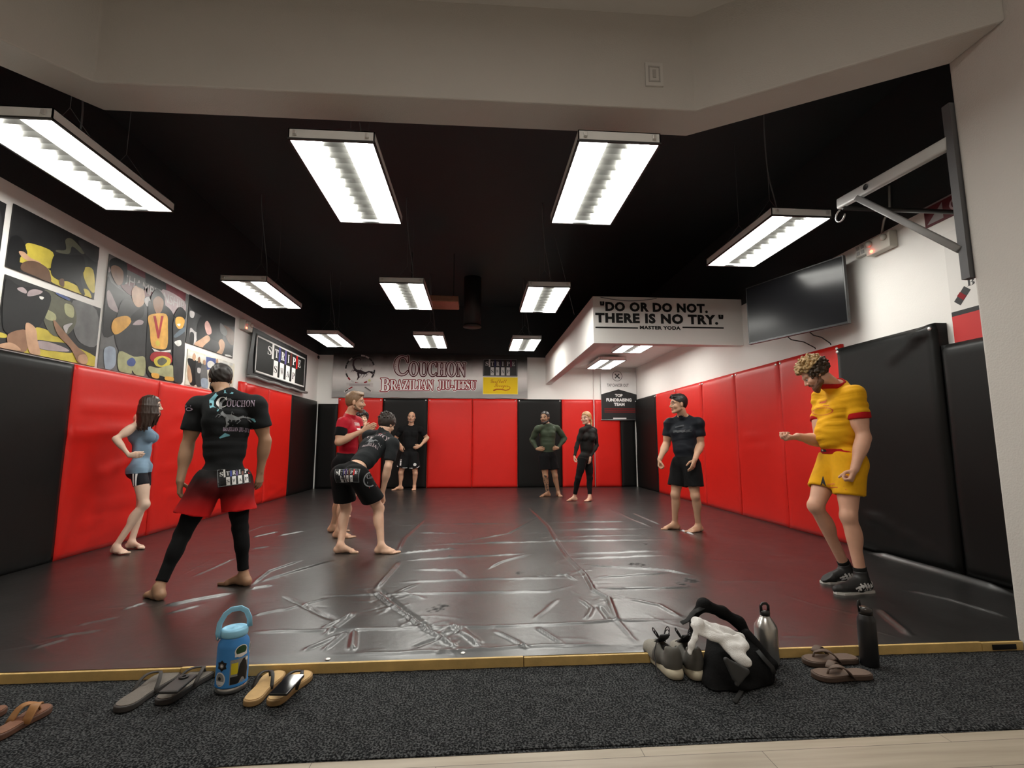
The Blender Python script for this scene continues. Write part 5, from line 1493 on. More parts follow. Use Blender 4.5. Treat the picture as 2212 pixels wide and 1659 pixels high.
for j in range(ny_ + 1):
    for i in range(nx_ + 1):
        u, v = bw * i / nx_, bh * j / ny_
        vs.append(M @ Vector((u, v + (0 if j else .008 * math.sin(u * 9)), .002 + .004 * math.sin(u * 5 + v * 3) * (1 - v / bh) + .008 * math.exp(-v / .12) * math.sin(u * 13 + 1.0))))
m_.add(vs, [(j * (nx_ + 1) + i, j * (nx_ + 1) + i + 1, (j + 1) * (nx_ + 1) + i + 1, (j + 1) * (nx_ + 1) + i) for j in range(ny_) for i in range(nx_)], 0, True)
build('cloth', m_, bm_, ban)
U = lambda x: (x - 718.0) / 420.0 * bw
Vv = lambda y: (860.0 - y) / 92.0 * bh
fillm, wine, edgew = inkm('letter_fill', (.66, .58, .58)), inkm('wine', (.075, .005, .010)), inkm('pale_edge', (.85, .78, .78))
whm, rdm = inkm('white', (.88, .85, .83)), inkm('crimson', (.24, .008, .014))
d0 = .020
m_ = MB()
for s, x0, x1, y0, y1 in (('C', 848, 878, 814, 773), ('OUCHON', 880, 1002, 815, 785)):
    outline_text(m_, mathbold(s), M, U(x0), U(x1), Vv(y0), Vv(y1), d0, ((2, .034), (1, .024), (0, .002)))
for k in range(4): rect2(m_, U(850.5), Vv(802 - k * 5), U(851.5), Vv(799.5 - k * 5), M, d0 + .005, 1)
build('lettering', m_, [fillm, wine, edgew], ban)
m_ = MB()
for s, x0, x1, y0, y1 in (('B', 820, 839, 847, 820), ('RAZILIAN', 841, 933, 844, 823), ('JIU-JITSU', 942, 1025, 844, 823)):
    outline_text(m_, mathbold(s), M, U(x0), U(x1), Vv(y0), Vv(y1), d0, ((2, .034), (1, .022), (0, .0)))
build('lettering', m_, [whm, rdm, whm], ban)
em = MB(); ec = (U(775.7), Vv(802)); er = 32 / 420 * bw
for k in range(14):
    a = math.radians(-35 + 250 * k / 14); a2 = math.radians(-35 + 250 * (k + .9) / 14)
    ring2(em, ec, er * .90, er, M, d0, (0, 0, 3, 0, 0, 3, 3, 0, 0, 3, 0, 0, 3, 0)[k], 6, a, a2)
for k in range(5):
    a = math.radians(215 + 18 * k); ring2(em, ec, er * .90, er, M, d0, (2, 3, 2, 3, 2)[k], 4, a, a + math.radians(14))
scorpion(em, M, ec[0] + .04, ec[1] - .02, er * 1.55, d0 + .001, 1)
put_text(em, mathbold('COUCHON'), M, U(782), U(803), Vv(796), Vv(789), d0, 4)
rect2(em, U(748), Vv(838), U(804), Vv(830), M, d0 + .002, 3)
for y_ in (833, 835.5): rect2(em, U(754), Vv(y_ + .5), U(798), Vv(y_ - .5), M, d0 + .003, 4)
stroke2(em, [(U(786), Vv(838)), (U(802), Vv(848))], .05, M, d0, 3); stroke2(em, [(U(787), Vv(838.5)), (U(800), Vv(847))], .032, M, d0 + .001, 5)
stroke2(em, [(U(762), Vv(838)), (U(744), Vv(849))], .05, M, d0, 3); stroke2(em, [(U(761), Vv(838.5)), (U(753), Vv(843))], .030, M, d0 + .001, 2); stroke2(em, [(U(752), Vv(844)), (U(746), Vv(848))], .030, M, d0 + .001, 0)
disc2(em, (U(796), Vv(825)), .03, .03, M, d0, 6)
build('emblem', em, [blk_ink, inkm('scorpion', (.045, .028, .034)), rdm, inkm('pale', (.55, .51, .50)), inkm('greytext', (.24, .21, .22)), inkm('beltgrey', (.12, .115, .105)), inkm('paleyellow', (.6, .6, .25))], ban)
m_ = MB(); Mp = M @ Matrix.Translation((U(1040), Vv(813.5), d0))
stripe_patch(m_, Mp, U(1116) - U(1040), Vv(776) - Vv(813.5), 0, step=.0012)
build('black_panel', m_, [blk_ink, inkm('pw', (.55, .53, .52)), inkm('pb', (.02, .02, .08)), inkm('pp', (.03, .018, .04)), inkm('pbr', (.04, .02, .015)), inkm('pr', (.12, .02, .05)), inkm('pg', (.16, .16, .165))], ban)
m_ = MB(); rect2(m_, U(1040), Vv(851.5), U(1117), Vv(815), M, d0 - .001, 1); rect2(m_, U(1041), Vv(850.5), U(1116), Vv(816), M, d0, 0)
put_text(m_, mathscript('Goofball'), M, U(1056), U(1091), Vv(831), Vv(820), d0 + .001, 2, slant=.15); put_text(m_, mathscript('Savages'), M, U(1064), U(1094), Vv(840), Vv(829), d0 + .001, 2, slant=.15)
stroke2(m_, [(U(x), Vv(y)) for x, y in ((1094, 834), (1098, 835), (1100, 838), (1097, 841.5), (1090, 843), (1080, 841), (1070, 841), (1063, 844))], [.008, .012, .016, .02, .025, .025, .03, .045], M, d0 + .001, 2)
build('yellow_panel', m_, [inkm('yellow', (.80, .56, .01)), inkm('paleyellow2', (.85, .75, .35)), inkm('rust', (.42, .10, .01))], ban)

# ---- black flag with the striped letters on the left wall
WX = XL + .075
def lw(px, py, X=XL + .02):
    p = atx(px, py, X); return p
fy0, fy1, fz0, fz1 = 8.78, 11.30, 2.36, 3.08
fl = thing('flag', 'black flag with white framed striped lettering pinned to the left wall', 'flag', (WX, fy0, fz0))
M = plane_M((WX, fy0, fz0), (0, 1, 0), (0, 0, 1))
fw_, fh_ = fy1 - fy0, fz1 - fz0
m_ = MB(); nx_, ny_ = 40, 14; vs = []
for j in range(ny_ + 1):
    for i in range(nx_ + 1):
        u, v = -.12 + (fw_ + .24) * i / nx_, -.05 + (fh_ + .13) * j / ny_
        vs.append(M @ Vector((u - .10 * (1 - j / ny_) * (i < 12) * (1 - i / 12), v, .006 * math.sin(u * 4.0 - v * 6))))
m_.add(vs, [(j * (nx_ + 1) + i, j * (nx_ + 1) + i + 1, (j + 1) * (nx_ + 1) + i + 1, (j + 1) * (nx_ + 1) + i) for j in range(ny_) for i in range(nx_)], 0, True)
build('cloth', m_, mat('flag_black', (.012, .012, .013), .55, noise=.2), fl)
m_ = MB(); stripe_patch(m_, M, fw_, fh_, .012, x0=.14, sx=.80, step=.0015)
for t_ in (0.012,):
    for (a, c, e2, g) in ((.03, .03, fw_ - .03, .055), (.03, fh_ - .055, fw_ - .03, fh_ - .03), (.03, .03, .055, fh_ - .03), (fw_ - .055, .03, fw_ - .03, fh_ - .03)): rect2(m_, a, c, e2, g, M, .0145, 1)
build('lettering', m_, [inkm('flag_ground', (.013, .014, .013)), inkm('flag_white', (.72, .70, .68)), inkm('flag_blue', (.05, .05, .20)), inkm('flag_purple', (.09, .07, .22)), inkm('flag_brown', (.10, .025, .02)), inkm('flag_red', (.50, .012, .012)), inkm('flag_grey', (.2, .2, .2))], fl)
m_ = MB().tube([M @ Vector((-.2 + (fw_ + .3) * k / 12, -.09 + .01 * math.sin(k * 1.7), .02)) for k in range(13)], .04, n=10, flat=(.09, .05), up=(0, 0, 1))
build('hem', m_, mat('hem_grey', (.16, .155, .15), .6, noise=.3), fl, )

# ---- photo prints on the left wall: flat prints, each drawn with its own figures
def c3(*q): return [(x / 4.366, 420 + y / 4.366) for x, y in q]
def c4(*q): return [(210 + x / 5.352, 520 + y / 5.352) for x, y in q]
def c5(*q): return [(390 + x / 7.212, 620 + y / 7.212) for x, y in q]
COLS = {'dark': (.020, .020, .021), 'char': (.040, .040, .042), 'black': (.008, .008, .009), 'yel': (.52, .42, .06), 'skin': (.50, .30, .19), 'skd': (.26, .14, .085), 'gold': (.62, .33, .07), 'grey': (.13, .13, .13), 'lgrey': (.42, .40, .40),
        'red': (.34, .02, .025), 'wine': (.13, .02, .03), 'brown': (.12, .065, .04), 'khaki': (.34, .34, .19), 'white': (.68, .66, .63), 'blue': (.07, .10, .26), 'jean': (.28, .33, .40), 'mauve': (.36, .29, .30), 'olive': (.10, .10, .07), 'cream': (.66, .62, .52), 'pinkish': (.52, .30, .27), 'slate': (.10, .13, .16)}
PM = {k: mat('photo_' + k, v, .35, spec=.3, noise=.5, nscale=7) for k, v in COLS.items()}
PK = list(COLS)
def photo(label, corners, base, shapes, extra=None):
    q = [atx(x, y, XL + .014) for x, y in corners]     # TL, TR, BR, BL
    y0 = (q[0][1] + q[3][1]) / 2; y1 = (q[1][1] + q[2][1]) / 2; z1 = (q[0][2] + q[1][2]) / 2; z0 = (q[2][2] + q[3][2]) / 2
    M = plane_M((XL + .012, y0, z0), (0, 1, 0), (0, 0, 1)); W_, H_ = y1 - y0, z1 - z0
    mb = MB(); mb.prism([(0, 0), (W_, 0), (W_, H_), (0, H_)], -.010, .0, PK.index(base), M)
    def loc(p):
        w_ = atx(p[0], p[1], XL + .014); return (min(max(w_[1] - y0, .002), W_ - .002), min(max(w_[2] - z0, .002), H_ - .002))
    for k, (c, pts, *sm) in enumerate(shapes):
        P_ = [loc(p) for p in pts]
        if not sm: P_ = [(min(max(x, .002), W_ - .002), min(max(y, .002), H_ - .002)) for x, y in sm_poly(P_)]
        poly2(mb, P_, M, .0006 + .0004 * k, PK.index(c))
    if extra: extra(mb, M, loc)
    tag(build('photo_print', mb, [PM[k] for k in PK]), label, 'poster', 'photo prints on the left wall')
photo('dark print of two grapplers on a yellow mat, top left of the wall', [(30, 446), (211, 527), (208, 652), (14, 571)], 'dark', [
    ('yel', c3((240, 480), (300, 462), (500, 545), (490, 685), (400, 690), (300, 650), (190, 640), (190, 590), (260, 560))), ('yel', c3((400, 675), (480, 720), (600, 800), (740, 870), (790, 960), (600, 880), (470, 810))), ('yel', c3((800, 690), (880, 715), (895, 920), (840, 890), (790, 770))), ('yel', c3((790, 890), (840, 910), (860, 995), (790, 960))),
    ('black', c3((100, 410), (160, 385), (215, 430), (245, 520), (190, 600), (180, 720), (60, 660), (80, 520))), ('skin', c3((180, 535), (230, 545), (290, 600), (380, 640), (370, 670), (250, 620), (190, 570))), ('brown', c3((220, 640), (330, 630), (440, 690), (475, 760), (470, 830), (330, 770), (200, 710))),
    ('black', c3((500, 590), (560, 560), (660, 570), (780, 580), (800, 700), (760, 800), (800, 940), (760, 930), (700, 830), (560, 810), (480, 740))), ('olive', c3((615, 430), (680, 420), (790, 540), (770, 560), (680, 490), (650, 560), (540, 545), (530, 525), (620, 520))), ('char', c3((740, 430), (920, 500), (915, 640), (800, 560))),
    ('brown', c3((560, 800), (600, 800), (600, 870), (560, 850)))])
photo('print of a kneeling fighter in black on a yellow mat, lower left of the wall', [(9, 588), (210, 666), (213, 793), (-4, 752)], 'dark', [
    ('yel', c3((330, 1260), (450, 1280), (620, 1390), (940, 1540), (935, 1640), (600, 1590), (230, 1500), (280, 1440), (340, 1370))), ('yel', c3((-10, 1300), (60, 1320), (60, 1350), (-10, 1345))),
    ('char', c3((340, 1375), (500, 1390), (640, 1410), (690, 1490), (520, 1480), (360, 1450))), ('mauve', c3((350, 1385), (450, 1390), (600, 1440), (650, 1480), (500, 1475), (360, 1445))),
    ('grey', c3((690, 1000), (910, 1090), (930, 1420), (760, 1400), (690, 1250))), ('olive', c3((400, 910), (560, 950), (690, 1040), (720, 1200), (640, 1320), (500, 1330), (410, 1180))), ('khaki', c3((440, 1090), (520, 1130), (520, 1190), (430, 1170))), ('khaki', c3((610, 1030), (690, 1060), (690, 1160), (620, 1130))),
    ('black', c3((40, 800), (180, 860), (380, 890), (480, 960), (440, 1120), (360, 1250), (260, 1220), (180, 1320), (50, 1300), (20, 1150))), ('mauve', c3((160, 885), (210, 875), (250, 910), (240, 935), (180, 910))), ('mauve', c3((270, 910), (330, 895), (400, 915), (360, 945), (260, 960))), ('white', c3((370, 960), (410, 970), (400, 990), (375, 985))),
    ('skd', c3((70, 1320), (250, 1280), (260, 1440), (210, 1500), (100, 1470))), ('skin', c3((245, 1210), (330, 1260), (350, 1380), (375, 1510), (280, 1500), (240, 1330))), ('skin', c3((0, 1410), (110, 1400), (190, 1470), (0, 1460))),
    ('skd', c3((500, 1180), (600, 1290), (720, 1430), (800, 1500), (825, 1560), (800, 1610), (730, 1580), (660, 1450), (540, 1320))), ('skin', c3((740, 1520), (800, 1510), (825, 1570), (790, 1605), (735, 1570))), ('lgrey', c3((590, 1250), (620, 1225), (680, 1215), (640, 1260), (620, 1310))), ('blue', c3((530, 910), (650, 980), (640, 1000), (540, 950)))])
def champ(mb, M, loc):
    a = loc(c4((330, 350))[0]); b2 = loc(c4((1010, 690))[0])
    put_text(mb, 'CHAMPIONSHIP', M, a[0] - .06, b2[0], a[1] - .15, a[1] - .03, .0024, PK.index('lgrey'), bold=.01)
photo('tall champions print of men with a medal and a gold belt', [(222, 541), (404, 634), (397, 832), (228, 796)], 'grey', [
    ('wine', c4((340, 200), (1030, 580), (1020, 700), (760, 560), (560, 440), (340, 330)), 1), ('dark', c4((560, 330), (800, 450), (800, 600), (560, 480)), 1), ('mauve', c4((760, 560), (1010, 700), (1000, 860), (880, 860), (780, 720))), ('mauve', c4((60, 130), (140, 180), (160, 330), (70, 330))), ('wine', c4((270, 500), (440, 490), (620, 560), (610, 640), (400, 640))),
    ('dark', c4((60, 420), (160, 480), (260, 560), (420, 680), (420, 880), (330, 900), (200, 1080), (60, 1060))), ('black', c4((140, 230), (230, 175), (340, 260), (330, 480), (270, 500), (150, 330))), ('skd', c4((160, 300), (230, 290), (300, 360), (290, 490), (230, 505), (170, 400))), ('mauve', c4((110, 600), (150, 590), (240, 800), (230, 830), (130, 760))),
    ('jean', c4((80, 1250), (200, 1240), (210, 1420), (150, 1490), (90, 1480))), ('char', c4((280, 700), (420, 700), (600, 760), (600, 1150), (550, 1360), (420, 1350), (260, 1290), (200, 1050))), ('skin', c4((400, 570), (470, 510), (540, 580), (540, 720), (470, 770), (410, 700))), ('dark', c4((430, 500), (500, 495), (545, 560), (480, 540))), ('gold', c4((160, 1010), (200, 900), (340, 870), (390, 930), (320, 1020), (210, 1085))), ('black', c4((390, 870), (480, 790), (540, 760), (520, 880), (400, 930))), ('mauve', c4((410, 960), (470, 915), (530, 930), (510, 970), (420, 975))),
    ('khaki', c4((250, 1280), (420, 1340), (545, 1350), (540, 1560), (440, 1550), (400, 1500), (380, 1540), (245, 1500))), ('blue', c4((340, 1390), (400, 1350), (440, 1400), (410, 1450), (350, 1440))), ('lgrey', c4((535, 680), (590, 650), (620, 720), (570, 760))),
    ('black', c4((590, 700), (660, 740), (800, 760), (890, 900), (880, 1200), (860, 1500), (880, 1620), (600, 1580), (560, 1300), (580, 900))), ('black', c4((620, 640), (690, 560), (770, 650), (760, 780), (640, 740))), ('skd', c4((640, 690), (700, 640), (760, 700), (740, 810), (690, 850), (650, 780))), ('gold', c4((580, 900), (620, 850), (790, 850), (810, 1000), (800, 1230), (700, 1250), (620, 1210), (600, 1020))),
    ('red', c4((640, 870), (670, 870), (705, 1040), (730, 870), (760, 870), (710, 1130), (690, 1130)), 1), ('yel', c4((665, 1180), (690, 1150), (720, 1190), (690, 1220))), ('red', c4((640, 1290), (830, 1300), (840, 1420), (620, 1390))), ('yel', c4((650, 1370), (740, 1330), (840, 1370), (810, 1450), (680, 1450))), ('olive', c4((690, 1380), (750, 1350), (800, 1390), (750, 1440), (700, 1430))), ('khaki', c4((590, 1450), (700, 1470), (860, 1440), (870, 1580), (720, 1560), (600, 1520))), ('gold', c4((620, 1530), (700, 1540), (700, 1590), (630, 1580))), ('gold', c4((780, 1570), (870, 1580), (870, 1620), (780, 1610))),
    ('white', c4((620, 1240), (650, 1280), (840, 1290), (840, 1260), (720, 1280)), 1), ('char', c4((880, 900), (1000, 1000), (1000, 1640), (880, 1630), (870, 1200))), ('black', c4((890, 840), (950, 765), (1015, 830), (1000, 910), (890, 880))), ('gold', c4((900, 890), (960, 880), (1000, 920), (980, 1000), (930, 1020), (895, 960))), ('white', c4((910, 965), (950, 960), (940, 990))), ('slate', c4((880, 1090), (990, 1000), (1000, 1050), (900, 1120))), ('white', c4((880, 1170), (950, 1150), (960, 1200), (920, 1220)))], champ)
photo('print of two grapplers clinched close, right of the champions print', [(408, 638), (507, 683), (505, 772), (404, 744)], 'char', [
    ('black', c5((140, 100), (840, 450), (830, 620), (500, 520), (280, 420), (140, 300))), ('lgrey', c5((150, 370), (220, 400), (200, 480), (150, 460))), ('lgrey', c5((150, 640), (220, 690), (280, 740), (210, 900), (150, 880))), ('black', c5((150, 710), (210, 730), (200, 900), (150, 880))), ('brown', c5((660, 600), (830, 700), (830, 900), (740, 850))),
    ('black', c5((300, 480), (480, 420), (640, 480), (660, 780), (590, 860), (480, 800), (390, 740), (340, 860), (250, 800))), ('pinkish', c5((380, 560), (420, 530), (470, 620), (480, 720), (420, 740), (380, 640))), ('skin', c5((220, 870), (300, 820), (420, 750), (460, 820), (380, 900), (330, 950), (230, 910))), ('char', c5((340, 950), (480, 830), (600, 880), (580, 1030), (450, 1000))), ('skin', c5((590, 860), (640, 810), (690, 900), (640, 1050), (560, 1030), (610, 960))), ('grey', c5((620, 560), (720, 680), (700, 760), (620, 700))), ('white', c5((690, 1050), (760, 1060), (800, 1090), (700, 1080)))])
photo('bright group photo print of men in dark clothes below the clinch print', [(404, 756), (506, 783), (504, 854), (403, 828)], 'cream', [
    ('white', c5((110, 1000), (820, 1170), (820, 1230), (110, 1060)), 1), ('blue', c5((400, 1085), (550, 1115), (550, 1240), (400, 1300)), 1), ('white', c5((420, 1180), (470, 1150), (530, 1190), (500, 1260), (430, 1250))),
    ('black', c5((110, 1120), (200, 1130), (260, 1190), (250, 1500), (150, 1520), (140, 1300))), ('skin', c5((190, 1060), (215, 1030), (240, 1080), (220, 1150), (185, 1120))), ('skin', c5((110, 1220), (150, 1260), (180, 1440), (150, 1490), (110, 1400))), ('char', c5((240, 1180), (330, 1200), (340, 1520), (240, 1520))), ('skd', c5((270, 1110), (300, 1090), (305, 1170), (275, 1180))), ('grey', c5((320, 1230), (400, 1220), (420, 1560), (320, 1540))), ('skin', c5((350, 1150), (380, 1140), (390, 1200), (360, 1210))), ('jean', c5((320, 1430), (420, 1440), (420, 1580), (330, 1560))), ('skin', c5((555, 1130), (580, 1125), (585, 1190), (560, 1200))), ('char', c5((520, 1210), (640, 1220), (700, 1400), (700, 1600), (480, 1590))), ('lgrey', c5((260, 1260), (310, 1270), (300, 1340), (260, 1330)))])
photo('narrow dark print cut off at the left edge of the photo', [(-70, 400), (10, 436), (4, 560), (-76, 540)], 'dark', [('char', [(-60, 420), (0, 450), (-5, 540), (-60, 500)])])

# ---- fundraising banner near the back right corner
zb = 1.72; tz = 2.98
tb = thing('banner', 'white hanging banner with a black house shaped field in the back right corner', 'banner', (2.75, YB - .085, zb))
q0 = aty(1300, 906, YB - .09); q1 = aty(1377, 906, YB - .09); W_ = q1[0] - q0[0]
M = plane_M((q0[0], YB - .085, zb), (1, 0, 0), (0, 0, 1)); H_ = tz - zb
build('cloth', MB().prism([(0, 0), (W_, 0), (W_, H_), (0, H_)], -.008, 0, 0, M), mat('banner_white', (.72, .71, .70), .5), tb)
zp = lambda y: aty(1340, y, YB - .09)[2] - zb
m_ = MB(); poly2(m_, [(0, 0), (W_, 0), (W_, zp(852)), (W_ * .49, zp(841)), (0, zp(852))], M, .002, 0); build('black_field', m_, blk_ink, tb)
m_ = MB()
for s, a, c, y0, y1 in (('TOP', .385, .60, 857.5, 851), ('FUNDRAISING', .14, .85, 867.5, 860.5), ('TEAM', .35, .65, 877, 870)): put_text(m_, s, M, W_ * a, W_ * c, zp(y0), zp(y1), .004, 0, bold=.045)
rect2(m_, W_ * .32, zp(905.2), W_ * .69, zp(902.5), M, .004, 0)
for y_ in (883, 886.5, 890): rect2(m_, W_ * .08, zp(y_ + 1.2), W_ * .95, zp(y_ - .8), M, .004, 1)
put_text(m_, 'TAP CANCER OUT', M, W_ * .17, W_ * .78, zp(835.5), zp(829), .004, 2, bold=.01)
ring2(m_, (W_ * .46, zp(812.5)), .125, .137, M, .004, 2)
for a in (45, -45): stroke2(m_, [(W_ * .46 - .08 * math.cos(math.radians(a)), zp(812.5) - .08 * math.sin(math.radians(a))), (W_ * .46 + .08 * math.cos(math.radians(a)), zp(812.5) + .08 * math.sin(math.radians(a)))], .030, M, .004, 2)
disc2(m_, (W_ * .46 + .055, zp(812.5) - .05), .022, .022, M, .005, 3, 4)
build('lettering', m_, [white_ink, inkm('dullred', (.14, .015, .015)), inkm('taptext', (.09, .09, .09)), blk_ink], tb)
build('rod', MB().tube([M @ Vector((-.02, .0, .004)), M @ Vector((W_ + .02, 0, .004))], .009, n=8), mat('rod_grey', (.3, .3, .3), .4, metal=.5), tb)

# ---- quotation lettered on the soffit
qd = thing('wall_decal', 'black quotation lettering on the front of the white soffit', 'wall lettering', (3.0, BY - .002, 2.8))
Mq = plane_M((0, BY - .002, 0), (1, 0, 0), (0, 0, 1))
def qx(px, py): p = aty(px, py, BY); return p[0], p[2]
dec_m = inkm('decal_black', (.012, .012, .012), .5)
for s, (xa, ya), (xb, yb) in (('"DO OR DO NOT.', (1296, 672), (1528, 656)), ('THERE IS NO TRY."', (1286, 697), (1562, 680)), ('MASTER YODA', (1382, 711.5), (1470, 705))):
    a, b2 = qx(xa, ya), qx(xb, yb)
    m_ = MB(); put_text(m_, s, Mq, a[0], b2[0], a[1], b2[1], .002, 0, bold=.055, space=1.12)
    build('lettering', m_, dec_m, qd)
for xa, xb in ((1286, 1378), (1474, 1563)):
    a, b2 = qx(xa, 708.7), qx(xb, 707.3); m_ = MB(); rect2(m_, a[0], a[1], b2[0], b2[1], Mq, .002, 0); build('rule', m_, dec_m, qd)
sg_ = MB().tube([(BX + .12 + .9 * k / 10, BY - .008, 3.385 - .05 * math.sin(math.pi * k / 10)) for k in range(11)], .006, n=6)
tag(build('loose_cable', sg_, cabm), 'thin dark cable sagging along the top edge of the soffit', 'cable')
spk = MB().lathe([(0, -.055), (.02, -.05), (.012, -.02), (.03, -.005), (.045, 0)], n=14, M=Matrix.Translation((2.50, 7.95, 3.10)))
tag(build('sprinkler', spk, mat('sprinkler_metal', (.25, .12, .10), .4, metal=.4)), 'small sprinkler head on the ceiling inside the soffit', 'sprinkler')

# ---- television on a tilting wall arm
tvA, tvB = Vector((3.99, 4.80, 2.405)), Vector((3.56, 5.98, 2.405))      # near and far lower corners
tvh = .765; ax_ = (tvA - tvB); tvw = ax_.length
tv = thing('television', 'large black television angled out from the right wall', 'television', tuple((tvA + tvB) / 2))
M = plane_M(tvB, ax_, (0, 0, 1))
if (M.to_3x3() @ Vector((0, 0, 1))).x > 0: M = plane_M(tvA, -ax_, (0, 0, 1))
m_ = MB(); m_.box((0, 0, -.045), (tvw, tvh, 0), M=M); m_.box((.2, .1, -.085), (tvw - .2, tvh - .15, -.045), M=M)
build('cabinet', m_, mat('tv_case', (.012, .012, .013), .35), tv)
build('screen', MB().box((.012, .022, .0), (tvw - .012, tvh - .012, .002), M=M), mat('tv_glass', (.006, .006, .007), .2, spec=.22), tv)
m_ = MB(); m_.box((0, 0, .0), (tvw, .020, .008), M=M); build('bezel', m_, mat('tv_trim', (.05, .05, .052), .25, metal=.6), tv)
ctr = M @ Vector((tvw / 2, tvh / 2, -.08))
m_ = MB().tube([ctr, (4.0, ctr.y - .05, ctr.z), (XR - .025, ctr.y - .05, ctr.z)], .03, n=8); m_.box((XR - .03, ctr.y - .25, ctr.z - .2), (XR - .002, ctr.y + .05, ctr.z + .2)); build('wall_arm', m_, mat('tv_case', (.012, .012, .013), .35), tv)
for f in (.40, .62):
    a = M @ Vector((tvw * (1 - f) if (M @ Vector((0, 0, 0)) - tvA).length < .1 else tvw * f, .02, -.04))
    build('cable', MB().tube([a, a + Vector((.06, .0, -.05)), a.lerp(Vector((XR - .07, a.y, 2.30)), .6), (XR - .075, a.y, 2.28), (XR - .07, a.y, 2.262)], .007, n=6), mat('cable_black', (.012, .012, .012), .5), tv)

# ---- emergency light units, junction box, camera dome, thermostat
def em_light(label, px, py, X, nx):
    c = atx(px, py, X); t = thing('emergency_light', label, 'emergency light', (X, c[1], c[2]))
    s = 1 if nx > 0 else -1
    build('housing', MB().box((min(X, X + s * .09), c[1] - .15, c[2] - .085), (max(X, X + s * .09), c[1] + .15, c[2] + .085), bev=.012), mat('emergency_beige', (.52, .49, .43), .5), t)
    build('indicator', MB().sphere((X + s * .095, c[1] + (.07 if s < 0 else -.09), c[2] - .055), .016), mat('led_red', (1, .05, .02), .4, emit=9, ecol=(1, .06, .03)), t)
    for k in (-1, 1): build('lamp_head', MB().sphere((X + s * .10, c[1] + k * .09, c[2] + .03), (.03, .035, .035)), mat('lamp_head_glass', (.45, .43, .38), .25), t)
    return t
em_light('beige emergency light with a red indicator near the top of the right wall', 1912, 527, XR - .002, -1)
em_light('emergency light with a red indicator on the left wall beside the black flag', 526, 704, XL + .002, 1)
c = atx(1868, 541, XR); m_ = MB().box((XR - .05, c[1] - .07, c[2] - .065), (XR, c[1] + .07, c[2] + .065), bev=.006)
t = tag(build('outlet_box', m_, mat('outlet_white', (.62, .60, .56), .5)), 'square white outlet box beside the emergency light on the right wall', 'outlet')
for k in (-1, 1):
    for j in (-1, 1): build('socket', MB().box((XR - .056, c[1] + k * .03 - .018, c[2] + j * .028 - .018), (XR - .05, c[1] + k * .03 + .018, c[2] + j * .028 + .018)), mat('socket_grey', (.35, .34, .33), .5), t)
a = atx(1905, 505, XR - .02); pts = [(XR - .02, a[1], a[2]), (XR - .03, a[1] - .05, a[2] + .12), (XR - .02, a[1] - .12, a[2] + .22), (XR - .02, a[1] - .14, a[2] + .45)]
tag(build('flexible_conduit', MB().tube(pts, .012, n=8), mat('conduit_grey', (.5, .5, .48), .4, metal=.4)), 'curved conduit rising from the emergency light on the right wall', 'conduit')
c = aty(686, 772, YB); t = thing('security_camera', 'small dark dome camera at the top of the back left corner', 'camera', (c[0], YB, c[2]))
build('mount', MB().lathe([(.0, .0), (.055, .0), (.06, .02), (.045, .035), (0, .036)], n=18, M=plane_M((c[0], YB, c[2]), (1, 0, 0), (0, 0, 1))), mat('camera_grey', (.06, .06, .06), .4), t)
build('dome', MB().sphere((c[0], YB - .05, c[2]), .05), mat('dome_black', (.006, .006, .006), .15), t)
build('cable', MB().tube([(c[0], YB - .01, c[2] + .03), (c[0] - .1, YB - .01, c[2] + .12), (c[0] - .25, YB - .01, c[2] + .22)], .006, n=6), cabm, t)
c = aty(1412, 163, 3.27); t = thing('switch_plate', 'white rectangular wall plate on the grey bulkhead above the opening', 'wall plate', (c[0], 3.272, c[2]))
Mt = plane_M((c[0], 3.272, c[2]), (1, 0, 0), (0, 0, 1))
build('plate', MB().box((-.068, -.095, 0), (.068, .095, .016), M=Mt), mat('plate_white', (.62, .60, .57), .45), t)
m_ = MB()
for (a0, b0, a1, b1) in ((-.045, -.065, .045, -.055), (-.045, .055, .045, .065), (-.045, -.055, -.036, .055), (.036, -.055, .045, .055), (-.012, -.03, .012, .035)): m_.box((a0, b0, .016), (a1, b1, .021), M=Mt)
build('rocker', m_, mat('plate_grey', (.42, .40, .38), .45), t)

# ---- wall mounted pull-up bracket behind the jamb
steel = mat('bracket_white', (.52, .52, .51), .45, noise=.08); dstl = mat('bracket_dark', (.10, .10, .105), .5, noise=.1)
pb = thing('pull_up_bracket', 'white and grey steel pull-up bar bracket on the wall beside the jamb', 'pull-up bar', (3.10, 2.72, 2.3))
PX = 3.085
build('wall_rail', MB().box((PX + .015, 2.722, 2.16), (PX + .065, 2.775, 3.36)), dstl, pb)
m_ = MB(); m_.tube([(PX + .03, 2.77, 3.10), (PX, 3.70, 3.155)], .04, n=12, flat=(.05, .09), up=(0, 0, 1)); build('arm', m_, steel, pb)
hl_ = MB().lathe([(.0, .0), (.024, 0), (.024, .002)], n=20, M=plane_M((PX - .0262, 3.39, 3.135), (0, 1, 0), (0, 0, -1)) if False else plane_M((PX - .0262, 3.39, 3.137), (0, -1, 0), (0, 0, 1))); build('bolt_hole', hl_, blk_ink, pb)
build('brace', MB().tube([(PX, 3.50, 3.10), (PX + .03, 2.77, 2.36)], .03, n=12, flat=(.045, .06), up=(0, .7, .7)), mat('bracket_grey', (.28, .28, .28), .5, noise=.1), pb)
build('bar', MB().tube([(PX, 3.66, 3.10), (XR - .02, 3.66, 3.10)], .019, n=14), mat('bar_black', (.012, .012, .012), .4), pb)
m_ = MB().tube([(PX, 3.70 + .05 * math.sin(a), 3.10 - .05 + .05 * math.cos(a)) for a in np.linspace(0, 4.6, 14)], .007, n=8); build('hook', m_, mat('hook_steel', (.6, .6, .6), .3, metal=.8), pb)

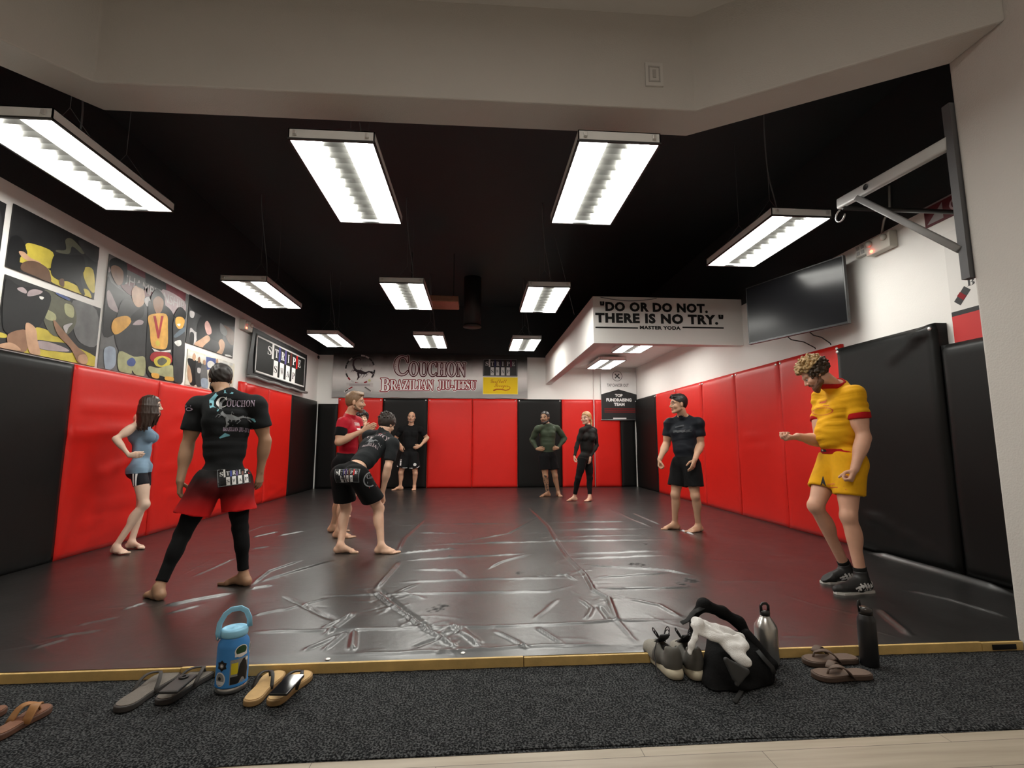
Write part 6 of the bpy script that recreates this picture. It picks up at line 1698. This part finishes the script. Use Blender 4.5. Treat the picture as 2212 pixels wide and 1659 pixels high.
# ---- banners on the near right wall
rb = thing('banner', 'dark red banner with white letters high on the right wall behind the bracket', 'banner', (XR, 3.5, 3.1))
M = plane_M((XR - .012, 4.02, 3.12), (0, -1, 0), (0, 0, 1))
m_ = MB().box((0, 0, -.01), (1.1, .20, 0), M=M); build('cloth', m_, mat('banner_wine', (.10, .010, .016), .6), rb)
m_ = MB(); put_text(m_, 'COUCHON', M, .24, 1.05, .045, .155, .002, 0, bold=.01); rect2(m_, .0, .185, 1.1, .2, M, .002, 1); poly2(m_, [(.02, .02), (.18, .02), (.18, .17)], M, .002, 1); build('lettering', m_, [inkm('pinkwhite', (.45, .34, .35)), inkm('greyedge', (.3, .28, .28))], rb)
nbn = thing('banner', 'white club banner with a red lower band on the right wall beside the jamb', 'banner', (XR, 3.4, 2.0))
M = plane_M((XR - .020, 3.86, 1.99), (0, -1, 0), (0, 0, 1))
build('cloth', MB().box((0, .0, -.012), (.95, 1.0, 0), M=M), mat('banner_offwhite', (.70, .68, .65), .55), nbn)
m_ = MB(); rect2(m_, 0, .0, .95, .235, M, .001, 0); rect2(m_, 0, .235, .95, .275, M, .001, 1); build('band', m_, [red_ink, blk_ink], nbn)
m_ = MB(); scorpion(m_, M, .45, .78, .62, .001, 0); put_text(m_, mathbold('BRAZILIAN'), M, .16, .75, .46, .52, .001, 1); stroke2(m_, [(.16, .45), (.06, .34)], .07, M, .001, 1); stroke2(m_, [(.12, .41), (.09, .38)], .07, M, .002, 2)
build('emblem', m_, [inkm('emblem_grey', (.10, .095, .09)), blk_ink, rdm], nbn)
# ================================================================ things on the carpet runner
CZ += 0.0020
SOLE_PTS = 3
def ground(px, py, z=CZ): return atz(px, py, z)
SOLE = [(0.0, .016), (.012, .028), (.05, .034), (.10, .034), (.15, .036), (.20, .043), (.235, .044), (.265, .036), (.285, .018), (.288, -.004), (.278, -.026), (.255, -.041), (.225, -.046), (.19, -.042), (.14, -.034), (.09, -.031), (.04, -.030), (.008, -.022)]
SOLE = [tuple(p_) for p_ in sm_poly([(-.002, .0), (.004, .020), (.022, .032), (.06, .036), (.11, .034), (.16, .037), (.20, .043), (.24, .043), (.272, .028), (.288, .0), (.280, -.026), (.258, -.041), (.225, -.046), (.19, -.042), (.14, -.035), (.09, -.032), (.05, -.034), (.02, -.030), (.004, -.018)], 3)]
def sandal(label, heel, toe, foot, mats, wide=False, ln=None, group='flip-flops on the carpet', lift=0.0):
    h, t_ = ground(*heel), ground(*toe)
    d = t_ - h; a = math.atan2(d[1], d[0]); L_ = ln or np.linalg.norm(d); k = L_ / .288
    t = thing('flip_flop', label, 'sandal', (h[0], h[1], CZ + lift), (0, 0, a), group)
    s = 1 if foot == 'L' else -1
    O = [(x * k, y * s * k * 1.14) for x, y in SOLE]
    if s < 0: O = O[::-1]
    bm = bmesh.new(); mb = MB(); mb.prism(O, 0.0, .025, 0)
    so = build('sole', mb, [mats[0]], t, local=True); m = so.modifiers.new('soft', 'BEVEL'); m.width = .005; m.segments = 2; m.limit_method = 'ANGLE'; m.angle_limit = 1.0
    mb = MB(); mb.prism([(x * .93 + .01, y * .90) for x, y in O], .0245, .0275, 0); build('footbed', mb, [mats[1]], t, local=True)
    post = Vector((.225 * k, .012 * s * k, .024)); top = post + Vector((-.012, 0, .030))
    st = MB()
    w_ = .036 if wide else .016
    for y in (.036, -.034):
        y *= s * k * 1.1
        pts = []
        for j in range(9):
            f = j / 8
            p = Vector((.118 * k, y * 1.06, .016)).lerp(top, f); p.z += .026 * math.sin(math.pi * f) * (1 if not wide else 1.25); p.y += y * .25 * math.sin(math.pi * f)
            pts.append(p)
        st.tube(pts, .01, n=10, flat=(w_, .007), up=(0, 0, 1))
    st.tube([post, top], .005, n=8)
    build('strap', st, [mats[2]], t, local=True)
    return t
gry = mat('sandal_taupe', (.155, .135, .115), .8, noise=.15, nscale=60, bump=.2, bscale=200); gryd = mat('sandal_dark', (.045, .040, .037), .75, noise=.1)
tn = mat('sandal_tan', (.56, .36, .15), .7, noise=.18, nscale=30, bump=.1); tnd = mat('sandal_side', (.36, .22, .09), .7, noise=.1); bks = mat('strap_black', (.014, .012, .011), .5)
brn = mat('leather_brown', (.20, .085, .045), .55, noise=.25, nscale=30, bump=.15); brs = mat('leather_tan', (.34, .16, .055), .5, noise=.25, nscale=30); brd = mat('leather_sole', (.11, .05, .03), .6)
sandal('brown leather flip-flop with a wide strap at the left edge of the photo', (-22, 1606), (106, 1532), 'R', (brd, brn, brs), wide=True)
sandal('brown leather flip-flop cut off by the left edge of the photo', (-110, 1598), (8, 1536), 'L', (brd, brn, brs), wide=True)
sandal('taupe flip-flop lying left of the pair near the wooden kerb', (257, 1541), (377, 1457), 'L', (gryd, gry, gryd))
sandal('taupe flip-flop with a dark phone case lying on it', (344, 1525), (459, 1447), 'R', (gryd, gry, gryd))
sandal('tan flip-flop with a black strap, left of the pair beside the blue jug', (538, 1528), (601, 1458), 'L', (tnd, tn, bks))
sandal('tan flip-flop with a shiny phone lying on it', (585, 1527), (665, 1458), 'R', (tnd, tn, bks))
bsl = mat('slide_brown', (.13, .085, .062), .7, noise=.15, nscale=40); bsd = mat('slide_side', (.075, .046, .032), .7); bst = mat('slide_strap', (.105, .068, .048), .65)
sandal('brown flip-flop nearer the camera, in front of the black bottle', (1880, 1462), (1757, 1466), 'L', (bsd, bsl, bst), wide=True)
sandal('brown flip-flop farther back, partly under the nearer one of the pair', (1850, 1428), (1735, 1434), 'R', (bsd, bsl, bst), wide=True)
def phone(label, pa, pb, z, case, glass, ring):
    a, b_ = ground(*pa, z), ground(*pb, z); d = b_ - a; an = math.atan2(d[1], d[0])
    t = thing('phone', label, 'phone', (*((a + b_) / 2)[:2], z), (0, 0, an))
    l = np.linalg.norm(d[:2]) / 2
    build('case', MB().box((-l, -.040, 0), (l, .040, .012), bev=.005), case, t, local=True)
    build('back' if ring else 'screen', MB().box((-l + .004, -.036, .0115), (l - .004, .036, .0128)), glass, t, local=True)
    if ring: build('grip_ring', MB().lathe([(.010, .013), (.019, .014), (.022, .018), (.018, .021), (.008, .019)], n=20, M=Matrix.Translation((l - .035, .004, 0))), case, t, local=True)
    return t
phone('dark grey phone in a case with a round grip lying on a taupe flip-flop', (362, 1500), (408, 1462), CZ + .064, mat('case_dark', (.028, .027, .027), .5), mat('case_grey', (.055, .052, .050), .5), True)
phone('black glass phone reflecting white light on a tan flip-flop', (600, 1504), (640, 1462), CZ + .064, mat('case_black', (.01, .01, .01), .3), mat('phone_glass', (.01, .01, .012), .06, spec=.8), False)

# ---- big blue jug with stickers
c = ground(499, 1487); bx_, by_ = c[0], c[1]
jg = thing('water_jug', 'big blue insulated jug covered in stickers with a pale blue handle', 'bottle', (bx_, by_, CZ), (0, 0, 0.35))
R_ = .068
jblue = mat('jug_blue', (.035, .22, .56), .45, noise=.08); jlid = mat('jug_lid', (.27, .60, .82), .5); stst = mat('steel_brushed', (.55, .54, .52), .28, metal=.9, noise=.1)
build('base_band', MB().lathe([(0, 0), (R_ - .006, 0), (R_ - .001, .006), (R_, .030), (0, .030)], n=40), stst, jg, local=True)
build('body', MB().lathe([(0, .029), (R_ + .002, .029), (R_ + .0035, .032), (R_ + .002, .036), (R_ + .001, .20), (R_ - .002, .218), (R_ - .012, .236), (R_ - .014, .245), (0, .245)], n=40), jblue, jg, local=True)
build('lid', MB().lathe([(0, .244), (R_ - .012, .244), (R_ - .009, .252), (R_ - .009, .272), (R_ - .013, .279), (R_ - .022, .280), (R_ - .024, .277), (.012, .277), (.010, .281), (0, .281)], n=40), jlid, jg, local=True)
hp_ = [(-.064, 0, .235), (-.070, 0, .262), (-.066, 0, .305), (-.045, 0, .345), (-.020, 0, .364), (.020, 0, .366), (.045, 0, .350), (.060, 0, .315), (.064, 0, .275)]
build('handle', MB().tube([(x, y, z) for x, y, z in hp_], .01, n=10, flat=(.024, .009), up=(0, 1, 0)), jlid, jg, local=True)
build('pivot', MB().lathe([(0, 0), (.009, 0), (.010, .006), (0, .009)], n=14, M=plane_M((-.066, 0, .236), (0, -1, 0), (0, 0, 1))), stst, jg, local=True)
def sticker(shapes, a0, z0, mats):
    mb = MB()
    for pts, mi, lv in shapes:
        n = len(pts); cx_ = sum(p[0] for p in pts) / n; cy_ = sum(p[1] for p in pts) / n
        f = lambda u, v, e: ((R_ + .0022 + e) * math.cos(a0 + u / R_), (R_ + .0022 + e) * math.sin(a0 + u / R_), z0 + v)
        rings = 5; vs = [f(cx_, cy_, lv * .0006)]
        for r_ in range(1, rings + 1):
            for (u, v) in pts: vs.append(f(cx_ + (u - cx_) * r_ / rings, cy_ + (v - cy_) * r_ / rings, lv * .0006))
        fs = [(0, 1 + k, 1 + (k + 1) % n) for k in range(n)]
        for r_ in range(rings - 1):
            o = 1 + r_ * n
            fs += [(o + k, o + n + k, o + n + (k + 1) % n, o + (k + 1) % n) for k in range(n)]
        mb.add(vs, fs, mi)
    build('sticker', mb, mats, jg, local=True)
circ = lambda r, n=20, cx=0, cy=0, ry=None: [(cx + r * math.cos(2 * math.pi * k / n), cy + (ry or r) * math.sin(2 * math.pi * k / n)) for k in range(n)]
box_ = lambda a, b_, c_, d_: [(a + (c_ - a) * i / 6, b_) for i in range(6)] + [(c_, b_ + (d_ - b_) * i / 4) for i in range(4)] + [(c_ - (c_ - a) * i / 6, d_) for i in range(6)] + [(a, d_ - (d_ - b_) * i / 4) for i in range(4)]
sk = [blk_ink, white_ink, inkm('stickyellow', (.66, .55, .03)), inkm('stickgrey', (.28, .28, .27)), inkm('stickgreen', (.03, .07, .03))]
A0 = -math.pi / 2 - .35 + .40            # the side turned to the camera
sticker([(box_(-.045, -.055, .040, .055), 3, 0), (box_(-.040, -.01, -.012, .040), 2, 1), ([(-.01, -.05), (.03, -.05), (.036, .0), (.022, .05), (.010, .052), (-.006, .03), (-.014, -.01)], 0, 2), (box_(-.042, -.053, -.008, -.02), 0, 2), (circ(.008, 10, .028, .045), 1, 3)], A0 + .55, .098, sk)
sticker([([(.026 * (1.0 if k % 2 else .72) * math.cos(k * math.pi / 6), .026 * (1.0 if k % 2 else .72) * math.sin(k * math.pi / 6)) for k in range(12)], 0, 0), (circ(.010, 12), 3, 1), (circ(.005, 10), 1, 2)], A0 - .65, .130, sk)
sticker([(circ(.026, 20, ry=.032), 1, 0), (circ(.021, 20, ry=.027), 3, 1), (box_(-.018, -.024, .018, -.008), 1, 2), (circ(.008, 10, 0, .004), 0, 3)], A0 - .75, .070, sk)
sticker([(circ(.030, 20, ry=.028), 1, 0), (circ(.025, 20, 0, .003, .021), 4, 1), (box_(-.028, -.022, .028, -.010), 1, 2)], A0 + .55, .186, sk)
sticker([(circ(.016, 14, ry=.026), 1, 0), (circ(.010, 14, ry=.018), 4, 1)], A0 + 1.45, .180, sk)

# ---- steel bottle and black bottle
c = ground(1646, 1422)
sb_ = thing('steel_bottle', 'brushed steel bottle with a black loop cap standing behind the backpack', 'bottle', (c[0], min(c[1], 2.64), CZ))
build('body', MB().lathe([(0, 0), (.053, 0), (.057, .006), (.057, .180), (.054, .192), (.030, .232), (.024, .238), (.024, .246), (0, .246)], n=36), stst, sb_, local=True)
blkpl = mat('plastic_black', (.010, .010, .010), .35)
build('cap', MB().lathe([(0, .243), (.025, .243), (.026, .262), (.022, .268), (0, .269)], n=28), blkpl, sb_, local=True)
build('loop', MB().tube([(-.020, 0, .262), (-.021, 0, .292), (-.010, 0, .304), (.010, 0, .304), (.021, 0, .292), (.020, 0, .262)], .006, n=10, flat=(.014, .010), up=(0, 1, 0)), blkpl, sb_, local=True)
c = ground(1879, 1436)
bb_ = thing('black_bottle', 'tall matte black bottle standing on the carpet beside the brown sandals', 'bottle', (c[0], c[1], CZ))
mbk = mat('bottle_black', (.010, .010, .011), .42)
build('body', MB().lathe([(0, 0), (.041, 0), (.0435, .005), (.0435, .225), (.041, .238), (.033, .252), (.031, .262), (0, .262)], n=36), mbk, bb_, local=True)
build('lid', MB().lathe([(0, .258), (.033, .258), (.034, .285), (.030, .292), (.015, .296), (0, .296)], n=30), mat('lid_grey', (.05, .045, .042), .25, metal=.4), bb_, local=True)
build('strap', MB().tube([(-.034, 0, .270), (-.040, 0, .30), (-.036, 0, .325), (-.030, 0, .330), (-.028, 0, .30)], .005, n=8, flat=(.010, .004), up=(0, 1, 0)), mbk, bb_, local=True)

# ---- grey running shoes
up_m = mat('shoe_mesh', (.25, .235, .20), .8, noise=.15, nscale=90, bump=.25, bscale=260); ug_m = mat('shoe_grey', (.105, .100, .088), .7, noise=.15, nscale=50); ms_m = mat('shoe_midsole', (.60, .54, .40), .6, noise=.15, nscale=30); lin_m = mat('shoe_lining', (.02, .02, .021), .7); lace_m = mat('lace_black', (.010, .008, .010), .7)
def sneaker(label, heel, toe, foot, trail):
    h, t_ = ground(*heel), ground(*toe); d = t_ - h; a = math.atan2(d[1], d[0])
    t = thing('running_shoe', label, 'shoe', (h[0], h[1], CZ), (0, 0, a), 'pair of running shoes')
    s = 1 if foot == 'L' else -1
    A3 = np.eye(3)
    P = [cap((.050, 0, .060), (.052, 0, .098), .036, .030, .02), cap((.045, 0, .045), (.14, .002 * s, .045), .036, .036, .02), cap((.12, 0, .060), (.17, .002, .060), .038, .032, .03), cap((.14, .004 * s, .042), (.22, .010 * s, .038), .040, .036, .03), cap((.22, .008 * s, .038), (.262, .004 * s, .034), .036, .026, .02), ell((.030, 0, .085), (.022, .028, .034), A3, .02)]
    V, F_ = sdf_mesh(P, .0038, [(np.array([0, 0, .024]), np.array([0, 0, -1.0]))], [ell((.085, 0, .128), (.058, .024, .058), A3, .008, op=-1), ell((.150, 0, .104), (.03, .012, .02), A3, .008, op=-1)])
    c_ = V[F_].mean(1); mi = np.where((c_[:, 0] < .135) & (c_[:, 2] < .110) | (c_[:, 0] < .05), 1, 0)
    nrm_in = ((c_[:, 0] - .085) / .060) ** 2 + (c_[:, 1] / .0255) ** 2 + ((c_[:, 2] - .128) / .060) ** 2 < 1.06
    mi[nrm_in] = 2
    o = from_arrays('upper', V + np.array(t.location), F_, [up_m, ug_m, lin_m], t, mi)
    O = [(x * 1.04 - .004, y * s * 1.02) for x, y in SOLE]
    if s < 0: O = O[::-1]
    mb = MB(); n = len(O)
    for lv, (z, g) in enumerate(((0.0, .94), (.004, 1.0), (.016, 1.02), (.028, .985), (.030, .93))):
        for x, y in O: mb.v.append(((x - .14) * g + .14, y * g, z + (.010 * max(0, (x - .22) / .07) ** 2 if z < .01 else .006 * (x < .06))))
    for lv in range(4):
        for k in range(n): mb.f.append((lv * n + k, lv * n + (k + 1) % n, (lv + 1) * n + (k + 1) % n, (lv + 1) * n + k)); mb.m.append(0); mb.sm.append(True)
    mb.f.append(tuple(range(n))[::-1]); mb.m.append(0); mb.sm.append(False); mb.f.append(tuple(4 * n + k for k in range(n))); mb.m.append(0); mb.sm.append(False)
    build('midsole', mb, ms_m, t, local=True)
    build('tongue', MB().tube([(.180, 0, .083), (.150, 0, .100), (.120, 0, .122), (.105, 0, .140)], .01, n=10, flat=(.046, .008), up=(1, 0, .8)), lin_m, t, local=True)
    lc = MB(); rg_ = np.random.RandomState(5 if s > 0 else 8)
    for k in range(4): x = .140 + k * .017; lc.tube([(x, -.020, .098 - k * .006), (x + .004, 0, .107 - k * .006), (x + .008, .020, .098 - k * .006)], .0022, n=6)
    for sy in (-1, 1):
        for q in range(2): lc.tube([(.135, 0, .112)] + [(.135 - .018 * math.sin(u) + .008 * q, sy * (.008 + .022 * math.sin(u / 2) + .006 * q), .112 + .036 * math.sin(u / 2) ** 2 + .010 * q) for u in np.linspace(.3, 6.0, 14)] + [(.135, 0, .112)], .0022, n=6)
    if trail: lc.tube([(.135, 0, .112), (.13, .03 * s, .10), (.11, .052 * s, .07), (.075, .062 * s, .03), (.03, .070 * s, .006), (-.01, .078 * s, .004)], .0022, n=6)
    build('laces', lc, lace_m, t, local=True)
    mb = MB(); Mx = plane_M((.045, -.044, .055), (1, 0, 0), (0, 0.2, 1))
    for k in range(3): stroke2(mb, [(-.012 + .006 * k, -.010 + .007 * k), (.008, -.006 + .008 * k), (.020, -.004 + .010 * k)], .0022, Mx, 0, 0)
    V_ = [Vector(v) for v in (V + np.array(t.location)).tolist()]
    decal(t, o, mb_world(mb, t), inkm('reflective', (.6, .6, .58)), (math.sin(a), -math.cos(a), .1), 'side_mark')
    t.scale = (1.2, 1.2, 1.2)
    return t
def mb_world(mb, t):
    # decal() works in the parent's space without rotation: shapes stay local, shifted by its location
    mb.v = [tuple(Vector(v) + Vector(t.location)) for v in mb.v]; return mb
_old = decal
def decal(parent, target, mb, mats, ndir, name='print', off=0.0022, label=None, root=None):
    if parent.rotation_euler.z: ndir = (0, -1, .15)
    return _old(parent, target, mb, mats, ndir, name, .0008 if parent.rotation_euler.z else off, label, root)
sneaker('left grey running shoe with a trailing black lace beside the backpack', (1466, 1470), (1396, 1404), 'L', True)
sneaker('right grey running shoe half covered by the black backpack', (1511, 1472), (1449, 1403), 'R', False)

# ---- slouched black backpack with a white towel
c = ground(1585, 1478)
bp_ = thing('backpack', 'slouched black backpack with loose straps on the carpet', 'backpack', (c[0], c[1], CZ))
YB0 = c[1]
def Q(px, py, dy=0.0): return aty(px, py, YB0 + dy)
nyl = mat('nylon_black', (.0030, .0030, .0032), .75, spec=.15, noise=.2, nscale=40, bump=.25, bscale=90); nyd = mat('mesh_grey', (.035, .036, .036), .7); webb = mat('webbing_black', (.004, .004, .004), .7)
P = [cap(Q(1560, 1457, .04), Q(1625, 1452, .06), .083, .085, .05), cap(Q(1560, 1425, .09), Q(1620, 1420, .11), .085, .080, .06), cap(Q(1555, 1385, .16), Q(1600, 1390, .17), .060, .060, .06), cap(Q(1600, 1400, .13), Q(1650, 1447, .06), .060, .040, .05),
     cap(Q(1590, 1488, .0), Q(1640, 1470, .02), .050, .045, .05), cap(Q(1540, 1488, .0), Q(1600, 1498, -.02), .045, .04, .05), cap(Q(1536, 1474, .0), Q(1545, 1440, .06), .032, .035, .04), cap(Q(1548, 1508, -.05), Q(1625, 1500, -.03), .042, .038, .05)]
lo_ = [(np.array([0, 0, CZ + .002]), np.array([0, 0, -1.0]))]
V, F_ = sdf_mesh(P, .006, lo_); V = ripple(V, F_, .007, 26, (.3, .4, 1), 11, .5)
V[:, 2] = np.maximum(V[:, 2], CZ + .001); from_arrays('body', V, F_, nyl, bp_)
P = [cap(Q(1498, 1330, .15), Q(1520, 1306, .17), .022, .026, .03), cap(Q(1520, 1308, .17), Q(1560, 1322, .18), .027, .026, .03), cap(Q(1560, 1324, .18), Q(1598, 1346, .16), .028, .026, .03), cap(Q(1598, 1346, .16), Q(1615, 1375, .13), .026, .024, .03), cap(Q(1496, 1336, .15), Q(1500, 1375, .12), .018, .016, .02)]
V, F_ = sdf_mesh(P, .005); V = ripple(V, F_, .004, 40, (1, 0, 1), 5, .5); from_arrays('lid', V, F_, nyl, bp_)
P = [cap(Q(1612, 1370, .12), Q(1668, 1436, .03), .026, .024, .02), cap(Q(1668, 1436, .03), Q(1660, 1468, .0), .022, .020, .02)]
V, F_ = sdf_mesh(P, .005); V = ripple(V, F_, .003, 50, (1, 0, 1), 6, .4); V[:, 2] = np.maximum(V[:, 2], CZ + .001); from_arrays('side_flap', V, F_, nyl, bp_)
for pts, w_ in (([(1520, 1312, .14), (1500, 1322, .12), (1484, 1340, .11), (1472, 1346, .10)], .022), ([(1636, 1405, .03), (1652, 1425, .0), (1668, 1442, -.02), (1672, 1456, -.03)], .028), ([(1606, 1488, -.04), (1600, 1502, -.09), (1594, 1522, -.13), (1588, 1542, -.17)], .020), ([(1498, 1365, .08), (1490, 1385, .07), (1496, 1410, .06)], .012), ([(1492, 1366, .06), (1476, 1378, .06)], .006)):
    P_ = [Vector(Q(*p)) for p in pts]
    for p in P_: p.z = max(p.z, CZ + .006)
    build('strap', MB().tube(P_, .005, n=8, flat=(w_, .004), up=(0, -.5, 1)), webb, bp_)
mb = MB(); q = [Q(1568, 1425, -.12), Q(1612, 1450, -.13), Q(1604, 1468, -.14), Q(1592, 1478, -.14)]
P = [cap(q[0], q[1], .010, .012, .01), cap(q[1], q[3], .012, .006, .01), cap(q[0], q[3], .008, .006, .01), cap((q[0] + q[1]) / 2, q[3], .010, .006, .01)]
for f_ in (.15, .3, .45, .6, .75): P.append(cap(q[0] + (q[3] - q[0]) * f_, q[1] + (q[3] - q[1]) * f_, .010, .010, .008))
V, F_ = sdf_mesh(P, .004); from_arrays('side_pocket', V, F_, nyd, bp_, None)['label'] = 'grey mesh side pocket'
tw = mat('towel_white', (.72, .71, .69), .9, noise=.06, nscale=60, bump=.3, bscale=200, sheen=.2)
P = []
for pts, r0 in (([(1503, 1344, .05), (1520, 1352, .05), (1545, 1365, .04), (1575, 1380, .03)], .020), ([(1500, 1352, .03), (1516, 1364, .01), (1540, 1376, -.01), (1570, 1384, -.01), (1595, 1380, .0)], .017), ([(1503, 1356, .02), (1500, 1376, .0), (1494, 1395, -.02), (1489, 1408, -.03)], .012), ([(1560, 1384, -.01), (1572, 1398, -.03), (1590, 1416, -.06), (1606, 1428, -.08)], .020), ([(1590, 1386, .0), (1604, 1388, -.02), (1612, 1394, -.03)], .014), ([(1575, 1380, .0), (1590, 1400, -.04), (1600, 1412, -.06)], .022), ([(1520, 1350, .06), (1560, 1362, .06), (1600, 1378, .05)], .022), ([(1512, 1350, .03), (1536, 1368, .02), (1568, 1384, .01)], .026), ([(1590, 1384, .0), (1608, 1392, -.03), (1600, 1404, -.05)], .018), ([(1583, 1404, -.04), (1600, 1420, -.07), (1612, 1428, -.08)], .022)):
    for a_, b_ in zip(pts, pts[1:]): P.append(cap(Q(*a_), Q(*b_), r0 * 1.15, r0 * 1.1, .010, sd=(0, -.8, .6), flat=.5))
V, F_ = sdf_mesh(P, .0038); V = ripple(V, F_, .006, 95, (.7, 0, -.6), 3, .5)
tobj = from_arrays('towel', V, F_, tw, bp_); tobj.parent = None; tobj.location = bp_.location
tag(tobj, 'crumpled white towel spilling out of the black backpack', 'towel')
